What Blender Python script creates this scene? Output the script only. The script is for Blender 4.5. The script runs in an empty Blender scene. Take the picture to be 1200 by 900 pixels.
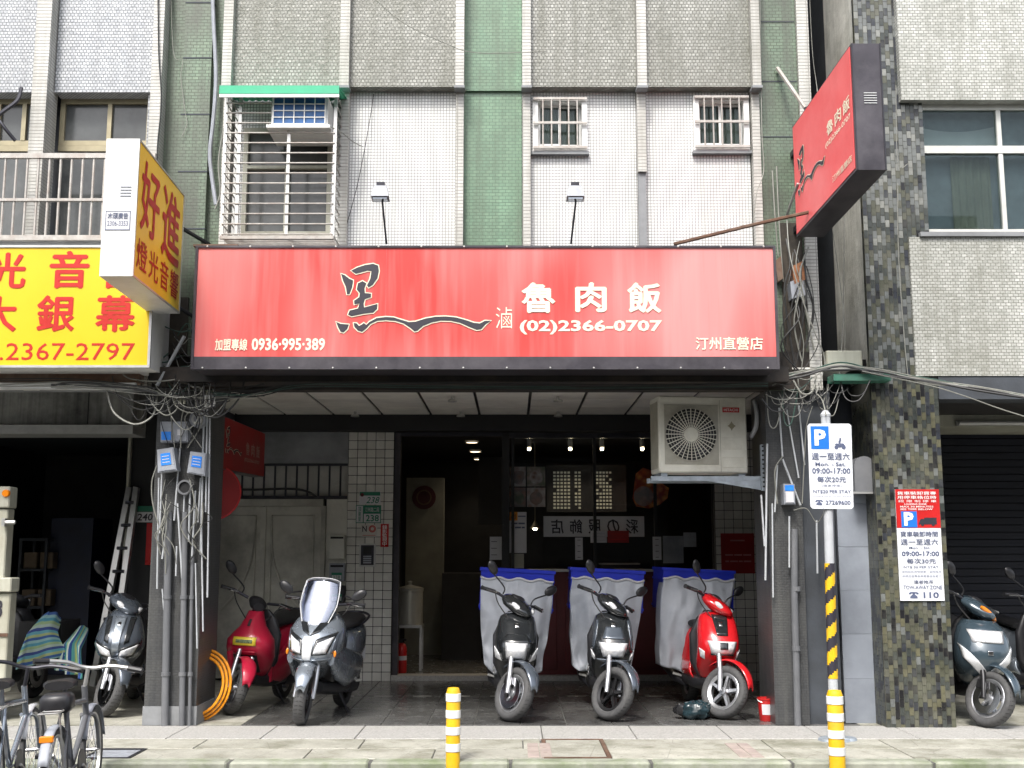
import bpy, bmesh, math, random
from math import sin, cos, pi, tan, atan, atan2, radians, sqrt
from mathutils import Vector, Matrix, noise
random.seed(7)
S = bpy.context.scene
COL = S.collection
# ------------------------------------------------------------------ camera, world, sun, exposure
F = 1340.0                       # focal length in photo pixels (photo 1200 wide)
PITCH = atan(200 / F)
CAM = Vector((0, -10.15, 1.45))
cam = bpy.data.cameras.new("camera"); camo = bpy.data.objects.new("camera", cam); COL.objects.link(camo)
cam.sensor_width = 36; cam.lens = 36 * F / 1200; cam.clip_end = 500; cam.clip_start = 0.05
camo.location = CAM; camo.rotation_euler = (pi / 2 + PITCH, 0, 0)
S.camera = camo
w = bpy.data.worlds.new("World"); S.world = w; w.use_nodes = True
wn = w.node_tree; bg = wn.nodes["Background"]
sky = wn.nodes.new("ShaderNodeTexSky"); sky.sky_type = 'NISHITA'; sky.sun_disc = False
SUN_EL, SUN_AZ = radians(52), radians(198)     # azimuth clockwise from +y
sky.sun_elevation = SUN_EL; sky.sun_rotation = SUN_AZ
sky.air_density = 1.0; sky.dust_density = 4.0; sky.ozone_density = 1.0
hs = wn.nodes.new("ShaderNodeHueSaturation"); hs.inputs["Saturation"].default_value = 0.45
wn.links.new(sky.outputs[0], hs.inputs["Color"]); wn.links.new(hs.outputs[0], bg.inputs[0])
bg.inputs[1].default_value = 0.15
sl = bpy.data.lights.new("sun", 'SUN'); slo = bpy.data.objects.new("sun", sl); COL.objects.link(slo)
sl.energy = 1.5; sl.angle = radians(12); sl.color = (1, .97, .92)
sd = Vector((sin(SUN_AZ) * cos(SUN_EL), cos(SUN_AZ) * cos(SUN_EL), sin(SUN_EL)))
slo.rotation_euler = (-sd).to_track_quat('-Z', 'Y').to_euler(); slo.location = sd * 20
vs = S.view_settings; vs.view_transform = 'Standard'; vs.look = 'None'; vs.gamma = 1.0; vs.use_curve_mapping = False
vs.exposure = 1.1
S.cycles.max_bounces = 6; S.cycles.diffuse_bounces = 4; S.cycles.transparent_max_bounces = 12
S.cycles.use_denoising = True
S.cycles.sample_clamp_indirect = 6

# ------------------------------------------------------------------ photo pixel -> point on the plane y = Y (real distance chosen per thing)
cp, sp_ = cos(PITCH), sin(PITCH)
def P(px, py, Y):
    dx = (px - 600) / F; dz = (450 - py) / F
    d = Vector((dx, cp - dz * sp_, sp_ + dz * cp))
    t = (Y - CAM.y) / d.y
    return CAM + d * t
def X(px, Y, py=450): return P(px, py, Y).x
def Z(py, Y): return P(600, py, Y).z
def Yg(py, z=0.0):
    a = atan((450 - py) / F) + PITCH
    return CAM.y + (z - CAM.z) / tan(a)
def R(px0, py0, px1, py1, Y):
    m = (py0 + py1) / 2
    return (X(px0, Y, m), X(px1, Y, m), Z(py1, Y), Z(py0, Y))

# ------------------------------------------------------------------ materials
def _new(name):
    m = bpy.data.materials.new(name); m.use_nodes = True
    nt = m.node_tree; b = nt.nodes["Principled BSDF"]
    return m, nt, b
def N(nt, t, **k):
    n = nt.nodes.new(t)
    for a, v in k.items():
        if a in n.inputs.keys() if isinstance(a, str) else False: n.inputs[a].default_value = v
        else: setattr(n, a, v)
    return n
def L(nt, a, b): nt.links.new(a, b)
def c4(c): return (c[0], c[1], c[2], 1)
def mixc(nt, fac, a, b, mode='MIX'):
    n = nt.nodes.new("ShaderNodeMix"); n.data_type = 'RGBA'; n.blend_type = mode
    for s, v in ((0, fac), (6, a), (7, b)):
        if hasattr(v, 'is_linked'): L(nt, v, n.inputs[s])
        elif isinstance(v, (int, float)): n.inputs[s].default_value = v
        else: n.inputs[s].default_value = c4(v)
    return n.outputs[2]
def ramp(nt, src, lo, hi):
    n = nt.nodes.new("ShaderNodeMapRange"); L(nt, src, n.inputs[0])
    n.inputs[1].default_value = lo; n.inputs[2].default_value = hi
    return n.outputs[0]
def coords(nt, sx=1, sy=1, sz=1, rnd=True):
    tc = nt.nodes.new("ShaderNodeTexCoord"); mp = nt.nodes.new("ShaderNodeMapping")
    L(nt, tc.outputs["Object"], mp.inputs[0]); mp.inputs[3].default_value = (sx, sy, sz)
    if rnd:
        oi = nt.nodes.new("ShaderNodeObjectInfo"); cb = nt.nodes.new("ShaderNodeCombineXYZ")
        mm = nt.nodes.new("ShaderNodeMath"); mm.operation = 'MULTIPLY'; mm.inputs[1].default_value = 37
        L(nt, oi.outputs["Random"], mm.inputs[0])
        for i in range(3): L(nt, mm.outputs[0], cb.inputs[i])
        L(nt, cb.outputs[0], mp.inputs[1])
    return mp.outputs[0]
def noi(nt, vec, scale, detail=4, rough=.6):
    n = nt.nodes.new("ShaderNodeTexNoise"); n.inputs["Scale"].default_value = scale
    n.inputs["Detail"].default_value = detail; n.inputs["Roughness"].default_value = rough
    L(nt, vec, n.inputs["Vector"]); return n.outputs[0]
def bumpit(nt, b, h, strength=.3, dist=.01):
    bp = nt.nodes.new("ShaderNodeBump"); bp.inputs["Strength"].default_value = strength; bp.inputs["Distance"].default_value = dist
    L(nt, h, bp.inputs["Height"]); L(nt, bp.outputs[0], b.inputs["Normal"])
MATS = {}
def mat(name, col, rough=.6, metal=0, var=.25, scale=6, streak=0, bump=0, coat=0, dirt=None, dirtamt=.5, objvar=0, spec=.5):
    """colour with noise variation, vertical streaks, dirt patches"""
    if name in MATS: return MATS[name]
    m, nt, b = _new(name)
    v = coords(nt)
    n1 = noi(nt, v, scale)
    dark = [c * (1 - var) for c in col]; lite = [min(1, c * (1 + var * .6)) for c in col]
    c = mixc(nt, ramp(nt, n1, .3, .7), dark, lite)
    if streak:
        v2 = coords(nt, 14, 14, .5)
        c = mixc(nt, ramp(nt, noi(nt, v2, 1.5), .45, .75), c, mixc(nt, .75, c, dirt or (.05, .045, .035)), 'MIX') if streak == 1 else c
        if streak != 1:
            n = nt.nodes.new("ShaderNodeMath"); n.operation = 'MULTIPLY'; n.inputs[1].default_value = streak
            L(nt, ramp(nt, noi(nt, v2, 1.5), .42, .75), n.inputs[0])
            c = mixc(nt, n.outputs[0], c, dirt or (.05, .045, .035))
    if dirt and dirtamt:
        n = nt.nodes.new("ShaderNodeMath"); n.operation = 'MULTIPLY'; n.inputs[1].default_value = dirtamt
        L(nt, ramp(nt, noi(nt, v, scale * .37, 8, .7), .45, .7), n.inputs[0])
        c = mixc(nt, n.outputs[0], c, dirt)
    if objvar:
        oi = nt.nodes.new("ShaderNodeObjectInfo"); hv = nt.nodes.new("ShaderNodeHueSaturation")
        L(nt, c, hv.inputs["Color"]); mr = nt.nodes.new("ShaderNodeMapRange"); L(nt, oi.outputs["Random"], mr.inputs[0])
        mr.inputs[3].default_value = 1 - objvar; mr.inputs[4].default_value = 1 + objvar; L(nt, mr.outputs[0], hv.inputs["Value"])
        c = hv.outputs[0]
    L(nt, c, b.inputs["Base Color"])
    rr = nt.nodes.new("ShaderNodeMapRange"); L(nt, n1, rr.inputs[0]); rr.inputs[3].default_value = max(.02, rough - .1); rr.inputs[4].default_value = min(1, rough + .12)
    L(nt, rr.outputs[0], b.inputs["Roughness"])
    b.inputs["Metallic"].default_value = metal; b.inputs["Coat Weight"].default_value = coat; b.inputs["Coat Roughness"].default_value = .06
    b.inputs["Specular IOR Level"].default_value = spec
    if bump: bumpit(nt, b, noi(nt, v, scale * 6, 6), bump, .008)
    MATS[name] = m; return m
def mosaic(name, c1, c2, grout, bw, bh, offset=0.0, mortar=.12, dirt=(.1, .1, .08), dirtamt=.5, streak=.4, rough=.35, bump=.5, lump=0):
    """small glazed tiles laid in the wall's own x,z plane"""
    if name in MATS: return MATS[name]
    m, nt, b = _new(name)
    tc = nt.nodes.new("ShaderNodeTexCoord"); sx = nt.nodes.new("ShaderNodeSeparateXYZ"); cb = nt.nodes.new("ShaderNodeCombineXYZ")
    L(nt, tc.outputs["Object"], sx.inputs[0])
    ad = nt.nodes.new("ShaderNodeMath"); L(nt, sx.outputs[0], ad.inputs[0]); L(nt, sx.outputs[1], ad.inputs[1])
    L(nt, ad.outputs[0], cb.inputs[0]); L(nt, sx.outputs[2], cb.inputs[1])
    br = nt.nodes.new("ShaderNodeTexBrick"); L(nt, cb.outputs[0], br.inputs["Vector"])
    br.offset = offset; br.squash = 1; br.inputs["Scale"].default_value = 1
    br.inputs["Brick Width"].default_value = bw; br.inputs["Row Height"].default_value = bh
    br.inputs["Mortar Size"].default_value = bh * mortar; br.inputs["Mortar Smooth"].default_value = .3
    br.inputs["Color1"].default_value = c4(c1); br.inputs["Color2"].default_value = c4(c2); br.inputs["Mortar"].default_value = c4(grout)
    v = coords(nt, 1, 1, 1, False); v2 = coords(nt, 9, 9, .45, False)
    c = br.outputs["Color"]
    n = nt.nodes.new("ShaderNodeMath"); n.operation = 'MULTIPLY'; n.inputs[1].default_value = streak
    L(nt, ramp(nt, noi(nt, v2, 1.3), .42, .72), n.inputs[0]); c = mixc(nt, n.outputs[0], c, dirt)
    n = nt.nodes.new("ShaderNodeMath"); n.operation = 'MULTIPLY'; n.inputs[1].default_value = dirtamt
    L(nt, ramp(nt, noi(nt, v, 1.1, 8, .7), .4, .7), n.inputs[0]); c = mixc(nt, n.outputs[0], c, dirt)
    c = mixc(nt, mulf(nt, ramp(nt, noi(nt, v, 55, 2), .35, .65), .3), c, [k * .55 for k in c1])
    L(nt, c, b.inputs["Base Color"])
    b.inputs["Roughness"].default_value = rough
    bp = nt.nodes.new("ShaderNodeBump"); bp.inputs["Strength"].default_value = bump; bp.inputs["Distance"].default_value = .004; bp.invert = True
    L(nt, br.outputs["Fac"], bp.inputs["Height"])
    if lump:
        b2 = nt.nodes.new("ShaderNodeBump"); b2.inputs["Strength"].default_value = lump; b2.inputs["Distance"].default_value = .02
        L(nt, noi(nt, v, 24, 2), b2.inputs["Height"]); L(nt, b2.outputs[0], bp.inputs["Normal"])
    L(nt, bp.outputs[0], b.inputs["Normal"])
    MATS[name] = m; return m
def mulf(nt, a, k):
    n = nt.nodes.new("ShaderNodeMath"); n.operation = 'MULTIPLY'; n.inputs[1].default_value = k; L(nt, a, n.inputs[0]); return n.outputs[0]
def emit(name, col, st):
    if name in MATS: return MATS[name]
    m, nt, b = _new(name); b.inputs["Base Color"].default_value = c4(col); b.inputs["Emission Color"].default_value = c4(col)
    b.inputs["Emission Strength"].default_value = st; MATS[name] = m; return m
def glass(name, tint=(1, 1, 1), refl=.6, rough=.02, clear=.85):
    if name in MATS: return MATS[name]
    m, nt, b = _new(name); nt.nodes.remove(b)
    out = [n for n in nt.nodes if n.type == 'OUTPUT_MATERIAL'][0]
    tr = nt.nodes.new("ShaderNodeBsdfTransparent"); tr.inputs[0].default_value = c4([t * clear for t in tint])
    gl = nt.nodes.new("ShaderNodeBsdfGlossy"); gl.inputs["Roughness"].default_value = rough; gl.inputs["Color"].default_value = c4(tint)
    fr = nt.nodes.new("ShaderNodeFresnel"); fr.inputs[0].default_value = 1.5
    mx = nt.nodes.new("ShaderNodeMixShader"); L(nt, mulf(nt, fr.outputs[0], refl), mx.inputs[0]); L(nt, tr.outputs[0], mx.inputs[1]); L(nt, gl.outputs[0], mx.inputs[2])
    L(nt, mx.outputs[0], out.inputs[0]); MATS[name] = m; return m
def food(name, a, b_, c_):
    m, nt, b = _new(name); v = coords(nt, 1, 1, 1, True)
    vo = nt.nodes.new("ShaderNodeTexVoronoi"); vo.inputs["Scale"].default_value = 13; L(nt, v, vo.inputs["Vector"])
    c = mixc(nt, ramp(nt, noi(nt, v, 9, 3), .35, .65), a, b_); c = mixc(nt, ramp(nt, vo.outputs["Distance"], .1, .75), c, c_)
    L(nt, c, b.inputs["Base Color"]); b.inputs["Roughness"].default_value = .3; MATS[name] = m; return m
def stripes(name, cols, scale, axis=2, wob=.02):
    m, nt, b = _new(name); tc = nt.nodes.new("ShaderNodeTexCoord"); s = nt.nodes.new("ShaderNodeSeparateXYZ"); L(nt, tc.outputs["UV"], s.inputs[0])
    mm = nt.nodes.new("ShaderNodeMath"); mm.operation = 'MULTIPLY'; mm.inputs[1].default_value = scale; L(nt, s.outputs[axis if axis < 2 else 1], mm.inputs[0])
    fr = nt.nodes.new("ShaderNodeMath"); fr.operation = 'FRACT'; L(nt, mm.outputs[0], fr.inputs[0])
    cr = nt.nodes.new("ShaderNodeValToRGB"); cr.color_ramp.interpolation = 'CONSTANT'; L(nt, fr.outputs[0], cr.inputs[0])
    e = cr.color_ramp.elements
    for i, c in enumerate(cols):
        el = e[i] if i < 2 else e.new(i / len(cols)); el.position = i / len(cols); el.color = c4(c)
    L(nt, cr.outputs[0], b.inputs["Base Color"]); b.inputs["Roughness"].default_value = .9; MATS[name] = m; return m

# ------------------------------------------------------------------ mesh builder
class MB:
    def __init__(s): s.v = []; s.f = []; s.m = []; s.uv = None
    def _add(s, vs, fs, mi=0):
        o = len(s.v); s.v += [Vector(p) for p in vs]; s.f += [tuple(i + o for i in f) for f in fs]; s.m += [mi] * len(fs); return s
    def box(s, x0, x1, y0, y1, z0, z1, mi=0):
        if x0 > x1: x0, x1 = x1, x0
        if y0 > y1: y0, y1 = y1, y0
        if z0 > z1: z0, z1 = z1, z0
        return s._add([(x0, y0, z0), (x1, y0, z0), (x1, y1, z0), (x0, y1, z0), (x0, y0, z1), (x1, y0, z1), (x1, y1, z1), (x0, y1, z1)],
                      [(0, 3, 2, 1), (4, 5, 6, 7), (0, 1, 5, 4), (1, 2, 6, 5), (2, 3, 7, 6), (3, 0, 4, 7)], mi)
    def cbox(s, x0, x1, y0, y1, z0, z1, c=.01, mi=0):
        """box with chamfered edges"""
        if x0 > x1: x0, x1 = x1, x0
        if y0 > y1: y0, y1 = y1, y0
        if z0 > z1: z0, z1 = z1, z0
        c = min(c, (x1 - x0) * .45, (y1 - y0) * .45, (z1 - z0) * .45)
        bm = bmesh.new(); bmesh.ops.create_cube(bm, size=1)
        for q in bm.verts: q.co = Vector(((x0 + x1) / 2 + q.co.x * (x1 - x0), (y0 + y1) / 2 + q.co.y * (y1 - y0), (z0 + z1) / 2 + q.co.z * (z1 - z0)))
        bmesh.ops.bevel(bm, geom=bm.edges[:], offset=c, segments=1, affect='EDGES')
        bm.verts.index_update(); s._add([q.co.copy() for q in bm.verts], [[q.index for q in f.verts] for f in bm.faces], mi); bm.free(); return s
    def hexa(s, a, b, mi=0):
        """a, b: two quads (4 points each, same winding); a prism between them"""
        return s._add(list(a) + list(b), [(3, 2, 1, 0), (4, 5, 6, 7), (0, 1, 5, 4), (1, 2, 6, 5), (2, 3, 7, 6), (3, 0, 4, 7)], mi)
    def rings(s, rs, cap=True, closed=True, mi=0):
        n = len(rs[0]); vs = [p for r in rs for p in r]; fs = []
        for i in range(len(rs) - 1):
            for j in range(n if closed else n - 1):
                k = (j + 1) % n; fs.append((i * n + j, i * n + k, (i + 1) * n + k, (i + 1) * n + j))
        if cap: fs.append(tuple(reversed(range(n)))); fs.append(tuple((len(rs) - 1) * n + j for j in range(n)))
        return s._add(vs, fs, mi)
    def tube(s, pts, r, n=8, cap=True, mi=0, flat=1.0):
        pts = [Vector(p) for p in pts]; rs = []
        rr = r if isinstance(r, (list, tuple)) else [r] * len(pts)
        d0 = (pts[1] - pts[0]).normalized(); up = Vector((0, 0, 1)) if abs(d0.z) < .9 else Vector((1, 0, 0))
        for i, p in enumerate(pts):
            a = pts[max(0, i - 1)]; b = pts[min(len(pts) - 1, i + 1)]; d = (b - a)
            if d.length < 1e-9: d = d0
            d.normalize(); u = (up - d * up.dot(d))
            if u.length < 1e-4: u = d.orthogonal()
            u.normalize(); w_ = d.cross(u); up = u
            rs.append([p + (u * cos(t) * flat + w_ * sin(t)) * rr[i] for t in [2 * pi * k / n for k in range(n)]])
        return s.rings(rs, cap, True, mi)
    def lathe(s, prof, O=(0, 0, 0), ax=(0, 0, 1), n=24, cap=False, mi=0, a0=0, a1=2 * pi):
        ax = Vector(ax).normalized(); u = ax.orthogonal().normalized(); w_ = ax.cross(u); O = Vector(O); rs = []
        full = abs(a1 - a0 - 2 * pi) < 1e-6
        for r, h in prof: rs.append([O + ax * h + (u * cos(t) + w_ * sin(t)) * r for t in [a0 + (a1 - a0) * k / (n if full else n - 1) for k in range(n)]])
        return s.rings(rs, cap, full, mi)
    def prism(s, poly, O, U, V, W, mi=0):
        O, U, V, W = Vector(O), Vector(U), Vector(V), Vector(W); n = len(poly)
        a = [O + U * p[0] + V * p[1] for p in poly]; b = [q + W for q in a]
        return s._add(a + b, [tuple(reversed(range(n))), tuple(range(n, 2 * n))] + [(i, (i + 1) % n, n + (i + 1) % n, n + i) for i in range(n)], mi)
    def loft(s, rs, n=16, mi=0):
        """body from rings (z, halfwidth, yfront, yback, power[, xoff])"""
        out = []
        for r in rs:
            z, w_, yf, yb, p = r[:5]; xo = r[5] if len(r) > 5 else 0
            cy, ry = (yf + yb) / 2, abs(yb - yf) / 2; ring = []
            for k in range(n):
                t = 2 * pi * (k + .5) / n; c_, s_ = cos(t), sin(t)
                ring.append(Vector((xo + w_ * math.copysign(abs(c_) ** (2 / p), c_), cy + ry * math.copysign(abs(s_) ** (2 / p), s_), z)))
            out.append(ring)
        return s.rings(out, True, True, mi)
    def lofty(s, rs, n=16, mi=0):
        """body from rings along y: (y, halfwidth, zlo, zhi, power)"""
        out = []
        for y, w_, z0, z1, p in rs:
            cz, rz = (z0 + z1) / 2, (z1 - z0) / 2; ring = []
            for k in range(n):
                t = 2 * pi * (k + .5) / n; c_, s_ = cos(t), sin(t)
                ring.append(Vector((w_ * math.copysign(abs(c_) ** (2 / p), c_), y, cz + rz * math.copysign(abs(s_) ** (2 / p), s_))))
            out.append(ring)
        return s.rings(out, True, True, mi)
    def ball(s, c, rx, ry=None, rz=None, n=12, mi=0):
        ry = ry or rx; rz = rz or rx; c = Vector(c); rs = []
        for i in range(1, n // 2 + 1):
            a = pi * i / (n // 2 + 1); rs.append([c + Vector((rx * sin(a) * cos(t), ry * sin(a) * sin(t), rz * cos(a))) for t in [2 * pi * k / n for k in range(n)]])
        return s.rings(rs, True, True, mi)
    def grid(s, f, nu, nv, mi=0):
        vs = [Vector(f(i / nu, j / nv)) for j in range(nv + 1) for i in range(nu + 1)]
        fs = [(j * (nu + 1) + i, j * (nu + 1) + i + 1, (j + 1) * (nu + 1) + i + 1, (j + 1) * (nu + 1) + i) for j in range(nv) for i in range(nu)]
        s.uv = [(i / nu, j / nv) for j in range(nv + 1) for i in range(nu + 1)] if s.uv is None and not s.v else s.uv
        return s._add(vs, fs, mi)
    def xf(s, M, start=0):
        for i in range(start, len(s.v)): s.v[i] = M @ s.v[i]
        return s
    def build(s, name, mats, parent=None, smooth=False, kind=None, label=None, flip=False, solid=0, sub=0):
        me = bpy.data.meshes.new(name); off = Vector((0, 0, 0))
        if parent is not None:
            p = parent
            while p is not None: off += Vector(p.location); p = p.parent
        elif s.v:
            xs = [q.x for q in s.v]; ys = [q.y for q in s.v]; zs = [q.z for q in s.v]
            off = Vector(((min(xs) + max(xs)) / 2, (min(ys) + max(ys)) / 2, min(zs)))
        me.from_pydata([q - off for q in s.v], [], s.f)
        if not isinstance(mats, (list, tuple)): mats = [mats]
        for m in mats: me.materials.append(m)
        if len(mats) > 1: me.polygons.foreach_set("material_index", s.m)
        if s.uv is not None and len(s.uv) == len(s.v):
            ul = me.uv_layers.new(name="UVMap")
            for lp in me.loops: ul.data[lp.index].uv = s.uv[lp.vertex_index]
        bm = bmesh.new(); bm.from_mesh(me); 
        if s.uv is None: bmesh.ops.recalc_face_normals(bm, faces=bm.faces)
        bm.to_mesh(me); bm.free()
        if smooth:
            me.polygons.foreach_set("use_smooth", [True] * len(me.polygons))
            try: me.set_sharp_from_angle(angle=radians(40 if smooth is True else smooth))
            except Exception: pass
        o = bpy.data.objects.new(name, me); COL.objects.link(o)
        if parent is not None: o.parent = parent
        else: o.location = off
        if kind: o["kind"] = kind
        if label: o["label"] = label
        if solid:
            md = o.modifiers.new("thick", 'SOLIDIFY'); md.thickness = solid
        if sub:
            md = o.modifiers.new("sub", 'SUBSURF'); md.levels = sub; md.render_levels = sub
        return o
def thing(name, label, cat, loc=(0, 0, 0), group=None):
    o = bpy.data.objects.new(name, None); COL.objects.link(o); o.location = loc; o.empty_display_size = .2
    o["label"] = label; o["category"] = cat
    if group: o["group"] = group
    return o
def tag(o, label, cat, group=None):
    o["label"] = label; o["category"] = cat
    if group: o["group"] = group
    return o
def struct(o): o["kind"] = "structure"; return o
def dup(o, parent=None, loc=None, label=None):
    c = o.copy(); COL.objects.link(c); c.parent = parent
    if loc is not None: c.location = loc
    if label: c["label"] = label
    for ch in list(o.children): dup(ch, c)
    return c
def at(o, loc, mesh_from, parent, name=None):
    """a further piece sharing mesh data"""
    c = bpy.data.objects.new(name or mesh_from.name.split('.')[0], mesh_from.data); COL.objects.link(c); c.parent = parent; c.location = loc; return c

# lettering: any text fitted into a rectangle (u0,v0)-(u1,v1) of a quad given by its corners BL, BR, TR, TL
_tc = {}
def textmesh(s, bold=0.0):
    k = (s, bold)
    if k in _tc: return _tc[k]
    cjk = any(ord(ch) > 0x2fff for ch in s) and bold > 0
    c = bpy.data.curves.new("lettering", "FONT"); c.body = s; c.resolution_u = 2; c.offset = 0 if cjk else bold; c.space_line = .95
    o = bpy.data.objects.new("lettering_tmp", c); COL.objects.link(o)
    dg = bpy.context.evaluated_depsgraph_get(); me = bpy.data.meshes.new_from_object(o.evaluated_get(dg))
    vs = [q.co.copy() for q in me.vertices]; fs = [tuple(p.vertices) for p in me.polygons]
    bpy.data.objects.remove(o); bpy.data.curves.remove(c); bpy.data.meshes.remove(me)
    if cjk:        # heavier strokes: slightly shifted layers, each a hair above the last
        v0, f0 = list(vs), list(fs)
        for i, (dx, dy) in enumerate(((bold * .9, 0), (-bold * .9, 0), (0, bold * .7), (0, -bold * .7))):
            k0 = len(vs); vs += [Vector((q.x + dx, q.y + dy, (i + 1) * .0004)) for q in v0]; fs += [tuple(j + k0 for j in f) for f in f0]
    x0, x1 = min(q.x for q in vs), max(q.x for q in vs); y0, y1 = min(q.y for q in vs), max(q.y for q in vs)
    _tc[k] = ([((q.x - x0) / max(1e-6, x1 - x0), (q.y - y0) / max(1e-6, y1 - y0), q.z) for q in vs], fs); return _tc[k]
def quadpt(q, u, v): return q[0] * (1 - u) * (1 - v) + q[1] * u * (1 - v) + q[2] * u * v + q[3] * (1 - u) * v
def let(mb, s, q, u0, v0, u1, v1, off=.003, bold=0.0, mi=0, slant=0):
    vs, fs = textmesh(s, bold); q = [Vector(p) for p in q]
    nrm = (q[1] - q[0]).cross(q[3] - q[0]).normalized()
    mb._add([quadpt(q, u0 + (u1 - u0) * a + slant * b, v0 + (v1 - v0) * b) + nrm * (off + c) for a, b, c in vs], fs, mi); return mb
def pquad(px0, py0, px1, py1, Y):
    """upright rectangle on plane Y seen between those pixels"""
    x0, x1, z0, z1 = R(px0, py0, px1, py1, Y); return [Vector((x0, Y, z0)), Vector((x1, Y, z0)), Vector((x1, Y, z1)), Vector((x0, Y, z1))]
def letp(mb, s, px0, py0, px1, py1, Y, **k): return let(mb, s, pquad(px0, py0, px1, py1, Y), 0, 0, 1, 1, **k)
def inflate(poly, d):
    n = len(poly); ar = sum(poly[i][0] * poly[(i + 1) % n][1] - poly[(i + 1) % n][0] * poly[i][1] for i in range(n)); sg = 1 if ar > 0 else -1; out = []
    for i in range(n):
        a, b, c = Vector(poly[i - 1]), Vector(poly[i]), Vector(poly[(i + 1) % n]); e1 = (b - a).normalized(); e2 = (c - b).normalized()
        nn = Vector((e1.y + e2.y, -e1.x - e2.x)) * sg
        nn = nn.normalized() if nn.length > 1e-5 else Vector((e1.y, -e1.x)) * sg
        out.append((b.x + nn.x * d, b.y + nn.y * d))
    return out
def polyface(mb, poly, q, off=.003, mi=0):
    """flat shape in quad uv space (0..1), triangulated"""
    from mathutils.geometry import tessellate_polygon
    q = [Vector(p) for p in q]; nrm = (q[1] - q[0]).cross(q[3] - q[0]).normalized()
    tr = tessellate_polygon([[Vector((a, b, 0)) for a, b in poly]])
    mb._add([quadpt(q, a, b) + nrm * off for a, b in poly], tr, mi); return mb
def smoothpts(pts, k=6):
    pts = [Vector(p) for p in pts]; out = []
    for i in range(len(pts) - 1):
        p0, p1, p2, p3 = pts[max(0, i - 1)], pts[i], pts[i + 1], pts[min(len(pts) - 1, i + 2)]
        for j in range(k):
            t = j / k; out.append(.5 * ((2 * p1) + (p2 - p0) * t + (2 * p0 - 5 * p1 + 4 * p2 - p3) * t * t + (3 * p1 - p0 - 3 * p2 + p3) * t ** 3))
    out.append(pts[-1]); return out
# ------------------------------------------------------------------ the palette
M = {}
M['asphalt'] = mat('asphalt', (.06, .06, .06), .9, var=.3, scale=30, bump=.4)
def paver_mat():
    m, nt, b = _new('paver'); v = coords(nt)
    c = mixc(nt, ramp(nt, noi(nt, v, 5), .3, .7), (.33, .32, .27), (.46, .45, .39))
    c = mixc(nt, mulf(nt, ramp(nt, noi(nt, v, 1.9, 8, .75), .46, .66), .75), c, (.14, .14, .09))
    c = mixc(nt, mulf(nt, ramp(nt, noi(nt, v, 70, 2), .55, .75), .6), c, (.16, .15, .13))
    vo = nt.nodes.new("ShaderNodeTexVoronoi"); vo.feature = 'DISTANCE_TO_EDGE'; vo.inputs["Scale"].default_value = 1.3; wv = mixc(nt, .12, v, (0, 0, 0)); L(nt, v, vo.inputs["Vector"])
    n = nt.nodes.new("ShaderNodeMath"); n.operation = 'LESS_THAN'; n.inputs[1].default_value = .006; L(nt, vo.outputs["Distance"], n.inputs[0])
    c = mixc(nt, mulf(nt, n.outputs[0], .3), c, (.12, .12, .09))
    vs_ = nt.nodes.new("ShaderNodeTexVoronoi"); vs_.inputs["Scale"].default_value = 9; L(nt, v, vs_.inputs["Vector"])
    n = nt.nodes.new("ShaderNodeMath"); n.operation = 'LESS_THAN'; n.inputs[1].default_value = .10; L(nt, vs_.outputs["Distance"], n.inputs[0])
    c = mixc(nt, mulf(nt, n.outputs[0], .45), c, (.1, .1, .09))
    oi = nt.nodes.new("ShaderNodeObjectInfo"); hv = nt.nodes.new("ShaderNodeHueSaturation"); L(nt, c, hv.inputs["Color"]); mr = nt.nodes.new("ShaderNodeMapRange"); L(nt, oi.outputs["Random"], mr.inputs[0]); mr.inputs[3].default_value = .93; mr.inputs[4].default_value = 1.07; L(nt, mr.outputs[0], hv.inputs["Value"])
    L(nt, hv.outputs[0], b.inputs["Base Color"]); b.inputs["Roughness"].default_value = .8; bumpit(nt, b, noi(nt, v, 40, 6), .3, .008); return m
M['paver'] = paver_mat()
M['granite'] = mat('granite', (.42, .41, .39), .7, var=.35, scale=60, dirt=(.2, .2, .16), dirtamt=.3)
M['kerb'] = mat('kerb', (.33, .34, .28), .85, var=.3, scale=6, bump=.3, dirt=(.10, .15, .04), dirtamt=.8)
M['floor_dark'] = mat('floor_dark', (.10, .10, .097), .24, var=.35, scale=9, dirt=(.15, .145, .13), dirtamt=.35, objvar=.25)
M['joint'] = mat('joint', (.12, .12, .11), .9)
M['inlay'] = mat('inlay', (.5, .49, .45), .6)
M['mos_white'] = mosaic('mosaic_white', (.90, .90, .89), (.84, .84, .84), (.16, .16, .16), .029, .029, dirt=(.34, .34, .30), dirtamt=.30, streak=.45, mortar=.11)
M['mos_grey'] = mosaic('mosaic_grey', (.50, .50, .46), (.30, .30, .27), (.14, .14, .12), .034, .032, .5, dirt=(.13, .13, .10), dirtamt=.75, streak=.75, mortar=.16, rough=.2, lump=.3)
M['mos_left'] = mosaic('mosaic_left', (.66, .68, .70), (.46, .48, .51), (.18, .19, .2), .034, .030, .5, dirt=(.2, .2, .2), dirtamt=.4, streak=.35, mortar=.16, rough=.2, lump=.3)
M['mos_green'] = mosaic('mosaic_green', (.22, .36, .24), (.17, .30, .20), (.12, .19, .13), .06, .031, .5, dirt=(.10, .13, .09), dirtamt=.8, streak=.7)
M['mos_green_dirty'] = mosaic('mosaic_green_dirty', (.20, .28, .19), (.15, .22, .15), (.07, .09, .06), .06, .031, .5, dirt=(.085, .085, .07), dirtamt=1.0, streak=.95)
M['mos_fin'] = mosaic('mosaic_fin', (.70, .69, .65), (.58, .57, .54), (.25, .24, .22), .3, .032, 0, dirt=(.22, .21, .17), dirtamt=.65, streak=.6, mortar=.14)
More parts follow.
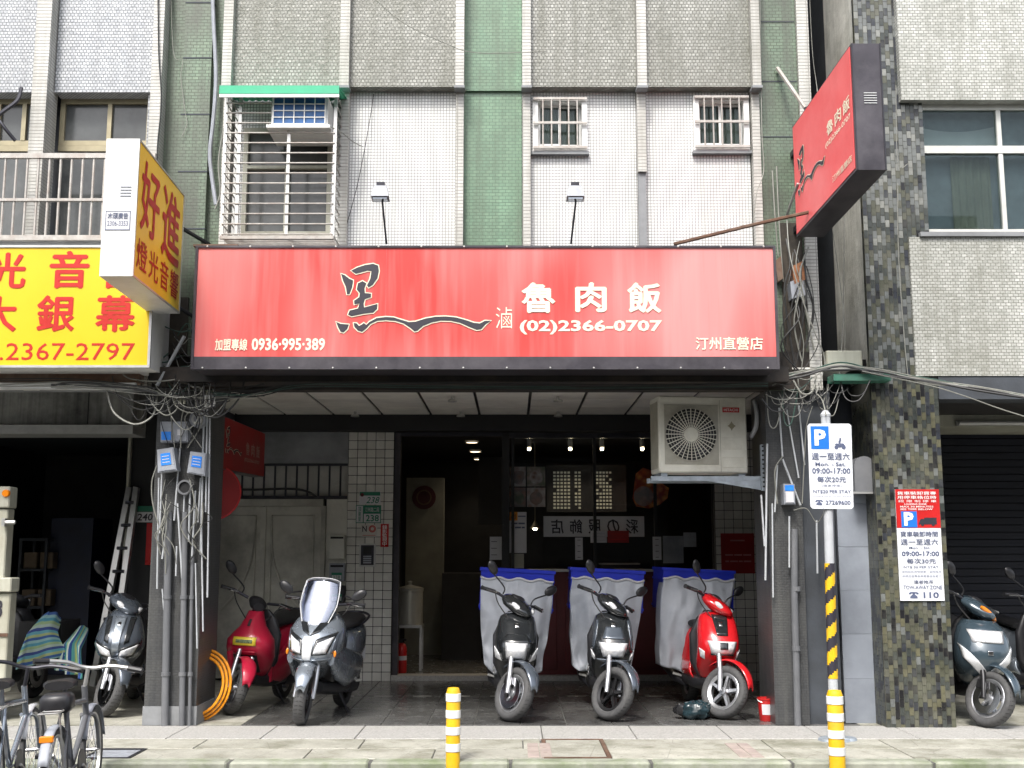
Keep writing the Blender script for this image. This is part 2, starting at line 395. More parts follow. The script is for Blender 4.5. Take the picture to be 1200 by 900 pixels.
M['mos_right'] = mosaic('mosaic_right', (.66, .66, .62), (.44, .45, .41), (.17, .17, .15), .046, .028, .5, dirt=(.19, .19, .15), dirtamt=.75, streak=.5, rough=.25, lump=.3)
M['pillar_dark'] = mosaic('pillar_dark', (.062, .065, .070), (.042, .045, .050), (.03, .03, .032), .045, .022, .5, dirt=(.13, .13, .12), dirtamt=.6, streak=.5, rough=.4)
M['concrete'] = mat('concrete', (.27, .28, .29), .85, var=.25, scale=3, bump=.3, dirt=(.1, .1, .1), dirtamt=.5)
M['opp_wall'] = mat('opposite_wall', (.20, .19, .17), .9, var=.4, scale=.8, dirt=(.07, .07, .06), dirtamt=.6)
M['cavity_dark'] = mat('cavity_brown', (.05, .042, .034), .85, var=.5, scale=6, bump=.4, dirt=(.12, .10, .07), dirtamt=.6)  # shade of the cable cavities, put into a dark brown colour
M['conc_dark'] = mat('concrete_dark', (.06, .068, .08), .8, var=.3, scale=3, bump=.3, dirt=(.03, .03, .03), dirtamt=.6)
M['plaster'] = mat('plaster', (.82, .81, .74), .95, var=.2, scale=5, bump=.6, dirt=(.25, .25, .19), dirtamt=.6, streak=.3)
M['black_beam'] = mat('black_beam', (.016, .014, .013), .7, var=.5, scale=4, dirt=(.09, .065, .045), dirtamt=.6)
M['ceil'] = mat('ceiling_panel', (.90, .87, .80), .8, var=.12, scale=3, dirt=(.3, .27, .22), dirtamt=.25, objvar=.06)
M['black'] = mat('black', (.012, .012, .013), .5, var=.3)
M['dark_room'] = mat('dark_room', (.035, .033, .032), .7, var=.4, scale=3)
M['dark_blue'] = mat('dark_blue', (.012, .018, .045), .5, var=.4, scale=3)
M['tile_white'] = mat('tile_white', (.66, .65, .60), .25, var=.08, scale=3, objvar=.08, dirt=(.4, .38, .32), dirtamt=.3)
M['grout'] = mat('grout', (.04, .04, .04), .9)
M['steel'] = mat('steel', (.66, .65, .57), .36, .35, var=.15, scale=2, dirt=(.16, .15, .12), dirtamt=.85)
M['chrome'] = mat('chrome', (.7, .7, .72), .15, 1, var=.1)
M['alu'] = mat('aluminium', (.55, .55, .53), .4, .7, var=.15, scale=10)
M['galv'] = mat('galvanised', (.42, .47, .52), .45, .5, var=.2, scale=12)
M['brass'] = mat('brass_frame', (.33, .29, .19), .45, .4, var=.2)
M['rail'] = mat('rail', (.42, .40, .37), .45, .3, var=.2, scale=20, dirt=(.25, .15, .10), dirtamt=.4)
M['whitep'] = mat('white_paint', (.78, .78, .76), .45, var=.06, scale=8, dirt=(.4, .38, .33), dirtamt=.3)
M['cream'] = mat('cream_paint', (.47, .47, .39), .5, var=.12, scale=4, dirt=(.22, .19, .12), dirtamt=.5, streak=.3)
M['ac'] = mat('ac_casing', (.80, .78, .68), .4, var=.08, scale=5, dirt=(.35, .31, .22), dirtamt=.5)
M['grille'] = mat('grille', (.46, .44, .37), .5, var=.15, scale=9, dirt=(.2, .18, .12), dirtamt=.5)
M['red'] = mat('red_plastic', (.55, .02, .02), .3, var=.15)
def faded_glare_sign():
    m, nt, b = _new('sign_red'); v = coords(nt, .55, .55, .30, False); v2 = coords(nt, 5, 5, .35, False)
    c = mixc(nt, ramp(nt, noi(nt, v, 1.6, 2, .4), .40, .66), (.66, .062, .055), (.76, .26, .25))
    c = mixc(nt, mulf(nt, ramp(nt, noi(nt, v2, 1.5, 3), .45, .8), .35), c, (.78, .38, .36))  # pale upright streaks: fading together with glare painted into the red
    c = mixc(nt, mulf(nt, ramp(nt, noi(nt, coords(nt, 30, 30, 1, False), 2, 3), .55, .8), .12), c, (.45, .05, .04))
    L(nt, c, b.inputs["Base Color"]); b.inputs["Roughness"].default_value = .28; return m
M['sign_red'] = faded_glare_sign()
M['sign_red2'] = mat('sign_red_side', (.74, .085, .09), .35, var=.12, scale=1.5, dirt=(.85, .22, .22), dirtamt=.7)
M['sign_red_in'] = mat('sign_red_inner', (.33, .010, .010), .45, var=.2, scale=3)
M['sign_yellow'] = mat('sign_yellow', (.72, .50, .006), .35, var=.06, scale=1.5, dirt=(.85, .52, .02), dirtamt=.3)
M['sign_orange'] = mat('sign_orange', (.98, .60, .03), .35, var=.1, scale=1.5)
M['cream_let'] = mat('cream_letters', (.86, .78, .60), .5, var=.05)
M['white_let'] = mat('white_letters', (.85, .85, .83), .5, var=.03)
M['red_let'] = mat('red_letters', (.50, .010, .003), .45, var=.08)
M['black_let'] = mat('black_letters', (.03, .028, .04), .5, var=.1)
M['blue_let'] = mat('blue_grey_letters', (.10, .12, .20), .5, var=.1)
M['sign_white'] = mat('sign_white', (.80, .82, .86), .4, var=.04)
M['sign_blue'] = mat('sign_blue', (.015, .17, .62), .4, var=.05)
M['green_plate'] = mat('green_plate', (.02, .19, .11), .4, var=.1)
M['awn'] = mat('green_awning', (.03, .42, .22), .45, var=.15, scale=4, dirt=(.1, .3, .2), dirtamt=.4)
M['dkmetal'] = mat('dark_metal', (.05, .05, .06), .4, .6, var=.3)
M['frame_dark'] = mat('dark_frame', (.055, .05, .06), .35, .3, var=.3, scale=4, dirt=(.16, .15, .16), dirtamt=.5)
M['rust'] = mat('rusty_steel', (.16, .09, .06), .8, .3, var=.4, scale=10, dirt=(.3, .25, .2), dirtamt=.5)
M['pvc'] = mat('pvc_grey', (.14, .145, .155), .45, var=.15, scale=5, dirt=(.3, .3, .3), dirtamt=.3)
M['pvc_light'] = mat('pvc_light', (.50, .52, .54), .4, var=.15, scale=8)
M['wire_w'] = mat('wire_white', (.25, .25, .22), .5, var=.2, scale=12)
M['wire_k'] = mat('wire_black', (.03, .03, .03), .5, var=.3, scale=12)
M['wire_g'] = mat('wire_green', (.05, .10, .08), .5, var=.3, scale=12)
M['box_grey'] = mat('box_grey', (.34, .36, .40), .5, var=.12, scale=10, dirt=(.15, .15, .15), dirtamt=.4)
M['blue_label'] = mat('blue_label', (.03, .25, .85), .4, var=.1)
M['hose'] = mat('orange_hose', (.90, .33, .01), .4, var=.15)
M['yellow'] = mat('hazard_yellow', (.85, .50, .01), .45, var=.12, scale=14, dirt=(.4, .3, .1), dirtamt=.3)
M['maroon'] = mat('maroon', (.10, .012, .014), .5, var=.3, scale=3)
M['crate'] = mat('blue_crate', (.015, .035, .52), .4, var=.12, scale=6)
M['tarp'] = mat('grey_tarp', (.50, .53, .58), .45, var=.18, scale=3, bump=.5, dirt=(.26, .29, .34), dirtamt=.6)
M['tyre'] = mat('tyre', (.075, .075, .077), .75, var=.3, scale=30, dirt=(.10, .10, .095), dirtamt=.5)
M['tyre_side'] = mat('tyre_dusty', (.13, .13, .13), .8, var=.2, scale=20)
M['rimk'] = mat('rim_black', (.03, .03, .032), .35, .5, var=.2)
M['rimw'] = mat('rim_silver', (.55, .56, .58), .3, .8, var=.1)
M['seat'] = mat('seat_vinyl', (.018, .018, .02), .45, var=.25, scale=20, bump=.15)
M['pl_k'] = mat('black_plastic', (.022, .022, .025), .38, var=.25, scale=20)
M['pt_k'] = mat('black_gloss', (.018, .02, .022), .16, 0, var=.2, coat=1)
M['pt_grey'] = mat('grey_gloss', (.11, .13, .16), .22, .45, var=.12, coat=1)
M['pt_red'] = mat('red_gloss', (.62, .012, .018), .2, 0, var=.08, coat=1)
M['pt_pink'] = mat('crimson_satin', (.48, .012, .045), .32, 0, var=.06, coat=.5)
M['pt_silver'] = mat('silver_gloss', (.30, .34, .39), .25, .6, var=.1, coat=1)
M['pt_teal'] = mat('teal_gloss', (.05, .075, .095), .22, .2, var=.1, coat=1)
M['pt_white'] = mat('white_gloss', (.72, .73, .74), .25, 0, var=.06, coat=1)
M['lens'] = mat('lens_clear', (.88, .90, .96), .10, .15, var=.35, scale=30, coat=1)
M['lens_o'] = mat('lens_amber', (.85, .25, .01), .15, var=.1, coat=1)
M['lens_r'] = mat('lens_red', (.55, .01, .01), .15, var=.1, coat=1)
M['screen'] = glass('windscreen_plastic', (.86, .89, .97), 7.0, .12, .75)
M['mirror'] = mat('mirror_glass', (.25, .27, .3), .06, 1, var=.05)
M['pane'] = glass('window_pane', (.85, .92, .92), .55, .02, .8)
M['shopglass'] = glass('shop_glass', (.9, .92, .95), .30, .01, .95)
M['stained_box'] = mat('stained_box', (.52, .52, .48), .7, .2, var=.15, scale=1.5, dirt=(.03, .03, .03), dirtamt=.95, streak=.5)
M['wall_blue'] = mat('cement_blue', (.30, .33, .38), .6, var=.2, scale=2, bump=.15, dirt=(.11, .12, .14), dirtamt=.5)
M['pink_paver'] = mat('pink_paver', (.38, .31, .28), .85, var=.25, scale=9, dirt=(.3, .28, .22), dirtamt=.5)
M['pale_alu'] = mat('pale_aluminium', (.62, .62, .58), .4, .2, var=.1, scale=8, dirt=(.3, .3, .25), dirtamt=.3)
M['pane_pale'] = mat('pane_pale', (.15, .155, .14), .08, var=.5, scale=1.2, dirt=(.34, .34, .31), dirtamt=.7)
M['pane_hazy'] = mat('pane_dark', (.07, .075, .075), .12, var=.5, scale=2, dirt=(.2, .2, .19), dirtamt=.5)
M['curtain'] = mat('curtain', (.35, .34, .28), .9, var=.25, scale=3)
M['shutter'] = mat('shutter_navy', (.004, .006, .016), .55, .0, var=.3, scale=4)
M['tube_lit'] = emit('lit_tube', (.80, .85, 1), 9)
M['bulb'] = emit('lit_bulb', (1, .82, .5), 14)
M['down'] = emit('lit_downlight', (1, .8, .55), 2.2)
M['menu_lit'] = emit('menu_backlit', (.40, .40, .32), .08)
M['extblue'] = mat('blue_mesh', (.02, .10, .28), .5, var=.3, scale=20)
M['paper'] = mat('paper', (.62, .62, .64), .7, var=.08)
M['papero'] = mat('paper_orange', (.75, .3, .03), .6)
M['wood'] = mat('wood', (.2, .12, .07), .6, var=.3)
FOODS = [food('food_braised', (.25, .13, .09), (.55, .36, .28), (.75, .70, .64)), food('food_bowl', (.36, .15, .10), (.62, .42, .34), (.30, .26, .24)),
         food('food_greens', (.45, .32, .24), (.70, .62, .56), (.22, .24, .16)), food('food_fried', (.85, .16, .03), (.95, .45, .10), (.35, .04, .02))]
# ------------------------------------------------------------------ ground, street, pavement
YK = Yg(889)                                   # kerb line
ZS = -0.13                                     # street level
mb = MB(); mb.box(-90, 90, -90, 90, -.6, ZS - .03); struct(mb.build('ground', M['asphalt']))
mb = MB(); mb.box(-60, 60, -9.2, YK - .12, ZS - .028, ZS); struct(mb.build('street', M['asphalt']))
mb = MB(); mb.box(-60, 60, -20, -9.35, ZS - .028, .0); struct(mb.build('far_pavement', M['paver']))
kerb = struct((lambda m: (m.box(-14, 14, YK - .12, YK - .002, ZS - .05, -.012), m.build('kerb', M['joint']))[1])(MB()))
ks = MB(); ks.cbox(0, .98, YK - .14, YK + .02, -.2, 0.0, .015); k0 = ks.build('kerb_stone', M['kerb'], kerb)
k0.location = (-7, 0, 0)
for i in range(1, 14): at(None, (-7 + i, 0, 0), k0, kerb)
pv = MB(); pv.box(-60, 60, YK + .02, .02, -.3, -.012); pave = struct(pv.build('pavement', M['joint']))
random.seed(3)
ygr = Yg(866); rows = [(YK + .025, (YK + ygr) / 2 - .004), ((YK + ygr) / 2 + .004, ygr - .004)]
pmesh = {}
drain = (X(118, -1.2, 880), X(172, -1.2, 880)); cover = (X(636, -1.2, 877), X(712, -1.2, 877))
for r, (ya, yb) in enumerate(rows):
    x = -8 + r * .31
    while x < 7:
        wd = random.choice([.93, 1.25, 1.55])
        hit = False
        for gap in ([drain] if r == 0 else []) + [cover]:
            if x < gap[1] and x + wd > gap[0] - .02:
                if x < gap[0] - .1: wd = gap[0] - x - .005
                else: x = gap[1] + .006; hit = True
        if hit: continue
        k = (round(wd, 2), r)
        if wd > .08:
            if k not in pmesh:
                m = MB(); m.cbox(0, wd - .009, ya, yb, -.05, 0, .004); o = m.build('paving_slab', M['paver'], pave); pmesh[k] = o
            else: o = at(None, (0, 0, 0), pmesh[k], pave)
            o.location = Vector((x, 0, random.uniform(-.003, .001)))
        x += wd
gb = MB()
for i in range(12):
    x = -4.9 + i * .75
m = MB(); m.cbox(0, .742, ygr, Yg(851) + .0, -.06, .004, .004); o = m.build('granite_slab', M['granite'], pave); o.location = Vector((-6.5, 0, 0))
for i in range(1, 18): at(None, Vector((-6.5 + i * .75, 0, 0)), o, pave)
for cx0 in (X(618, -1.2, 877), X(856, -1.2, 877)):
    m = MB(); m.cbox(0, .085, 0, .20, -.01, .0035, .002); o = None
    for i in range(2):
        for j in range(3):
            if o is None: o = m.build('pink_paver', M['pink_paver'], pave)
            else: o = at(None, (0, 0, 0), o, pave)
            o.location = (cx0 + i * .092, YK + .05 + j * .21, 0)
# drain grate and access cover
t = thing('drain_grate', 'dark slotted iron drain grate set in the pavement beside the bicycles', 'drain grate', (sum(drain) / 2, -1.25, -.01))
m = MB(); a, b = drain; y0, y1 = rows[0][0], rows[0][1]
m.box(a, b, y0, y0 + .025, -.04, 0.002); m.box(a, b, y1 - .025, y1, -.04, 0.002); m.box(a, a + .025, y0 + .026, y1 - .026, -.04, 0.002); m.box(b - .025, b, y0 + .026, y1 - .026, -.04, .002); m.build('grate_frame', M['dkmetal'], t)
for i in range(5):
    yy = y0 + .05 + i * (y1 - y0 - .08) / 5; m = MB(); m.box(a + .026, b - .026, yy, yy + .028, -.03, 0.0); m.build('bar', M['box_grey'], t)
t = thing('access_cover', 'square stone infilled access cover in the pavement in front of the middle black scooter', 'access cover', (sum(cover) / 2, -1, -.01))
a, b = cover; y0, y1 = rows[0][0], rows[1][1]
m = MB(); m.box(a, b, y0, y0 + .03, -.04, 0.003); m.box(a, b, y1 - .03, y1, -.04, 0.003); m.box(a, a + .03, y0 + .03, y1 - .03, -.04, .003); m.box(b - .03, b, y0 + .03, y1 - .03, -.04, .003); m.build('cover_frame', M['rust'], t)
m = MB(); m.box(a + .035, b - .035, y0 + .035, y1 - .035, -.04, -.002); m.build('infill_slab', M['paver'], t)

# houses across the street (behind the camera): what the windows reflect and what closes the street
m = MB()
random.seed(8); x = -26
while x < 26:
    w_ = random.uniform(4.2, 6.5); h = random.uniform(6.5, 9.5); y = -15.5 - random.uniform(0, .4)
    m.box(x, x + w_ - .05, y - 6, y, 0, h)
    for fl_ in range(2):
        zz = 3.5 + fl_ * 2.9
        if zz + 1.5 < h: m.box(x + .5, x + w_ - .6, y, y + .25, zz - .9, zz - .1)
    m.box(x + .2, x + w_ - .3, y, y + .9, 2.7, 3.3); x += w_
struct(m.build('opposite_houses', M['opp_wall']))
# ------------------------------------------------------------------ arcade floor
YB = 3.58; XL = X(283, 0, 848)
fl = MB(); fl.box(-12, 12, .02, YB + 6, -.3, -.006); floor = struct(fl.build('arcade_floor', M['joint']))
# light cement patch left of the tiles and right of the pillars
m = MB(); m.box(-12, XL - .01, .02, YB, -.02, 0.0); struct(m.build('cement_floor', M['paver']))
m = MB(); m.box(3.0, 12, .02, YB, -.02, 0.0); struct(m.build('cement_floor', M['paver']))
ft = MB(); ft.cbox(0, .392, 0, .494, -.02, .002, .003); f0 = ft.build('floor_tile', M['floor_dark'], floor); n = 0
for j in range(7):
    for i in range(14):
        x = XL + i * .4; y = .02 + j * .5 + (.035 if j >= 4 else 0)
        if x > 2.65: continue
        loc = Vector((x, y, 0))
        if n == 0: f0.location = loc
        else: at(None, loc, f0, floor)
        n += 1
yi = .02 + 4 * .5
m = MB(); m.box(0, .19, yi - .004, yi + .028, -.01, .004); s0 = m.build('inlay_strip', M['inlay'], floor); s0.location = Vector((XL + .1, 0, 0))
for i in range(1, 13): at(None, Vector((XL + .1 + i * .4, 0, 0)), s0, floor)

# ------------------------------------------------------------------ main building (upper storeys)
def holed(m, x0, x1, z0, z1, y0, y1, holes=()):
    xs = sorted({x0, x1, *[h[0] for h in holes], *[h[1] for h in holes]}); zs = sorted({z0, z1, *[h[2] for h in holes], *[h[3] for h in holes]})
    for a, b in zip(xs, xs[1:]):
        for c, d in zip(zs, zs[1:]):
            if any(h[0] - 1e-6 <= a and b <= h[1] + 1e-6 and h[2] - 1e-6 <= c and d <= h[3] + 1e-6 for h in holes): continue
            m.box(a, b, y0, y1, c, d)
    return m
TOP = 9.2
ZSOF = Z(457, -.05)              # bottom of the street beam
ZL = Z(108, 0)                # line where the upper spandrels stop
fx = lambda px: X(px, 0, 200)
shop = thing('shophouse', 'tiled shophouse of white, grey and green mosaic bays above the red signboard', 'building', (0, 0, 0))
bays = [(263, 399, 'g'), (399, 534, 'w'), (534, 612, 'n'), (612, 746, 'w'), (746, 880, 'w')]
w3 = R(626, 118, 686, 177, 0); w4 = R(814, 116, 875, 176, 0); w1 = R(284, 150, 388, 276, 0)
def bay(name, p0, p1, z0, z1, y0, mt, holes=(), parent=shop, depth=.22):
    m = MB(); holed(m, fx(p0), fx(p1), z0, z1, y0, y0 + depth, holes); return m.build(name, mt, parent)
for (p0, p1, k) in bays:
    hs_ = [w1] if k == 'g' else ([w3] if p0 == 612 else [w4] if p0 == 746 else [])
    bay('wall_bay', p0 + .3, p1 - .3, ZSOF + .35, ZL, 0, M['mos_white'] if k != 'n' else M['mos_green'], hs_)
    bay('spandrel', p0 + .3, p1 - .3, ZL + .002, TOP, -.12 if k != 'n' else -.03, M['mos_grey'] if k != 'n' else M['mos_green'], (), depth=.3)
for i, (p0, p1) in enumerate([(262, 273), (399, 410), (534, 544), (612, 622), (746, 757), (880, 890)]):
    m = MB(); m.box(fx(p0), fx(p1), -.20, -.001, ZL - .02, TOP); m.build('pilaster', M['mos_fin'], shop)
    m = MB(); zb = Z(205, 0) if i == 4 else ZSOF + .35
    m.box(fx(p0) + .004, fx(p1) - .004, -.10, -.001, zb, ZL - .022); m.build('pilaster', M['mos_fin'], shop)
    if i == 4: m = MB(); m.box(fx(p0) + .008, fx(p1) - .01, -.07, -.001, ZSOF + .35, zb - .002); m.build('broken_pilaster', M['concrete'], shop, label='bare broken foot of a pilaster without its tiles')
    m = MB(); m.box(fx(p0) - .008, fx(p1) + .008, -.215, -.101, ZL - .045, ZL - .021); m.build('drip_stone', M['concrete'], shop)
# green mosaic side bays with cement collars
m = MB(); m.box(fx(190), fx(262) - .003, -.02, .3, ZSOF, TOP); m.build('green_bay', M['mos_green_dirty'], shop)
m = MB(); m.box(fx(213), fx(246), -.10, -.021, ZSOF + .3, TOP); m.build('pier', M['mos_green_dirty'], shop)
for py in (3, 68, 134, 201, 268):
    z = Z(py, -.1); m = MB(); m.box(fx(212.5), fx(246.5), -.104, -.019, z - .006, z + .006); m.build('cement_joint', M['conc_dark'], shop)
m = MB(); m.box(fx(890) + .002, fx(938), -.02, .3, ZSOF, TOP); m.build('green_bay', M['mos_green_dirty'], shop)
m = MB(); m.box(fx(938) + .002, fx(952), -.06, .3, ZSOF, TOP); m.build('edge_strip', M['mos_fin'], shop)
for py in (25, 95, 160): z = Z(py, -.03); m = MB(); m.box(fx(891), fx(937), -.024, -.018, z - .005, z + .005); m.build('cement_joint', M['conc_dark'], shop)
m = MB(); m.box(fx(190), fx(952), .33, 9.5, 3.22, TOP); m.build('upper_body', M['conc_dark'], shop)
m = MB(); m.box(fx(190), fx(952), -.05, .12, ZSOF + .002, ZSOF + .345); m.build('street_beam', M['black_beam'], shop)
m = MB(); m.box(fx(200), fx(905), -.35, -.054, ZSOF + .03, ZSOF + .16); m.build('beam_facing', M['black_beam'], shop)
# dark panels painting cavity shade onto the green bays where the cables enter
m = MB(); m.box(fx(911), fx(936), -.028, -.0205, ZSOF + .35, Z(262, 0)); m.build('cavity_shade_panel', M['cavity_dark'], shop)
m = MB(); m.box(fx(191), fx(232), -.13, -.101, ZSOF + .31, Z(352, 0)); m.build('cavity_shade_panel', M['cavity_dark'], shop)
# small barred windows
def barred(hole, name, label, mid=True):
    x0, x1, z0, z1 = hole
    t = thing(name, label, 'window', ((x0 + x1) / 2, -.03, z0))
    m = MB(); f = .035
    for (a, b, c, d) in ((x0 - .015, x1 + .015, z1 - f, z1 + .015), (x0 - .015, x1 + .015, z0 - .02, z0 + f), (x0 - .015, x0 + f, z0 + f, z1 - f), (x1 - f, x1 + .015, z0 + f, z1 - f)):
        m.box(a, b, -.05, .03, c, d)
    xm = (x0 + x1) / 2
    m.build('frame', M['whitep'], t)
    for (a, b) in ((x0 + f, xm + .01), (xm - .01, x1 - f)):
        m = MB(); q = .022; ys = .03 if a < xm - .05 else .05
        m.box(a, b, ys, ys + .02, z1 - f - q, z1 - f - .001); m.box(a, b, ys, ys + .02, z0 + f + .001, z0 + f + q * 2); m.box(a, a + q, ys, ys + .02, z0 + f + q * 2, z1 - f - q); m.box(b - q, b, ys, ys + .02, z0 + f + q * 2, z1 - f - q)
        s = m.build('sash', M['whitep'], t)
        m = MB(); m.box(a + q, b - q, ys + .008, ys + .013, z0 + f + q * 2, z1 - f - q); m.build('pane', M['pane'], s)
    m = MB(); m.grid(lambda u, v: (x0 + (x1 - x0) * (.05 + .9 * u), .12 + .012 * sin(u * 40), z0 + (z1 - z0) * v), 50, 2); m.build('curtain', M['curtain'], t, smooth=True)
    m = MB(); m.box(x0 - .02, x1 + .02, .16, .2, z0, z1); m.build('inner_panel', M['dark_room'], t)
    for k in range(1, 6):
        x = x0 + (x1 - x0) * k / 6; m = MB(); m.tube([(x, -.075, z0 + .01), (x, -.075, z1 - .01)], .008, 6); m.build('bar', M['rail'], t)
    for z in (z0 + .01, (z0 + z1) / 2, z1 - .01): m = MB(); m.box(x0 - .01, x1 + .01, -.084, -.066, z - .011, z + .011); m.build('rail', M['rail'], t)
    m = MB(); m.box(x0 - .03, x1 + .03, -.06, -.001, z0 - .05, z0 - .022); m.build('sill', M['concrete'], t)
barred(w3, 'barred_window', 'small white sliding window with bars right beside the middle green bay')
barred(w4, 'barred_window', 'small white sliding window with bars in the rightmost white bay near the red projecting sign')

# big caged window on the left bay, air conditioner, awning
x0, x1, z0, z1 = w1
t = thing('sliding_window', 'tall aluminium sliding window behind the steel cage under the green awning', 'window', ((x0 + x1) / 2, 0, z0))
m = MB(); f = .04
for (a, b, c, d) in ((x0, x1, z1 - f, z1), (x0, x1, z0, z0 + f), (x0, x0 + f, z0 + f, z1 - f), (x1 - f, x1, z0 + f, z1 - f), (x0 + f, x1 - f, z0 + .62 * (z1 - z0), z0 + .62 * (z1 - z0) + .03), ((x0 + x1) / 2 - .02, (x0 + x1) / 2 + .02, z0 + f, z0 + .62 * (z1 - z0))): m.box(a, b, .0, .08, c, d)
m.build('frame', M['cream'], t)
m = MB(); m.box(x0 + f, x1 - f, .05, .06, z0 + f, z1 - f); m.build('pane', M['pane_hazy'], t)
cg = R(263, 108, 392, 277, -.42); x0, x1, z0, z1 = cg; yf, yb = -.42, -.03
t = thing('window_cage', 'rusting steel security cage with horizontal bars round the left window', 'security cage', ((x0 + x1) / 2, -.42, z0))
for (x, y) in ((x0, yf), (x1, yf), (x0, yb), (x1, yb), (x0 + (x1 - x0) * .13, yf), (x0 + (x1 - x0) * .58, yf)):
    zt = z1 if abs(x - x0 - (x1 - x0) * .58) > .01 else z1 - .38 * (z1 - z0) * .7
    m = MB(); m.box(x - .014, x + .014, y - .012, y + .012, z0, zt); m.build('post', M['alu'], t)
ac_x = x0 + (x1 - x0) * .42
for i in range(15):
    z = z0 + .015 + i * (z1 - z0 - .03) / 14
    xe = x1 if i < 11 else ac_x
    m = MB(); m.tube([(x0, yf - .017, z), (xe, yf - .017, z)], .0075, 6); m.build('bar', M['rail'], t)
    for xx in (x0, x1): m = MB(); m.tube([(xx, yf, z), (xx, yb, z)], .0065, 5); m.build('side_bar', M['rail'], t)
m = MB()
for k in range(7): m.box(x0, x1, yf + .03 + k * .055, yf + .045 + k * .055, z0 - .02, z0 - .002)
m.box(x0 - .01, x1 + .01, yf - .03, yf + .0, z0 - .03, z0 - .001); m.build('tray', M['rail'], t)
aw = R(258, 100, 398, 111, -.55)
t = thing('window_awning', 'bright green corrugated awning sheet over the caged window', 'awning', ((aw[0] + aw[1]) / 2, -.3, aw[2]))
m = MB(); m.grid(lambda u, v: (aw[0] + (aw[1] - aw[0]) * u, -.56 + .54 * v, aw[3] - .02 + .10 * v + .006 * sin(u * 110)), 90, 2); m.build('awning_sheet', M['awn'], t, solid=.006)
m = MB(); m.box(aw[0], aw[1], -.575, -.563, aw[2] + .0, aw[3] - .012); m.build('awning_edge', M['awn'], t)
m = MB(); m.box(aw[0], aw[1], -.572, -.56, aw[2] - .03, aw[2] - .002); m.build('awning_trim', M['whitep'], t)
a = R(318, 112, 384, 148, -.45)
t = thing('window_air_conditioner', 'white window air conditioner with blue mesh front hung in the cage', 'air conditioner', ((a[0] + a[1]) / 2, -.45, a[2]))
m = MB(); e = .02
m.box(a[0], a[1], -.44, -.02, a[2], a[3]); m.build('casing', M['whitep'], t)
m = MB(); m.box(a[0] + e, a[1] - e, -.452, -.441, a[2] + e, a[3] - e); m.build('filter_mesh', M['extblue'], t)
for k in range(6): x = a[0] + e + (a[1] - a[0] - 2 * e) * k / 5; m = MB(); m.box(x - .004, x + .004, -.466, -.456, a[2] + e, a[3] - e); m.build('bar', M['whitep'], t)
for k in range(5): z = a[2] + e + (a[3] - a[2] - 2 * e) * k / 4; m = MB(); m.box(a[0] + e, a[1] - e, -.462, -.4525, z - .004, z + .004); m.build('bar', M['whitep'], t)
m = MB(); m.box(a[0] - .03, a[1] + .03, -.5, -.03, a[2] - .03, a[2] - .002); m.build('shelf', M['whitep'], t)

# ------------------------------------------------------------------ arcade ceiling
ZC = 3.09
ce = MB(); ce.box(-4.4, 3.3, .125, YB + .2, ZC + .02, ZC + .12); ceiling = ce.build('arcade_ceiling', M['black'], None); struct(ceiling)
c0 = MB(); c0.box(.016, .559, 0, .652, 0, .015); first = None
for i in range(-7, 6):
    for j in range(5):
        x = -.385 + i * .575; y = YB - .28 - (j + 1) * .672
        loc = Vector((x, y, ZC))
        if first is None: first = c0.build('ceiling_panel', M['ceil'], ceiling); first.location = loc
        else: at(None, loc, first, ceiling)
m = MB(); m.box(-4.4, 3.3, YB - .27, YB - .02, 2.90, ZC + .019); m.build('bulkhead', M['black'], ceiling)
for k, (px, py) in enumerate(((540, 486), (530, 466), (654, 486), (654, 466), (416, 489))):   # ceiling lamps, sprinklers
    yy = 3.0 if py > 480 else 1.7
    x = X(px, yy, py)
    t = tag((lambda m: (m.lathe([(.0, 0), (.05, .0), (.045, .02), (.015, .03), (.015, .06)], (x, yy, ZC - .06), (0, 0, 1), 14), m.build('ceiling_sprinkler', M['alu'], None, True))[1])(MB()),
            ['small round ceiling fitting left of centre nearest the shop door', 'small round ceiling fitting left of centre nearest the street beam', 'small round ceiling fitting right of centre nearest the shop window', 'small round ceiling fitting right of centre nearest the street beam', 'small round ceiling fitting above the silver gate'][k], 'ceiling fitting')

# ------------------------------------------------------------------ shop front (back wall of the arcade)
front = thing('shop_front', 'shop front of white tiled piers round a dark doorway and wide display window', 'shop front', (0, YB, 0))
def pier(px0, px1, y, cols, z0, z1, rows):
    x0, x1 = X(px0, y, 650), X(px1, y, 650)
    m = MB(); m.box(x0, x1, y, y + .25, 0, z1); m.build('pier', M['grout'], front)
    tw = (x1 - x0) / cols; th = (z1 - z0) / rows; m = MB(); m.cbox(.003, tw - .003, -.008, 0, .003, th - .003, .003); o = None
    for j in range(rows):
        for i in range(int(math.ceil(cols))):
            loc = Vector((x0 + i * tw, y - .001, z0 + j * th))
            if i + 1 > cols + .01: continue
            if o is None: o = m.build('tile', M['tile_white'], front); o.location = loc
            else: at(None, loc, o, front)
    return x0, x1
pl = pier(406, 460, YB - .12, 5, .0, 2.9, 28)
pr = pier(839, 893, YB - .12, 5, .0, 2.9, 28)
xd0, xd1 = pl[1], X(597, YB, 650)
m = MB(); m.box(xd0, xd0 + .07, YB - .05, YB + .1, 0, 2.9); m.build('door_jamb', M['frame_dark'], front)
m = MB(); m.box(xd1 - .09, xd1, YB - .05, YB + .1, 0, 2.9); m.build('door_jamb', M['black'], front)
m = MB(); m.box(xd0 + .07, xd1 - .09, YB - .04, YB + .08, 2.86, 2.9); m.build('door_head', M['dkmetal'], front)
m = MB(); m.box(xd0, pr[0], YB - .1, YB + .15, -.005, .06); m.build('threshold', M['granite'], front)
zs = Z(667, YB)
m = MB(); m.box(xd1 + .001, pr[0], YB, YB + .08, .062, zs - .03); m.build('stall_riser', M['maroon'], front)
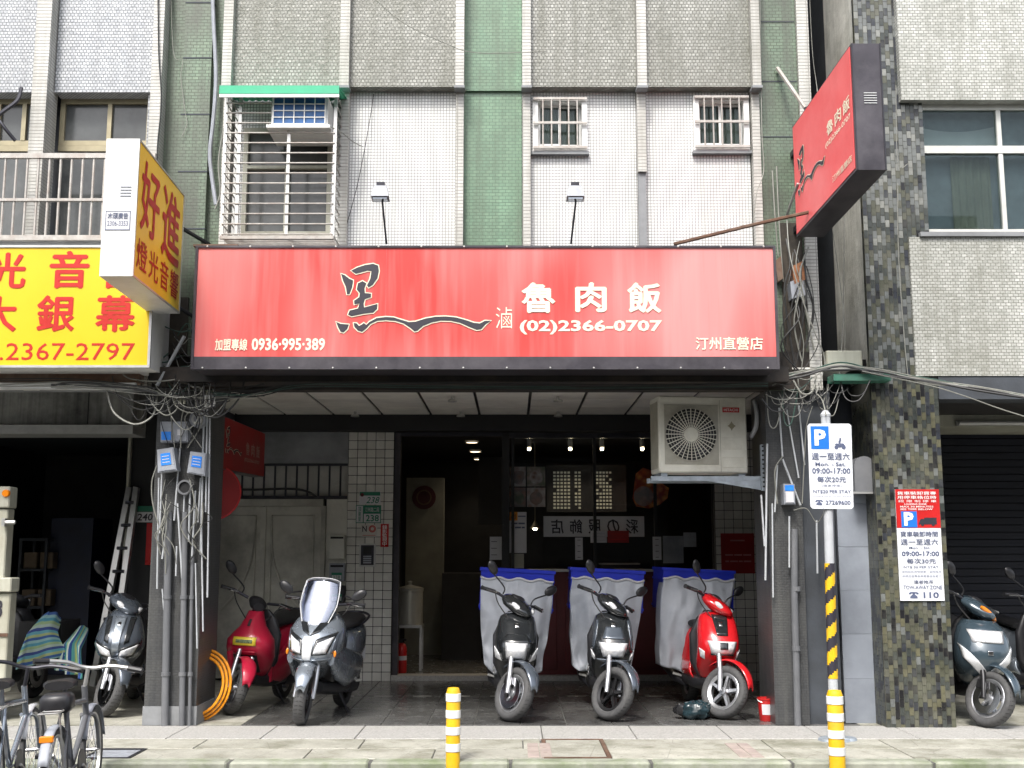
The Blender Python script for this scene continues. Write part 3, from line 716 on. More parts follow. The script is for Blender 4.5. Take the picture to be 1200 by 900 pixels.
for k in range(4):
    a = xd1 + .05 + k * (pr[0] - xd1) / 4; b = a + (pr[0] - xd1) / 4 - .1
    m = MB(); m.cbox(a, b, YB - .012, YB - .001, .12, zs - .12, .005); m.build('riser_panel', M['maroon'], front)
m = MB(); m.box(xd1 - .0, pr[0], YB - .05, YB + .1, zs - .03, zs + .0); m.build('window_sill', M['alu'], front)
fr = MB()
for px in (618, 724, 762):
    x = X(px, YB, 600)
m = MB(); m.box(xd1 + .001, pr[0], YB - .01, YB + .05, 2.84, 2.9); m.build('window_head', M['dkmetal'], front)
for px in (601, 697, 768, 836):
    x = X(px, YB, 590); m = MB(); m.box(x - .018, x + .018, YB - .01, YB + .045, zs, 2.84); m.build('mullion', M['black'], front)
for a, b in ((601, 697), (697, 768), (768, 836)):
    m = MB(); m.box(X(a, YB, 590) + .02, X(b, YB, 590) - .02, YB + .015, YB + .022, zs + .001, 2.839); m.build('window_pane', M['shopglass'], front)
# interior room shell
room = thing('shop_room', 'dark dining room behind the doorway and window', 'room', (0, YB, 0)); room['kind'] = 'structure'; del room['category']; del room['label']
xr0, xr1, yr = -1.75, 3.05, 8.2
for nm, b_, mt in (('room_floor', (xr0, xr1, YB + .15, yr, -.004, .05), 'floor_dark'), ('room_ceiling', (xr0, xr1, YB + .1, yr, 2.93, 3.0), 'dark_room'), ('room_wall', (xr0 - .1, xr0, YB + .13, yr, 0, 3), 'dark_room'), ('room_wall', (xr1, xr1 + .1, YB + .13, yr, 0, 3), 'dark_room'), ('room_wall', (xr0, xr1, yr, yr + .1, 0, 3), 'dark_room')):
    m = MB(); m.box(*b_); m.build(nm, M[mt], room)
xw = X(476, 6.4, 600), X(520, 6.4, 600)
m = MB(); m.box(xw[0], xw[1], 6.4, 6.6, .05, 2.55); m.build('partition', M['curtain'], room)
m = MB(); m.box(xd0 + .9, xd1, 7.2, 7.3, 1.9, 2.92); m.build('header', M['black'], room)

# silver double gate, transom bars and mailbox strip left of the pier
YG = YB - .1; xg0, xg1 = X(236, YG, 650), X(378, YG, 650)
g = thing('steel_gate', 'stained stainless steel double door with curved relief beside the white tiled pier', 'gate', ((xg0 + xg1) / 2, YG, 0))
zg = Z(588, YG); xm = X(308, YG, 650)
m = MB(); m.box(xg0, xg1, YG - .03, YG + .06, zg - .05, zg + .03); m.box(xg1 - .02, xg1 + .03, YG - .03, YG + .06, 0, zg - .051); m.build('gate_frame', M['steel'], g)
for (a, b) in ((xg0, xm - .004), (xm + .004, xg1 - .02)):
    m = MB(); m.cbox(a, b, YG, YG + .05, .03, zg - .05, .006); lf = m.build('door_leaf', M['steel'], g)
    e = .09; m = MB(); q = [(a + e, .2), (b - e, .2), (b - e, zg - .16), (a + e, zg - .16), (a + e, .2)]
    m.tube([(x, YG - .008, z) for x, z in q], .012, 6); m.build('border_moulding', M['steel'], lf, True)
    s = 1 if a < xm - .1 else -1; m = MB(); bx = b - e if s == 1 else a + e
    m.tube(smoothpts([(bx, YG - .012, zg - .3), (bx - s * .03, YG - .012, zg - .65), (bx - s * .16, YG - .012, zg - 1.0), (bx - s * .42, YG - .012, zg - 1.3)]), .013, 6); m.build('curved_moulding', M['steel'], lf, True)
m = MB(); m.box(xm - .03, xm + .03, YG - .03, YG - .001, .03, zg - .06); m.build('meeting_strip', M['steel'], g)
# side panel between gate and pier, with mailboxes
xa, xb = xg1 + .035, pl[0] - .002
m = MB(); m.box(xa, xb, YG, YG + .05, 0, zg + .03); m.build('side_panel', M['steel'], g)
z_a = Z(543, YG); z_b = zg + .04
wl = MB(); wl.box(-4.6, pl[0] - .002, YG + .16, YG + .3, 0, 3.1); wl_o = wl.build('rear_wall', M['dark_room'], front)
m = MB(); m.box(xg0 - .3, pl[0] - .004, YG - .02, YG + .12, z_a, 2.9); m.build('lintel', M['concrete'], front)
m = MB(); m.box(xg0 - .3, pl[0] - .004, YG + .1, YG + .13, z_b, z_a - .001); m.build('transom_backing', M['tile_white'], front)
tr = thing('transom_grille', 'row of dark upright bars above the stainless steel gate', 'grille', ((xg0 + xg1) / 2, YG, z_b))
m = MB(); m.box(xg0 - .25, pl[0] - .01, YG - .01, YG + .03, z_b - .005, z_b + .03); m.build('rail', M['dkmetal'], tr)
m = MB(); m.box(xg0 - .25, pl[0] - .01, YG - .01, YG + .03, z_a - .03, z_a - .003); m.build('rail', M['dkmetal'], tr)
k = 0; px = 258
while px < 405:
    x = X(px, YG, 565); m = MB(); m.box(x - .011, x + .011, YG, YG + .02, z_b + .03, z_a - .03); m.build('bar', M['dkmetal'], tr); px += 12.8
tag((lambda m: (m.tube(smoothpts([(X(262, YG - .03), YG - .03, Z(573, YG)), (X(300, YG - .03), YG - .03, Z(574, YG)), (X(345, YG - .03), YG - .03, Z(573, YG)), (X(366, YG), YG - .03, Z(577, YG)), (X(374, YG), YG - .03, Z(583, YG))]), .014, 6), m.build('black_cable', M['wire_k'], None, True))[1])(MB()), 'thick black cable lying along the bottom of the transom bars', 'cable')
for (ya, yb_, lab, mt) in ((627, 655, 'grey steel mailbox, top one in the strip beside the gate', 'steel'), (660, 681, 'grey mailbox with a green 238 plate below the top one', 'box_grey'), (686, 706, 'dark mailbox with green plate, lowest in the strip beside the gate', 'dkmetal')):
    r_ = R(387, ya, 405, yb_, YG); t = thing('mailbox', lab, 'mailbox', ((r_[0] + r_[1]) / 2, YG, r_[2]))
    m = MB(); m.cbox(r_[0], r_[1], YG - .09, YG - .002, r_[2], r_[3], .006); m.build('box', M[mt], t)
    m = MB(); m.box(r_[0] + .015, r_[1] - .015, YG - .094, YG - .0905, r_[3] - .045, r_[3] - .02); m.build('slot', M['black'], t)
    if ya > 655:
        m = MB(); m.box(r_[0] + .03, r_[1] - .03, YG - .097, YG - .0945 + .004, r_[2] + .02, r_[2] + .1); m.build('plate', M['green_plate'], t)
        m = MB(); m.box(r_[0] + .035, r_[1] - .035, YG - .1, YG - .0975, r_[2] + .025, r_[2] + .07); m.build('number_field', M['paper'], t)
        m = MB(); qd = [Vector((r_[0] + .05, YG - .1, r_[2] + .03)), Vector((r_[1] - .05, YG - .1, r_[2] + .03)), Vector((r_[1] - .05, YG - .1, r_[2] + .065)), Vector((r_[0] + .05, YG - .1, r_[2] + .065))]; let(m, '238', qd, 0, 0, 1, 1, .002); m.build('number', M['green_plate'], t)

# arcade side wall on the right, dark
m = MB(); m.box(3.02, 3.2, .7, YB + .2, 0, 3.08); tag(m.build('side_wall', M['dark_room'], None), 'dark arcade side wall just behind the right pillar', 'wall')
# ------------------------------------------------------------------ left neighbour
nb = thing('shophouse', 'neighbouring house on the left with brass windows above the yellow sign', 'building', (X(60, 0), 0, 0))
lx = lambda px: X(px, 0, 60)
xl = -7.5
ZL2 = Z(113, 0)
for (a, b) in ((-100, 51), (72, 184)):
    m = MB(); m.box(lx(a), lx(b), -.10, .2, ZL2, TOP); m.build('spandrel', M['mos_left'], nb)
for (a, b) in ((54, 71),): m = MB(); m.box(lx(a), lx(b), -.25, .0, ZSOF, TOP); m.build('pilaster', M['mos_fin'], nb)
m = MB(); m.box(lx(186), lx(198), -.18, .1, ZSOF, TOP); m.build('pilaster', M['mos_fin'], nb)
m = MB(); m.box(lx(179), lx(185.5), -.06, .1, Z(280, 0), TOP); m.build('edge_strip', M['mos_left'], nb)
ZW0 = Z(172, .1)
for (a, b, mul) in ((-60, 51, (0, 30)), (72, 179, (130,))):
    m = MB(); xx0, xx1 = lx(a), lx(b); zt = ZL2 - .002; f = .045
    for bx in ((xx0, xx1, zt - f, zt), (xx0, xx1, ZW0, ZW0 + f), (xx0, xx0 + f, ZW0 + f, zt - f), (xx1 - f, xx1, ZW0 + f, zt - f)): m.box(bx[0], bx[1], .06, .12, bx[2], bx[3])
    for p in mul: m.box(lx(p) - .02, lx(p) + .02, .055, .11, ZW0 + f, zt - f)
    wnd = m.build('window_frame', M['brass'], nb)
    m = MB(); m.box(xx0 + f, xx1 - f, .09, .1, ZW0 + f, zt - f); m.build('pane', M['pane_hazy'], wnd)
    m = MB(); m.box(xx0, xx1, .08, .13, ZW0 - .9, ZW0 - .06); m.build('lower_pane', M['pane_hazy'], nb)
    m = MB(); m.box(xx0, xx1, .055, .14, ZW0 - .059, ZW0 - .003); m.build('window_rail', M['brass'], nb)
m = MB(); m.box(xl, lx(190) - .003, .2, 9.5, ZSOF + .1, TOP); m.build('upper_body', M['conc_dark'], nb)
zb0 = Z(281, -.1)
m = MB(); m.box(xl, lx(186), -.1, .198, Z(456, 0), zb0); m.build('balcony_edge', M['concrete'], nb)
# railing
rr = R(-40, 183, 121, 279, -.5)
t = thing('balcony_railing', 'pale rusting balcony railing of upright bars above the yellow signboard', 'railing', ((rr[0] + rr[1]) / 2, -.5, rr[2]))
for z, h in ((rr[3], .022), (rr[2] + .46 * (rr[3] - rr[2]), .012), (rr[2], .022)):
    m = MB(); m.box(rr[0], X(182, -.5, 200), -.52, -.48, z - h, z + h); m.build('rail', M['rail'], t)
for px in [x for x in range(-35, 180, 13)]:
    x = X(px, -.5, 230); m = MB(); m.tube([(x, -.5, rr[2] + .02), (x, -.5, rr[3] - .02)], .012, 6); m.build('bar', M['rail'], t)
m = MB(); m.box(rr[0], X(182, -.5, 200), -.48, -.12, rr[2] - .08, rr[2] - .024); m.build('ledge', M['concrete'], t)
# satellite arm / bent pipe on the far left
m = MB(); m.tube(smoothpts([P(25, 103, -.35), P(20, 118, -.4), P(2, 132, -.45), P(-20, 150, -.45)]), .018, 8); m.tube(smoothpts([P(-10, 128, -.45), P(4, 148, -.45), P(18, 165, -.4)]), .016, 8)
tag(m.build('bent_pipe', M['dkmetal'], None, True), 'dark bent metal arm sticking out at the top left window', 'pipe')
# ground floor
ys = 2.3
ys = .7
sb = R(-60, 459, 155, 497, ys)
m = MB(); m.box(xl, X(156, ys, 480), ys, ys + .4, sb[2], Z(455, ys)); shb = m.build('shutter_box', M['stained_box'], nb, label='long stained grey roller shutter box over the dark shop')
m = MB(); m.box(X(103, ys, 480), X(104, ys, 480), ys - .004, ys + .001, sb[2], sb[3]); m.build('panel_joint', M['black'], nb)
m = MB(); m.box(xl, X(160, ys, 480), ys - .08, ys + .3, sb[2] - .10, sb[2] - .015); m.build('shutter_rail', M['alu'], nb)
m = MB(); m.box(xl, X(160, -.35, 450), -.38, -.34, Z(457, -.35), Z(449, -.35)); m.build('white_gutter', M['whitep'], nb)
m = MB(); m.box(xl, X(176, 0, 445), -.3, .2, Z(449, -.3), Z(434, -.3)); m.build('rusty_lintel', M['rust'], nb)
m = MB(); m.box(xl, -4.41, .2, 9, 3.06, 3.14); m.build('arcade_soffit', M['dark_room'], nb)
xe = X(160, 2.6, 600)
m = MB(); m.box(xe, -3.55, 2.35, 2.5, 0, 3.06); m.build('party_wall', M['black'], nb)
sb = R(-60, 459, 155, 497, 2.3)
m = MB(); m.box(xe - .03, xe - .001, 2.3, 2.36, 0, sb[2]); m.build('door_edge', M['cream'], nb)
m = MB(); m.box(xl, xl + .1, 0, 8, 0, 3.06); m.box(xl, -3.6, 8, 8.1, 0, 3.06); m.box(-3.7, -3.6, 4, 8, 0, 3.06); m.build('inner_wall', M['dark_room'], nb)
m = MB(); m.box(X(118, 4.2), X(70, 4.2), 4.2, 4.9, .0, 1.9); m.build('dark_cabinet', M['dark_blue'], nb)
# fluorescent lamp
a = P(118, 511, 2.5); b = P(161, 511, 2.5)
t = thing('fluorescent_lamp', 'lit bluish fluorescent tube under the shutter box of the left shop', 'lamp', (a.x, 2.5, a.z))
m = MB(); m.tube([a, (b.x, 2.5, a.z)], .016, 8); m.build('tube', M['tube_lit'], t, True)
m = MB(); m.box(a.x - .02, b.x + .02, 2.47, 2.53, a.z + .02, a.z + .06); m.build('holder', M['whitep'], t)
# shelving inside left shop
t = thing('storage_shelf', 'dim metal shelf frame deep inside the dark left shop', 'shelf', (-5.3, 4, 0))
for px in (22, 52): m = MB(); x = X(px, 4.0, 650); m.box(x, x + .03, 4, 4.03, 0, 1.65); m.box(x, x + .03, 4.4, 4.43, 0, 1.65); m.build('post', M['conc_dark'], t)
for z in (.35, .8, 1.25, 1.62): m = MB(); m.box(X(22, 4, 650), X(52, 4, 650) + .03, 3.995, 4.45, z, z + .03); m.build('shelf_board', M['conc_dark'], t)
random.seed(11)
for k in range(6):
    x = X(23, 4, 650) + .03 + (k % 2) * .2; z = (.38, .83, 1.28)[k // 2]
    m = MB(); m.cbox(x, x + .16, 4.05, 4.3, z, z + .2, .01)
    tag(m.build('storage_box', mat('carton', (.16, .12, .08), .8), None), 'dim brown carton on the shelf inside the dark left shop', 'carton', 'cartons on the dim shelf')
# ladder
t = thing('ladder', 'grey aluminium ladder leaning in the dark left shop doorway', 'ladder', P(125, 740, 2.0))
t.location.z = 0
pa, pb = P(128, 700, 2.0), P(152, 571, 2.3)
pa = pa + (pa - pb) * .75
for dx in (0, .17):
    m = MB(); a = pa + Vector((dx, -.0 , 0)); b = pb + Vector((dx * .45, .0, 0)); d = (b - a).normalized(); u = Vector((1, 0, -.25)).normalized() * .028; v = Vector((0, .035, 0))
    m.hexa([a - u - v, a + u - v, a + u + v, a - u + v], [b - u - v, b + u - v, b + u + v, b - u + v]); m.build('rail', M['alu'], t)
for k in range(8):
    f_ = (k + .7) / 8.4; a = pa.lerp(pb, f_); m = MB(); m.tube([a + Vector((0, -.04, 0)), a + Vector((.17 * (1 - f_ * .55), -.04, 0))], .018, 6); m.build('rung', M['dkmetal'], t)
# house number 240 and red strip
q = pquad(158, 600, 181, 612, 2.3); m = MB(); t = thing('number_plate', 'white and green house number plate reading 240 on the dark wall', 'number plate', (q[0] + q[1]) / 2)
m.hexa(q, [p + Vector((0, .02, 0)) for p in q]); m.build('plate', M['paper'], t)
q2 = pquad(160, 593, 181, 599.5, 2.3); m = MB(); m.hexa(q2, [p + Vector((0, .02, 0)) for p in q2]); m.build('green_field', M['green_plate'], t)
m = MB(); let(m, '240', q, .12, .15, .9, .85, .003, .02, slant=.04); m.build('number', M['black_let'], t)
q = pquad(171, 613, 179, 662, 2.32); m = MB(); m.hexa(q, [p + Vector((0, .025, 0)) for p in q]); tag(m.build('red_strip', M['red'], None), 'narrow upright red strip under the 240 number plate', 'sign')
# cream cargo box at left edge
yc = .2
t = thing('cargo_box', 'weathered cream steel box body with hinge and amber lamp at the left edge', 'cargo box', (X(5, yc), yc, 0))
r_ = R(-60, 596, 7, 680, yc); m = MB(); m.cbox(r_[0], r_[1], yc, yc + .14, r_[2], r_[3], .01); m.build('upper_panel', M['cream'], t)
r2 = R(-60, 570, 11, 595, yc - .03); m = MB(); m.cbox(r2[0], r2[1], yc - .03, yc + .14, r2[2], r2[3], .01); m.build('top_rail', M['cream'], t)
r3 = R(-60, 677, 13, 694, yc - .04); m = MB(); m.cbox(r3[0], r3[1], yc - .04, yc + .14, r3[2], r3[3], .01); m.build('side_rail', M['cream'], t)
r4 = R(-60, 695, 9, 800, yc); m = MB(); m.cbox(r4[0], r4[1], yc, yc + .14, .25, r4[3], .01); m.build('lower_panel', M['cream'], t)
m = MB(); m.box(r4[0], r4[1] - .05, yc + .02, yc + .12, 0, .249); m.build('base', M['dkmetal'], t)
c = P(6, 578, yc - .05); m = MB(); m.lathe([(.0, 0), (.03, .0), (.036, .015), (.036, .03)], c, (0, 1, 0), 16); m.build('amber_lamp', M['lens_o'], t, True)
c = P(10, 612, yc - .05); m = MB(); m.tube([P(3, 612, yc - .04), P(18, 612, yc - .04)], .018, 8); m.box(c.x - .06, c.x - .03, yc - .06, yc - .001, c.z - .035, c.z + .035); m.build('hinge', M['alu'], t, True)
m = MB(); letp(m, '3', -5, 703, 3, 724, yc - .002, bold=.02); m.build('number', M['black_let'], t)
m = MB(); m.box(r4[0], r4[1] + .002, yc - .012, yc - .001, Z(746, yc), Z(742, yc)); m.build('seam', M['rust'], t)

# ------------------------------------------------------------------ right neighbour
rb = thing('corner_house', 'weathered white mosaic house on the right with large aluminium windows', 'building', (X(1130, 0), 0, 0))
yR = -.15
xa, xb = X(1018, yR, 250), 8.5
xp = X(1064, yR, 250)          # right edge of pillar upstairs
rx = lambda px: X(px, yR, 200)
zsp = Z(121, yR); zwb = Z(275, yR); zlo = Z(441, yR)
m = MB(); m.box(rx(1057), xb, yR - .08, yR + .2, zsp, TOP); m.build('spandrel', M['mos_right'], rb)
m = MB(); m.box(X(1068, yR, 360), xb, yR - .03, yR + .2, zlo, zwb - .03); m.build('spandrel', M['mos_right'], rb)
m = MB(); m.box(rx(1072), xb, yR - .06, yR + .1, zwb - .029, zwb + .01); m.build('sill', M['concrete'], rb)
m = MB(); m.box(xa + .05, xb, yR + .21, 9, 3.0, TOP); m.build('upper_body', M['conc_dark'], rb)
m = MB(); m.box(xa, xa + .049, yR + .051, 1.0, zlo, TOP); m.build('flank_wall', M['plaster'], rb)
m = MB(); m.box(xa + .004, xa + .049, 1.001, 6, 0, TOP); m.box(xa + .004, xa + .049, .3, 1.0, 0, zlo - .001); m.build('grimy_shaded_flank', M['conc_dark'], rb)  # deeper flank darker: dirt and the alley's shade put into the colour
m = MB(); m.box(rx(1066), rx(1073), yR + .02, yR + .2, zwb + .011, zsp - .001); m.build('window_reveal', M['mos_right'], rb)
wx0, wx1 = rx(1077), xb; f = .05; m = MB()
ztr = Z(178, yR)
W_ = [(wx0, wx1, zsp - f, zsp - .002), (wx0, wx1, zwb + .011, zwb + .06), (wx0, wx0 + f, zwb + .06, zsp - f), (wx0 + f, wx1, ztr, ztr + .07)]
for c in W_: m.box(c[0], c[1], yR + .03, yR + .1, c[2], c[3])
for px in (1176, 1290): m.box(rx(px) - .02, rx(px) + .02, yR + .035, yR + .095, zwb + .06, ztr); m.box(rx(px) - .02, rx(px) + .02, yR + .035, yR + .095, ztr + .07, zsp - f)
wn_ = m.build('window_frame', M['pale_alu'], rb)
for a, b in ((wx0 + f, rx(1176) - .02), (rx(1176) + .02, rx(1290) - .02)):
    for c, d in ((zwb + .06, ztr), (ztr + .07, zsp - f)):
        m = MB(); m.box(a, b, yR + .06, yR + .066, c, d); m.build('pane', M['pane'], wn_)
m = MB(); m.box(wx0, wx1, yR + .165, yR + .195, zwb + .02, zsp - .02); m.build('room_shade', M['box_grey'], rb)
cA = rx(1182); m = MB(); m.grid(lambda u, v: (wx0 + .42 * (cA - wx0) + (cA - wx0) * .45 * u, yR + .14 + .012 * sin(u * 34), zwb + (ztr - zwb) * v), 44, 2); m.build('curtain', M['curtain'], rb, smooth=True)
m = MB(); m.grid(lambda u, v: (wx0 + (cA - wx0) * u, yR + .14, ztr + (zsp - ztr) * (.25 + .4 * v) - .06 * sin(pi * u)), 16, 2); m.build('blind', M['paper'], rb, smooth=True)
# mosaic pillar: real tiles
zt_ = Z(441, yR)
pm = MB(); x0p, x1p = X(1020, yR, 640), X(1110, yR, 640)
x0p, x1p = X(1030, yR, 655), X(1110, yR, 655)
pil = thing('mosaic_pillar', 'pillar clad in dark and olive upright mosaic tiles carrying the red and white parking notice', 'pillar', ((x0p + x1p) / 2, yR, 0))
pm.box(x0p, x1p, yR, yR + .6, 0, zlo - .01); pm.box(x0p, x1p, yR, yR + .05, zlo - .009, TOP); pm.build('pillar_core', mat('pillar_grout', (.17, .17, .14), .9, var=.4, scale=3, dirt=(.05, .05, .045), dirtamt=.7), pil)
pcols = [(.014, .014, .016), (.085, .088, .060), (.105, .105, .078), (.050, .057, .052), (.12, .115, .070), (.032, .036, .045), (.15, .16, .155), (.24, .245, .225)]
pmats = [mat('pillar_tile_%s' % n_, c, .3, var=.25, scale=12, dirt=(.18, .18, .15), dirtamt=.35) for n_, c in zip(('black', 'olive', 'sand', 'slate', 'ochre', 'navy', 'ash', 'stone'), pcols)]
random.seed(5); tw, th = .038, .070
tm = MB(); wts = [5, 5, 3, 6, 2, 3]; nx = int((x1p - x0p) / tw); tw = (x1p - x0p) / nx
for i in range(nx):
    z = -.04 * (i % 2)
    while z < TOP - .1:
        a = max(z + .002, .0); b = z + th - .002
        if b > a:
            hi = 1 if z > 3 else 0
            k = random.choices(range(8), [1, 2, 2, 7, 0, 4, 9, 2] if hi else [3, 6, 3, 7, 2, 3, 1, 0] if z < .5 else wts + [2, 0])[0]; d = random.uniform(.004, .007)
            X0, X1 = x0p + i * tw + .002, x0p + (i + 1) * tw - .002
            tm._add([(X0, yR - d, a), (X1, yR - d, a), (X1, yR - d, b), (X0, yR - d, b), (X0, yR, a), (X1, yR, a), (X1, yR, b), (X0, yR, b)], [(0, 1, 2, 3), (4, 0, 3, 7), (1, 5, 6, 2), (3, 2, 6, 7)], k)
        z += th
o = tm.build('mosaic_tile', pmats, pil, kind='stuff')
tm = MB()
for i in range(14):
    z = -.04 * (i % 2)
    while z < TOP - .1:
        a = max(z + .002, .0); b = z + th - .002; Y0, Y1 = yR + i * tw + .002, yR + (i + 1) * tw - .002
        if z > 2.75 and i > 0: break
        tm._add([(x0p - .005, Y0, a), (x0p - .005, Y1, a), (x0p - .005, Y1, b), (x0p - .005, Y0, b), (x0p, Y0, a), (x0p, Y1, a), (x0p, Y1, b), (x0p, Y0, b)], [(0, 3, 2, 1), (3, 7, 6, 2)], random.choices(range(6), wts)[0]); z += th
tm.build('side_mosaic_tile', pmats, pil, kind='stuff')
# ground floor right
yS = 2.2
m = MB(); m.box(x1p + .002, xb, yS - .6, yS + .2, Z(507, yS), 3.05); m.build('shutter_beam', M['cream'], rb)
m = MB(); m.box(x1p + .002, xb, yR + .0, 9, 3.0 - .12, 2.999); m.build('arcade_soffit', M['dark_room'], rb)
m = MB(); m.box(x1p + .002, xb, yR - .02, yR + .25, Z(468, yR), zlo - .001); m.build('street_beam', M['conc_dark'], rb)
m = MB(); m.box(x1p - .3, x1p - .02, yR + .6, yS + .3, 0, 2.88); m.build('cross_wall', M['dark_room'], rb)
m = MB(); m.box(3.6, xb, yS + .55, yS + .6, 0, 2.87); m.build('shutter_back', M['black'], rb)
sh = thing('roller_shutter', 'navy roller shutter with horizontal slats in the right arcade', 'shutter', (X(1160, yS), yS + .4, 0))
sx0, sx1 = x1p + .0, xb; m = MB(); m.box(0, sx1 - sx0, 0, .02, 0, .072); o = None
zz = .02
while zz < Z(509, yS) + .1:
    if o is None: o = m.build('slat', M['shutter'], sh)
    else: o = at(None, (0, 0, 0), o, sh)
    o.location = Vector((sx0, yS + .40 + .004 * random.random(), zz)); zz += .08
a = P(1124, 496, yS - .66); b = P(1215, 500, yS - .66)
t = thing('fluorescent_lamp', 'unlit pale fluorescent tube under the beam of the right arcade', 'lamp', (a.x, a.y, a.z))
m = MB(); m.tube([a, (b.x, b.y, a.z)], .018, 8); m.build('tube', M['whitep'], t, True)
m = MB(); m.box(a.x - .02, b.x, a.y + .02, a.y + .058, a.z - .02, a.z + .03); m.build('holder', M['alu'], t)
# cement wall and dark recess between the two houses
m = MB(); r_ = R(984, 532, 1036, 700, .12); r_ = (X(985, .12, 700), X(1035, .12, 700), 0, Z(530, .12))
t = thing('cement_wall', 'board marked grey cement wall stub between the dark pillar and the mosaic pillar', 'wall', ((r_[0] + r_[1]) / 2, .12, 0))
zz = 0; k = 0
while zz < r_[3] - .1:
    m = MB(); h = min(.38, r_[3] - zz); m.cbox(r_[0], r_[1], .12 + .002 * (k % 2), .7, zz, zz + h - .0015, .0012); m.build('cement_course', M['wall_blue'], t); zz += h; k += 1
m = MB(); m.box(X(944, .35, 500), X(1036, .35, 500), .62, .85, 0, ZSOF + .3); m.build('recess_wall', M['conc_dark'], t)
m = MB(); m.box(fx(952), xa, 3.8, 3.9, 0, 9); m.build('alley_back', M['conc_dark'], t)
# cowl
c = R(996, 536, 1020, 577, .06); t = thing('vent_cowl', 'rounded dark grey metal cowl on the cement wall behind the parking sign', 'vent', ((c[0] + c[1]) / 2, .06, c[2]))
w2 = (c[1] - c[0]) / 2; m = MB(); m.prism([(-w2, 0), (w2, 0), (w2, c[3] - c[2] - w2)] + [(w2 * cos(a_ * pi / 8), c[3] - c[2] - w2 + w2 * sin(a_ * pi / 8)) for a_ in range(1, 8)] + [(-w2, c[3] - c[2] - w2)], ((c[0] + c[1]) / 2, -.08, c[2]), (1, 0, 0), (0, 0, 1), (0, .19, 0)); m.build('hood', M['pvc'], t)
m = MB(); m.box(c[0] - .02, c[1] + .14, -.09, -.07, c[2] - .02, c[2] - .002); m.build('flange', M['alu'], t)
# right dark pillar
x0q, x1q = X(904, 0, 700), X(984, 0, 700)
rp = thing('dark_pillar', 'dark grey tiled pillar behind the white parking sign with a pipe on it', 'pillar', ((x0q + x1q) / 2, 0, 0))
m = MB(); m.box(x0q, X(944, 0, 700), -.0, .6, 0, ZSOF + .0); m.build('pillar_shaft', M['pillar_dark'], rp)
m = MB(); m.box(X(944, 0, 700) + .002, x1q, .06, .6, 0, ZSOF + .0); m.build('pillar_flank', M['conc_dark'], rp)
m = MB(); m.tube([P(935, 850, -.05), P(931, 700, -.05), P(931, 620, -.05)], .03, 10); m.build('drain_pipe', M['pvc'], rp, True)
for py in (760, 690): c = P(933, py, -.05); m = MB(); m.lathe([(.037, -.02), (.037, .02)], c, (0, 0, 1), 12, True); m.build('pipe_collar', M['pvc'], rp, True)
# left dark pillar
x0q, x1q = X(170, 0, 800), X(231, 0, 800)
lp = thing('dark_pillar', 'dark grey tiled pillar with grey conduits and meter boxes between the two shops', 'pillar', ((x0q + x1q) / 2, 0, 0))
m = MB(); m.box(x0q, x1q, 0, .62, .16, ZSOF); m.build('pillar_shaft', M['pillar_dark'], lp)
m = MB(); m.box(x0q - .008, x1q + .008, -.008, .63, 0, .159); m.build('plinth', M['concrete'], lp)
for (pb_, pt_, r, py1) in ((193, 198, .032, 600), (213, 217, .026, 600), (222, 226, .015, 640)):
    m = MB(); m.tube([P(pb_, 851, -.05), P((pb_ + pt_) / 2, 720, -.05), P(pt_, py1, -.05)], r, 10); m.build('conduit', M['pvc'], lp, True)
    for py in (790, 700): c = P(pb_ + (pt_ - pb_) * (851 - py) / 250, py, -.05); m = MB(); m.lathe([(r + .007, -.015), (r + .007, .015)], c, (0, 0, 1), 12, True); m.build('conduit_clip', M['pvc'], lp, True)
random.seed(21)
for (xa_, ya_, xb_, yb_, r) in ((190, 545, 187, 625, .008), (198, 600, 190, 655, .009), (211, 525, 204, 610, .008), (216, 580, 213, 668, .007), (223, 568, 221, 635, .009), (229, 575, 225, 652, .008), (235, 560, 232, 612, .007), (239, 480, 235, 650, .009), (243, 470, 241, 600, .008), (246, 490, 243, 700, .008), (208, 590, 214, 690, .008), (186, 560, 184, 690, .007), (190, 690, 192, 715, .006), (207, 640, 206, 675, .007), (236, 620, 238, 740, .007), (229, 660, 231, 760, .006)):
    m = MB(); m.tube([P(xa_, ya_, -.06), P(xb_, yb_, -.06)], r, 6); m.build('thin_conduit', M['pvc_light'], lp, True)
# distant opposite row, seen only as what the street faces
# ------------------------------------------------------------------ brush logo and main signboard
def lg(pts): return [((x - 575) / 612, 1 - (y - 128) / 277) for x, y in pts]
STROKES = [
 [(597,170),(612,176),(630,190),(645,196),(642,222),(632,250),(622,250),(617,222),(605,196)],
 [(636,158),(660,146),(690,136),(722,131),(742,138),(745,160),(740,188),(722,214),(706,224),(700,216),(712,190),(716,160),(700,158),(672,166),(655,170)],
 [(664,208),(682,199),(697,208),(690,228),(692,246),(716,248),(716,262),(692,270),(688,288),(690,302),(742,288),(741,308),(726,322),(690,326),(642,336),(628,330),(634,314),(666,306),(672,286),(652,290),(650,276),(670,262),(672,246),(660,232)],
 [(582,358),(600,366),(632,368),(626,386),(612,399),(600,396),(590,378)],
 [(650,362),(662,364),(672,374),(686,366),(690,362),(700,370),(712,358),(740,343),(775,339),(806,341),(836,350),(866,359),(892,357),(930,345),(970,338),(1010,337),(1050,341),(1090,352),(1120,362),(1142,364),(1162,354),(1185,353),(1164,368),(1148,386),(1130,389),(1104,379),(1066,362),(1030,354),(990,353),(955,360),(920,374),(900,392),(888,395),(872,382),(845,364),(812,354),(776,351),(742,354),(716,366),(700,384),(684,397),(668,392),(654,378)]]
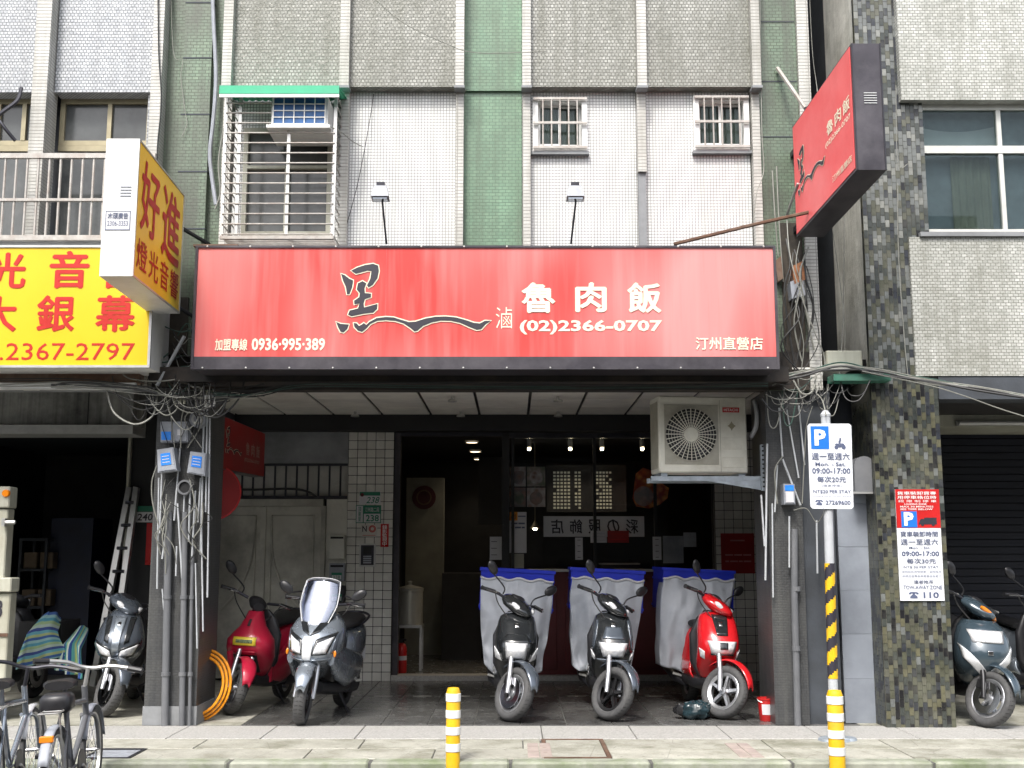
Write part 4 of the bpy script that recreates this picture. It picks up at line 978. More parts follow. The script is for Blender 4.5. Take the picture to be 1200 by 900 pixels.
def logo(q, u0, v0, u1, v1, parent, off=.004, dark='black_let'):
    def mp(p): return [(u0 + (u1 - u0) * a, v0 + (v1 - v0) * b) for a, b in p]
    asp = (Vector(q[1]) - Vector(q[0])).length / (Vector(q[3]) - Vector(q[0])).length
    m = MB(); m2 = MB()
    for s in STROKES:
        e = inflate([(x * 1.0, y) for x, y in s], -4.5 if True else 4)
        ar = lambda p: abs(sum(p[i][0] * p[(i + 1) % len(p)][1] - p[(i + 1) % len(p)][0] * p[i][1] for i in range(len(p))))
        if ar(e) < ar(s): e = inflate(s, 4.5)
        polyface(m, mp(lg(e)), q, off); polyface(m2, mp(lg(s)), q, off + .003)
    m.build('logo_outline', M['cream_let'], parent); m2.build('brush_logo', M[dark], parent)
YF = -.75
r = R(226.5, 288, 911, 433, YF)
sg = thing('signboard', 'long red signboard with black brush logo and cream characters above the arcade', 'signboard', ((r[0] + r[1]) / 2, YF, r[2]))
m = MB(); m.box(r[0] + .01, r[1] - .01, YF + .02, -.36, r[2] + .01, r[3] - .01); m.build('box_body', M['frame_dark'], sg)
zf = Z(418, YF); e = .022
m = MB(); m.box(r[0], r[1], YF - .01, YF + .05, r[3] - .018, r[3]); m.box(r[0], r[0] + e, YF - .01, YF + .05, r[2] + .0, r[3] - .019); m.box(r[1] - e, r[1], YF - .01, YF + .05, r[2], r[3] - .019)
m.box(r[0] + e, r[1] - e, YF - .004, YF + .05, r[2] + .025, zf); m.box(r[0] + e, r[1] - e, YF - .014, YF + .05, r[2], r[2] + .024); m.build('frame', M['frame_dark'], sg)
m = MB(); nseg = 8
xs_ = [r[0] + e + (r[1] - r[0] - 2 * e) * i / nseg for i in range(nseg + 1)]
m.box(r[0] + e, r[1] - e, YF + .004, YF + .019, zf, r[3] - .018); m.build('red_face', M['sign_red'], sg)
for px in (452, 679):
    xs0 = X(px, YF, 350); m = MB(); m.box(xs0 - .0015, xs0 + .0015, YF + .0025, YF + .006, zf + .004, r[3] - .022); m.build('face_seam', M['sign_red2'], sg)
for k in range(14):
    xs0 = r[0] + .1 + k * (r[1] - r[0] - .2) / 13; m = MB(); m.lathe([(0, 0), (.009, 0), (.006, .004), (0, .005)], (xs0, YF - .0105, r[3] - .009), (0, -1, 0), 8); m.lathe([(0, 0), (.009, 0), (.006, .004), (0, .005)], (xs0, YF - .0145, r[2] + .012), (0, -1, 0), 8); m.build('screw', M['alu'], sg)
fq = lambda *a: pquad(*a, YF + .003)
def sl_(s, a, b, c, d, mt='cream_let', bold=.012):
    m = MB(); letp(m, s, a, b, c, d, YF + .002, bold=bold, off=.003); return m.build('lettering', M[mt], sg)
sl_('魯', 611, 331, 651, 367, bold=.035); sl_('肉', 674, 331, 711, 366, bold=.035); sl_('飯', 735, 331, 775, 367, bold=.035)
sl_('(02)2366-0707', 609, 375, 776, 392, bold=.03); sl_('加盟專線', 252, 397, 290, 411, bold=.025); sl_('0936·995·389', 295, 396, 381, 411, bold=.03)
sl_('汀州直營店', 815, 395, 894, 410, bold=.02); sl_('滷', 581, 360, 600, 385, bold=-.006)
logo(pquad(392.5, 308.4, 576, 391.5, YF + .002), 0, 0, 1, 1, sg)
m = MB(); m.box(r[0] - .03, r[0] + .35, YF + .02, -.25, r[3] + .001, r[3] + .02); m.build('top_cap', M['rust'], sg)

# ------------------------------------------------------------------ yellow signboard on the left
YY = -.62
r = R(-120, 289, 179, 431, YY); sy = thing('signboard', 'yellow signboard with red characters and phone number at the left edge', 'signboard', ((r[0] + r[1]) / 2, YY, r[2]))
m = MB(); m.box(r[0], r[1], YY + .012, -.12, r[2], r[3]); m.build('box_body', M['whitep'], sy)
m = MB(); e = .022; m.box(r[0] + e, r[1] - e, YY + .0, YY + .011, r[2] + e, r[3] - .01); m.build('yellow_face', M['sign_yellow'], sy)
m = MB(); m.box(r[0], r[1], YY - .012, YY + .011, r[2], r[2] + e - .001); m.box(r[1] - e, r[1], YY - .012, YY + .011, r[2] + e, r[3] - .01); m.box(r[0], r[1], YY - .012, YY + .011, r[3] - .009, r[3] + .01); m.build('frame', M['alu'], sy)
for s, a, b, c, d, bo in (('光', -14, 296, 31, 338, .03), ('音', 58, 294, 105, 338, .03), ('響', 118, 294, 165, 338, .025), ('大', -24, 347, 20, 389, .03), ('銀', 43, 346, 88, 389, .03), ('幕', 112, 346, 159, 389, .03), ('.2367-2797', 0, 402, 158, 422, 0)):
    m = MB(); letp(m, s, a, b, c, d, YY, bold=bo); m.build('lettering', M['red_let'], sy)

# ------------------------------------------------------------------ yellow projecting sign
Yf, Yb = -1.7, -.52
A = [P(114.5, 322, Yf), P(152, 325, Yf), P(164, 167, Yf), P(127, 158, Yf)]          # street end: BL BR TR TL
zb_ = (A[0].z + A[1].z) / 2; zt = (A[2].z + A[3].z) / 2; xa_ = (A[0].x + A[3].x) / 2; xb_ = (A[1].x + A[2].x) / 2
A = [Vector((xa_, Yf, zb_)), Vector((xb_, Yf, zb_)), Vector((xb_, Yf, zt)), Vector((xa_, Yf, zt))]
Bb = [P(209.5, 367.6, Yb), P(215, 229, Yb)]
xbk = (Bb[0].x + Bb[1].x) / 2; dx = xbk - xb_; zb2, zt2 = Bb[0].z, Bb[1].z
B = [Vector((xa_ + dx, Yb, zb2)), Vector((xbk, Yb, zb2)), Vector((xbk, Yb, zt2)), Vector((xa_ + dx, Yb, zt2))]
t = thing('projecting_sign', 'projecting light box with white end and orange face of red characters', 'projecting sign', ((A[0].x + B[1].x) / 2, (Yf + Yb) / 2, zb_))
m = MB(); m.hexa(A, B); m.build('box_body', M['whitep'], t)
q = [A[1], B[1], B[2], A[2]]
def ins(q, u0, v0, u1, v1, off): 
    n_ = (q[1] - q[0]).cross(q[3] - q[0]).normalized(); return [quadpt(q, a, b) + n_ * off for a, b in ((u0, v0), (u1, v0), (u1, v1), (u0, v1))]
fc = ins(q, .015, .015, .985, .985, .006); bk = ins(q, .015, .015, .985, .985, .001); m = MB(); m.hexa(bk, fc); m.build('orange_face', M['sign_orange'], t)
for (u0, v0, u1, v1) in ((0, 0, 1, .013), (0, .987, 1, 1), (0, .013, .013, .987), (.987, .013, 1, .987)): m = MB(); m.hexa(ins(q, u0, v0, u1, v1, .001), ins(q, u0, v0, u1, v1, .012)); m.build('edge_strip', M['alu'], t)
m = MB()
for s, u0, v0, u1, v1, bo in (('好', .07, .37, .46, .92, .02), ('進', .52, .33, .94, .92, .02), ('燈', .04, .07, .25, .30, .01), ('光', .29, .07, .49, .30, .01), ('音', .53, .07, .72, .30, .01), ('響', .76, .07, .95, .30, .01)):
    m = MB(); let(m, s, fc, u0, v0, u1, v1, .003, bo); m.build('lettering', M['red_let'], t)
m = MB()
for k in range(4): m.hexa(ins(A, .52, .575 + k * .022, .86, .583 + k * .022, .001), ins(A, .52, .575 + k * .022, .86, .583 + k * .022, .005))
m.build('vent_louvre', M['box_grey'], t)
m = MB(); m.hexa(ins(A, .10, .33, .88, .47, .001), ins(A, .10, .33, .88, .47, .003)); st = m.build('maker_sticker', M['paper'], t)
m = MB()
for (u0, v0, u1, v1) in ((.10, .33, .88, .335), (.10, .465, .88, .47), (.10, .335, .12, .465), (.86, .335, .88, .465)): m.hexa(ins(A, u0, v0, u1, v1, .0032), ins(A, u0, v0, u1, v1, .0045))
let(m, '木碩廣告', A, .17, .41, .81, .455, .005, .01); let(m, '2306-3353', A, .17, .36, .81, .395, .005); m.build('sticker_print', M['blue_let'], st)
for a_, b_ in ((B[2] + Vector((-.08, 0, -.25)), (B[2].x + .1, -.02, B[2].z - .3)), (B[1] + Vector((-.08, 0, .1)), (B[1].x + .12, -.02, B[1].z + .0))):
    m = MB(); m.tube([a_, b_], .02, 6); m.build('wall_arm', M['dkmetal'], t)

# ------------------------------------------------------------------ red projecting sign
Yf, Yb = -1.6, -.34
f_b, f_t, b_t, b_b = P(1004, 199, Yf), P(997, 51, Yf), P(929, 149, Yb), P(933.5, 278, Yb)
th_ = .235
xf_ = (f_b.x + f_t.x) / 2; xk = (b_b.x + b_t.x) / 2; dv = Vector((th_, -.0, 0))
fr4 = [Vector((xf_, Yf, f_b.z)), Vector((xf_, Yf, f_t.z))]; bk4 = [Vector((xk, Yb, b_b.z)), Vector((xk, Yb, b_t.z))]
t = thing('projecting_sign', 'red projecting light box with dark casing high up by the dark alley', 'projecting sign', (xf_, (Yf + Yb) / 2, f_b.z))
m = MB(); m.hexa([fr4[0], fr4[0] + dv, fr4[1] + dv, fr4[1]], [bk4[0], bk4[0] + dv, bk4[1] + dv, bk4[1]]); m.build('casing', M['frame_dark'], t)
q = [bk4[0], fr4[0], fr4[1], bk4[1]]
fc = ins(q, .012, .02, .985, .985, .006); m = MB(); m.hexa(ins(q, .012, .02, .985, .985, .001), fc); m.build('red_face', M['sign_red2'], t)
for s, u0, v0, u1, v1, bo in (('魯', .60, .51, .71, .63, .02), ('肉', .735, .51, .84, .63, .02), ('飯', .865, .51, .975, .63, .02), ('(02)2366-0707', .57, .42, .975, .475, .015), ('汀州直營店', .66, .08, .97, .135, .01)):
    m = MB(); let(m, s, fc, u0, v0, u1, v1, .003, bo); m.build('lettering', M['cream_let'], t)
logo(fc, .06, .30, .56, .72, t)
E4 = [fr4[0], fr4[0] + dv, fr4[1] + dv, fr4[1]]; m = MB()
for k in range(5): m.hexa(ins(E4, .35, .52 + k * .02, .78, .527 + k * .02, .001), ins(E4, .35, .52 + k * .02, .78, .527 + k * .02, .006))
m.build('vent_louvre', M['alu'], t)
for a in (.03, .97): m = MB(); m.hexa(ins(E4, a - .02, 0, a + .02, 1, .001), ins(E4, a - .02, 0, a + .02, 1, .008)); m.build('corner_strip', M['dkmetal'], t)
m = MB(); m.tube([P(790, 286, -.75), P(880, 264, -.7), P(960, 246, -.62)], .016, 6); m.build('brace_rod', M['rust'], t, True)
m = MB(); m.tube([P(911, 80, -.05), P(944, 127, -.5)], .02, 6); m.build('brace_rod', M['rail'], t, True)
for z in (b_b.z + .15, b_t.z - .15): m = MB(); m.box(xk + .05, xk + .1, Yb, -.02, z - .025, z + .025); m.build('wall_arm', M['dkmetal'], t)
m = MB(); m.tube([P(921, 255, -.1), P(935, 215, -.45)], .012, 6); m.build('brace_rod', M['alu'], t, True)

# ------------------------------------------------------------------ inner red sign + round sign
Yf, Yb = .8, 2.3
a = [P(256, 549, Yf), P(309, 559, Yb), P(310.5, 508, Yb), P(256.5, 485, Yf)]
t = thing('hanging_sign', 'dim red hanging light box under the arcade ceiling behind the left pillar', 'hanging sign', (a[0].x, Yf, a[0].z))
q = a; n_ = (q[1] - q[0]).cross(q[3] - q[0]).normalized()
m = MB(); m.hexa([p - n_ * .12 for p in q], q); m.build('casing', M['frame_dark'], t)
fc = ins(q, .01, .015, .99, .985, .006); m = MB(); m.hexa(ins(q, .01, .015, .99, .985, .001), fc); m.build('red_face', M['sign_red_in'], t)
logo(fc, .10, .30, .46, .85, t)
for s, u0, v0, u1, v1 in (('魯', .55, .38, .63, .66), ('肉', .67, .38, .75, .66), ('飯', .79, .38, .87, .66), ('(02)2366-0707', .52, .22, .87, .32)): m = MB(); let(m, s, fc, u0, v0, u1, v1, .003, .02); m.build('lettering', mat('dim_letters', (.45, .3, .25)), t)
c = P(249, 577, 1.0)
t = thing('round_sign', 'round red disc sign half hidden behind the left dark pillar', 'round sign', (c.x, 1.0, c.z - .27))
m = MB(); m.lathe([(0, -.03), (.25, -.03), (.255, .0), (.255, .03), (0, .03)], c, Vector((.35, -1, 0)), 36); m.build('disc', M['sign_red_in'], t, True)
m = MB(); m.lathe([(.245, .028), (.272, .03), (.275, -.035), (.245, -.032), (.245, .028)], c, Vector((.35, -1, 0)), 36); m.build('rim', M['red'], t, True)

# ------------------------------------------------------------------ number plates, intercom, notices on the tiled pier
yp = YB - .132
def plate(name, label, cat, px0, py0, px1, py1, Y, mt, d=.012):
    q = pquad(px0, py0, px1, py1, Y); t = thing(name, label, cat, (q[0] + q[1]) / 2)
    m = MB(); m.hexa(q, [p + Vector((0, d, 0)) for p in q]); m.build('plate', M[mt], t); return t, q
def sub(t, q, u0, v0, u1, v1, mt, off, name='field'):
    m = MB(); m.hexa(ins(q, u0, v0, u1, v1, off - .0015), ins(q, u0, v0, u1, v1, off)); return m.build(name, M[mt], t)
t, q = plate('number_plate', 'upper green and white 238 house number plate with rosette on the tiled pier', 'number plate', 421, 576, 446, 591, yp, 'paper')
sub(t, q, .02, .68, .98, .97, 'green_plate', .003); m = MB(); let(m, '238', q, .32, .08, .9, .58, .003, .01, slant=.08); m.build('number', M['green_plate'], t)
m = MB(); m.lathe([(0, .0), (.022, 0), (.022, .006), (0, .006)], q[3] + Vector((.035, -.008, -.04)), (0, -1, 0), 10); m.build('rosette', M['maroon'], t)
t, q = plate('number_plate', 'lower green and white 238 house number plate with side column on the tiled pier', 'number plate', 417, 592, 446.5, 613, yp, 'green_plate')
sub(t, q, .03, .04, .28, .96, 'paper', .003); sub(t, q, .32, .04, .97, .52, 'paper', .003)
m = MB(); let(m, '238', q, .40, .09, .92, .46, .004, .02); let(m, '頂東里', q, .10, .12, .22, .88, .004) if False else None
m.build('number', M['green_plate'], t)
m = MB(); let(m, '汀州路二段', q, .36, .62, .93, .88, .004, .01); m.build('street_name', M['paper'], t)
m = MB(); let(m, '頂\n東\n里', q, .09, .1, .22, .9, .005, .01); m.build('side_name', M['green_plate'], t)
t, q = plate('notice', 'small white sticker with black N and red ring on the tiled pier', 'sticker', 423, 615, 442, 629, yp, 'tile_white', .006)
m = MB(); let(m, 'N', q, .08, .42, .36, .92, .002, .02); m.build('letter', M['black_let'], t)
m = MB(); let(m, '◎', q, .48, .36, .92, .96, .002, .01); let(m, '———', q, .1, .1, .9, .14, .002); m.build('ring', M['red_let'], t)
t, q = plate('notice', 'narrow upright red sticker with white characters on the edge of the tiled pier', 'sticker', 446, 614, 455.5, 641, yp, 'red', .006)
m = MB(); let(m, '錄\n影\n監\n視\n中', q, .2, .05, .8, .95, .002, .01); m.build('lettering', M['white_let'], t)
t, q = plate('intercom', 'dark metal door intercom panel set on the tiled pier', 'intercom', 421, 637, 440, 664, yp - .01, 'alu', .03)
sub(t, q, .1, .07, .9, .93, 'dkmetal', .004, 'faceplate'); sub(t, q, .25, .55, .75, .86, 'black', .006, 'speaker')
for k in range(4): sub(t, q, .25, .14 + k * .09, .75, .2 + k * .09, 'box_grey', .007, 'button')
t, q = plate('notice', 'dark red poster with small white print on the right tiled pier', 'poster', 845, 625, 884, 672, yp, 'sign_red_in', .006)
m = MB(); let(m, '————', q, .28, .80, .72, .84, .003, .01); let(m, '—— —— ——', q, .12, .44, .9, .48, .003); let(m, '— —— — ——', q, .12, .28, .9, .32, .003); m.build('lettering', mat('dim_pink', (.5, .2, .2)), t)

# ------------------------------------------------------------------ inside the window: menu board, photographs, reflected sign, papers
yi = YB + .25
t, q = plate('menu_board', 'dark menu board with two lit blocks of small characters inside the window', 'menu board', 641, 545, 734, 600, yi + .5, 'black', .03)
for bi, (a, b) in enumerate(((.08, .44), (.62, .95))):
    m = MB(); random.seed(bi)
    cols = 8
    for r_ in range(11):
        for c_ in range(cols):
            if c_ in (5,) or (bi == 1 and c_ >= 5): continue
            if random.random() < (.05 if c_ < 5 else .15): continue
            u = a + (b - a) * c_ / cols; v = .86 - r_ * .075; m.hexa(ins(q, u, v - .042, u + (b - a) / cols * .66, v, .003), ins(q, u, v - .042, u + (b - a) / cols * .66, v, .006))
    m.build('menu_print', M['menu_lit'], t)
ph = [('braised pork', 597, 547, 616, 570, 0), ('pale noodle', 617.5, 547, 639, 570, 2), ('dark stew', 597, 571.5, 616, 594, 1), ('mixed bowl', 617.5, 571.5, 639, 594, 0)]
posn = ['upper left', 'upper right', 'lower left', 'lower right']
for (nm, a, b, c, d, k), ps in zip(ph, posn):
    t, q = plate('food_photo', 'dim food photograph, %s one of the four beside the menu board' % ps, 'photo', a, b, c, d, YB + .12, 'dark_room', .008)
    sub(t, q, .0, .0, 1, 1, 'paper', .002, 'print'); [o for o in t.children][-1].data.materials[0] = FOODS[k]
    m = MB(); m.lathe([(0, 0), (.055, 0), (.075, .012), (.08, .014), (.0, .016)], (q[0] + q[2]) / 2 + Vector((0, -.004, -.01)), (0, -1, 0), 18); m.build('printed_bowl', FOODS[(k + 1) % 3], t, True)
a0 = 741
t = thing('food_photo', 'bright orange photograph of fried food on the window right of the menu board', 'photo', P(760, 595, YB + .1))
m = MB(); pq = pquad(741, 548, 784, 596, YB + .1); polyface(m, [(.05, .55), (.1, .85), (.3, 1), (.52, .93), (.55, .7), (.8, .62), (1, .5), (.95, .25), (.75, .1), (.45, .0), (.1, .05), (.0, .25)], pq, .001); m.build('print', FOODS[3], t)
m = MB(); m.lathe([(0, 0), (.10, 0), (.12, .006)], quadpt(pq, .3, .3) + Vector((0, -.004, 0)), (0, -1, 0), 20, True); m.build('printed_bowl', FOODS[1], t)
t, q = plate('reflected_sign', 'white panel of reversed black characters standing in for a reflected shop sign', 'reflected_sign', 637, 605, 755, 629, YB + .14, 'paper', .006)  # reflection of the sign across the street, modelled as a panel behind glass
for k, ch in enumerate('店飾服の彩'):
    vsx, fsx = textmesh(ch, .02); m = MB(); u1_ = .20 + k * .185; w_ = .125
    m._add([quadpt(q, u1_ - w_ * p[0], .15 + .7 * p[1]) + Vector((0, -.003 - p[2], 0)) for p in vsx], [tuple(reversed(f)) for f in fsx]); m.build('lettering', M['black_let'], t)
def paper(label, a, b, c, d, Y, mt='paper', txt=None, tm='blue_let', name='paper_notice'):
    t, q = plate(name, label, 'notice', a, b, c, d, Y, mt, .004)
    if txt:
        for (s, u0, v0, u1, v1) in txt: m = MB(); let(m, s, q, u0, v0, u1, v1, .002, .01); m.build('lettering', M[tm], t)
    return t, q
yn = YB + .005
paper('white paper notice with orange corner on the left edge of the window', 597, 600, 617, 648, yn, 'paper', [('———', .5, .88, .95, .91), ('—— ——', .1, .70, .9, .74), ('— —— —', .1, .60, .9, .64)])
t, q = paper('small orange square stuck to the top of the left window notice', 597, 600, 606.5, 610, yn - .004, 'papero', [('出', .2, .2, .8, .8)], 'black_let')
paper('faded pinkish slip under the white notice at the left edge of the window', 599, 649, 614, 666, yn, 'mauve' if False else 'curtain')
paper('white printed slip over the reflected sign, left of the red slip', 692, 622, 711, 636, yn, 'paper', [('———\n———\n———', .12, .2, .88, .8)], 'box_grey')
paper('red printed slip over the reflected sign, right of the white slip', 712, 622, 737, 636, yn, 'sign_red_in', [('———\n———', .12, .25, .88, .75)], 'red_let')
paper('narrow upright white slip on the left mullion of the middle window', 674, 630, 683, 656, yn - .02, 'paper', [('—\n—\n—\n—', .3, .1, .7, .9)], 'black_let')
paper('narrow upright white slip right of the reflected sign', 765, 629, 775, 656, yn - .02, 'paper', [('—\n—\n—\n—', .3, .1, .7, .9)], 'black_let')
paper('grey and white pamphlet pinned inside the doorway edge', 574, 629, 588, 656, YB + .1, 'paper', [('————\n————\n————', .12, .2, .6, .8)], 'black_let')
paper('plain pale sheet low in the right part of the window', 777, 628, 801, 660, YB + .12, 'box_grey')
paper('small square white notice at the right side of the window', 801, 624, 816, 641, yn, 'box_grey')
# track lights
yt = YB + .55
t = thing('track_light', 'white ceiling track with four lit spot lamps inside the window', 'lamp', P(686, 511, yt))
a, b = P(614, 511, yt), P(758, 511, yt); m = MB(); m.box(a.x, b.x, yt - .015, yt + .015, a.z - .01, a.z + .01); m.build('track', M['whitep'], t)
for px in (620, 668, 705, 752):
    c = P(px, 512, yt); m = MB(); m.tube([c, c + Vector((0, -.01, -.05))], .012, 6); m.tube([c + Vector((0, -.01, -.04)), c + Vector((0, -.03, -.14))], .028, 10); sp = m.build('spot', M['whitep'], t, True)
    m = MB(); m.ball(c + Vector((0, -.034, -.155)), .022, n=8); m.build('bulb', M['bulb'], sp, True)
    ld = bpy.data.lights.new('spot_light', 'SPOT'); ld.energy = 12; ld.color = (1, .8, .55); ld.spot_size = radians(110); ld.spot_blend = 1; ld.shadow_soft_size = .03
    lo = bpy.data.objects.new('spot_light', ld); COL.objects.link(lo); lo.parent = sp; lo.location = c + Vector((0, -.04, -.19)) - Vector(t.location); lo.rotation_euler = (radians(-12), 0, 0)
for k, (px, py) in enumerate(((553, 517), (557, 528), (561, 537))):
    zc = 2.93; a_ = atan((450 - py) / F) + PITCH; yy = CAM.y + (zc - CAM.z) / tan(a_); x = P(px, py, yy).x
    if yy > 8 or yy < YB: yy = (4.6, 5.6, 6.6)[k]; x = P(px, py, yy).x
    t = thing('downlight', ['lit recessed ceiling light inside the doorway, nearest one', 'lit recessed ceiling light inside the doorway, middle of three', 'lit recessed ceiling light inside the doorway, farthest one'][k], 'lamp', (x, yy, zc - .02))
    m = MB(); m.lathe([(.075, .0), (.09, .01), (.09, .018)], (x, yy, zc - .02), (0, 0, 1), 16); m.build('ring', M['whitep'], t); m = MB(); m.lathe([(0, 0), (.074, .0), (.074, .01), (0, .01)], (x, yy, zc - .018), (0, 0, 1), 16); m.build('lens', M['down'], t)
    ld = bpy.data.lights.new('downlight_light', 'SPOT'); ld.energy = 5; ld.color = (1, .85, .65); ld.spot_size = radians(120); ld.spot_blend = 1; ld.shadow_soft_size = .06
    lo = bpy.data.objects.new('downlight_light', ld); COL.objects.link(lo); lo.parent = t; lo.location = (0, 0, -.03)
c = P(627, 619, 5.0); t = thing('pendant_lamp', 'small lit pendant lamp hanging behind the left of the reflected sign', 'lamp', c)
m = MB(); m.lathe([(.012, .1), (.03, .06), (.07, 0), (.065, .0), (.02, .06)], c, (0, 0, 1), 14); m.tube([c + Vector((0, 0, .1)), (c.x, c.y, 2.92)], .006, 5); m.build('shade', M['brass'], t, True); m = MB(); m.ball(c, .03, n=8); m.build('bulb', M['bulb'], t, True)
# interior furniture
c = P(482, 762, 4.3); c.z = .05
t = thing('soup_pot', 'tall stainless steel soup pot with lid on a stand just inside the doorway', 'pot', (X(480, 4.3, 720), 4.3, .05))
cx = X(480, 4.3, 720); m = MB(); m.lathe([(.0, .55), (.16, .55), (.165, .56), (.165, .95), (.17, .955), (.17, .975), (.165, .98), (0, .98)], (cx, 4.3, .05), (0, 0, 1), 24); m.build('body', M['steel'], t, True)
m = MB(); m.lathe([(.172, .98), (.172, .99), (.05, 1.02), (.02, 1.03), (.02, 1.05), (.03, 1.07), (0, 1.08)], (cx, 4.3, .05), (0, 0, 1), 24); m.build('lid', M['steel'], t, True)
m = MB()
for dx in (-.15, .15):
    for dy in (-.12, .12): m.box(cx + dx - .015, cx + dx + .015, 4.3 + dy - .015, 4.3 + dy + .015, .05, .59)
m.box(cx - .17, cx + .17, 4.15, 4.45, .56, .598); m.build('stand', M['alu'], t)
cx = X(471, YB + .28, 760); t = thing('fire_extinguisher', 'red fire extinguisher on the floor inside the door jamb', 'fire extinguisher', (cx, YB + .28, .05))
m = MB(); m.lathe([(0, 0), (.055, 0), (.06, .01), (.06, .28), (.045, .33), (.02, .35), (0, .35)], (cx, YB + .28, .055), (0, 0, 1), 18); m.build('cylinder', M['red'], t, True)
m = MB(); m.lathe([(.061, .15), (.0615, .2)], (cx, YB + .28, .055), (0, 0, 1), 18); m.build('label_band', M['paper'], t); m = MB(); m.tube([(cx, YB + .28, .40), (cx, YB + .28, .45), (cx + .05, YB + .26, .44)], .012, 6); m.build('valve', M['dkmetal'], t); m = MB(); m.tube(smoothpts([(cx, YB + .28, .43), (cx - .06, YB + .26, .4), (cx - .07, YB + .26, .2)]), .009, 6); m.build('hose', M['wire_k'], t)
cx = X(497, 6.38, 583); t = thing('wall_emblem', 'dim round dark red wall disc on the pale partition inside the doorway', 'wall disc', (cx, 6.37, Z(583, 6.38) - .15))
m = MB(); m.lathe([(0, 0), (.16, 0), (.17, .02), (0, .03)], (cx, 6.39, Z(583, 6.38)), (0, -1, 0), 24); m.build('disc', M['maroon'], t, True); m = MB(); m.lathe([(.09, .03), (.11, .032), (.11, .036), (.09, .036)], (cx, 6.39, Z(583, 6.38)), (0, -1, 0), 24); m.build('ring', M['wood'], t)
t = thing('serving_counter', 'dim steel serving counter across the room behind the window', 'counter', (1.2, 5.2, .05))
m = MB(); m.box(X(618, 5, 660), 2.9, 5.0, 5.7, .05, .98); m.build('base', M['dark_room'], t); m = MB(); m.box(X(616, 5, 660), 2.95, 4.95, 5.75, .981, 1.03); m.build('worktop', M['steel'], t)
m = MB(); xx = X(706, 5.1, 650), X(748, 5.1, 650); m.box(xx[0], xx[1], 5.1, 5.5, 1.031, 1.32); hd = m.build('display_case', M['black'], t); m = MB(); m.box(xx[0] - .02, xx[1] + .02, 5.08, 5.52, 1.32, 1.34); m.build('case_rim', M['alu'], hd)
m = MB(); m.box(X(520, 5.6), X(565, 5.6), 5.6, 6.2, .05, 1.2); tag(m.build('fridge_cabinet', M['dark_room'], None), 'dim dark cabinet standing deep inside the doorway', 'cabinet')

# ------------------------------------------------------------------ street signs
def phone(m, q, u0, v0, u1, v1, off=.003):
    pts = [(0, .62), (.02, .85), (.2, 1), (.8, 1), (.98, .85), (1, .62), (.78, .62), (.76, .76), (.62, .76), (.62, .6), (.86, .3), (.9, 0), (.1, 0), (.14, .3), (.38, .6), (.38, .76), (.24, .76), (.22, .62)]
    polyface(m, [(u0 + (u1 - u0) * a, v0 + (v1 - v0) * b) for a, b in pts], q, off)
def sline(t, q, px0, py0, px1, py1, sq, s, mt, bold=.0, off=.004, name='lettering'):
    a, b, c, d = sq; m = MB(); let(m, s, q, (px0 - a) / (c - a), (d - py1) / (d - b), (px1 - a) / (c - a), (d - py0) / (d - b), off, bold); return m.build(name, M[mt], t)
YP = Yg(868) + .02; base = Vector((X(978, YP, 868), YP, 0))
tl = P(966, 489, YP + .0); lean = (X(967.5, YP, 490) - base.x)
pole = thing('sign_pole', 'grey steel sign pole with black and yellow diagonal wrap before the dark pillar', 'sign pole', base)
ztop = Z(487, YP)
def pp(z): return Vector((base.x + lean * z / ztop, YP, z))
m = MB(); m.tube([pp(0), pp(ztop)], .038, 16); m.build('shaft', M['pvc_light'], pole, True)
m = MB(); m.lathe([(.041, 0), (.043, .02), (.02, .05), (.0, .055)], pp(ztop - .01), (0, 0, 1), 16); m.build('cap', M['pvc_light'], pole, True)
m = MB(); m.lathe([(.0, .02), (.12, .018), (.13, 0)], pp(0.0), (0, 0, 1), 20); m.build('base_plate', M['galv'], pole, True)
z0_, z1_ = Z(795, YP), Z(660, YP); m = MB(); nz, na = 60, 20; vs = []
for j in range(nz + 1):
    z = z0_ + (z1_ - z0_) * j / nz; c = pp(z)
    for i in range(na): a = 2 * pi * i / na; vs.append(c + Vector((cos(a), sin(a), 0)) * .0405)
fs = []; mi = []
for j in range(nz):
    for i in range(na):
        k = (i + 1) % na; fs.append((j * na + i, j * na + k, (j + 1) * na + k, (j + 1) * na + i)); mi.append(1 if ((z0_ + (z1_ - z0_) * j / nz) / .19 - i / na) % 1 < .5 else 0)
m.v = vs; m.f = fs; m.m = mi; m.build('hazard_wrap', [M['yellow'], M['black_let']], pole, True)
# white plate
ys_ = YP - .05; sq = (948.3, 496.5, 999, 596.5)
q = [P(950, 596, ys_), P(1000.3, 596.5, ys_), P(997.5, 496.5, ys_), P(946.3, 496.5, ys_)]
t = thing('parking_sign', 'white parking sign for motorcycles with blue P mounted on the grey pole', 'sign', (q[0] + q[1]) / 2)
m = MB(); rad = .03; cs = [(.05, 0), (.95, 0), (1, .025), (1, .975), (.95, 1), (.05, 1), (0, .975), (0, .025)]
a_ = [quadpt(q, u, v) for u, v in cs]; m._add(a_ + [p + Vector((0, .012, 0)) for p in a_], [tuple(range(8)), tuple(reversed(range(8, 16)))] + [(i, i + 8, (i + 1) % 8 + 8, (i + 1) % 8) for i in range(8)]); m.build('plate', M['sign_white'], t)
U = lambda px, py: ((px - sq[0]) / (sq[2] - sq[0]), (sq[3] - py) / (sq[3] - sq[1]))
u0, v1 = U(951.5, 499.5); u1, v0 = U(972.5, 526.5); sub(t, q, u0, v0, u1, v1, 'sign_blue', .003, 'blue_field')
sline(t, q, 955.5, 503.5, 969, 522.5, sq, 'P', 'white_let', .045, .006)
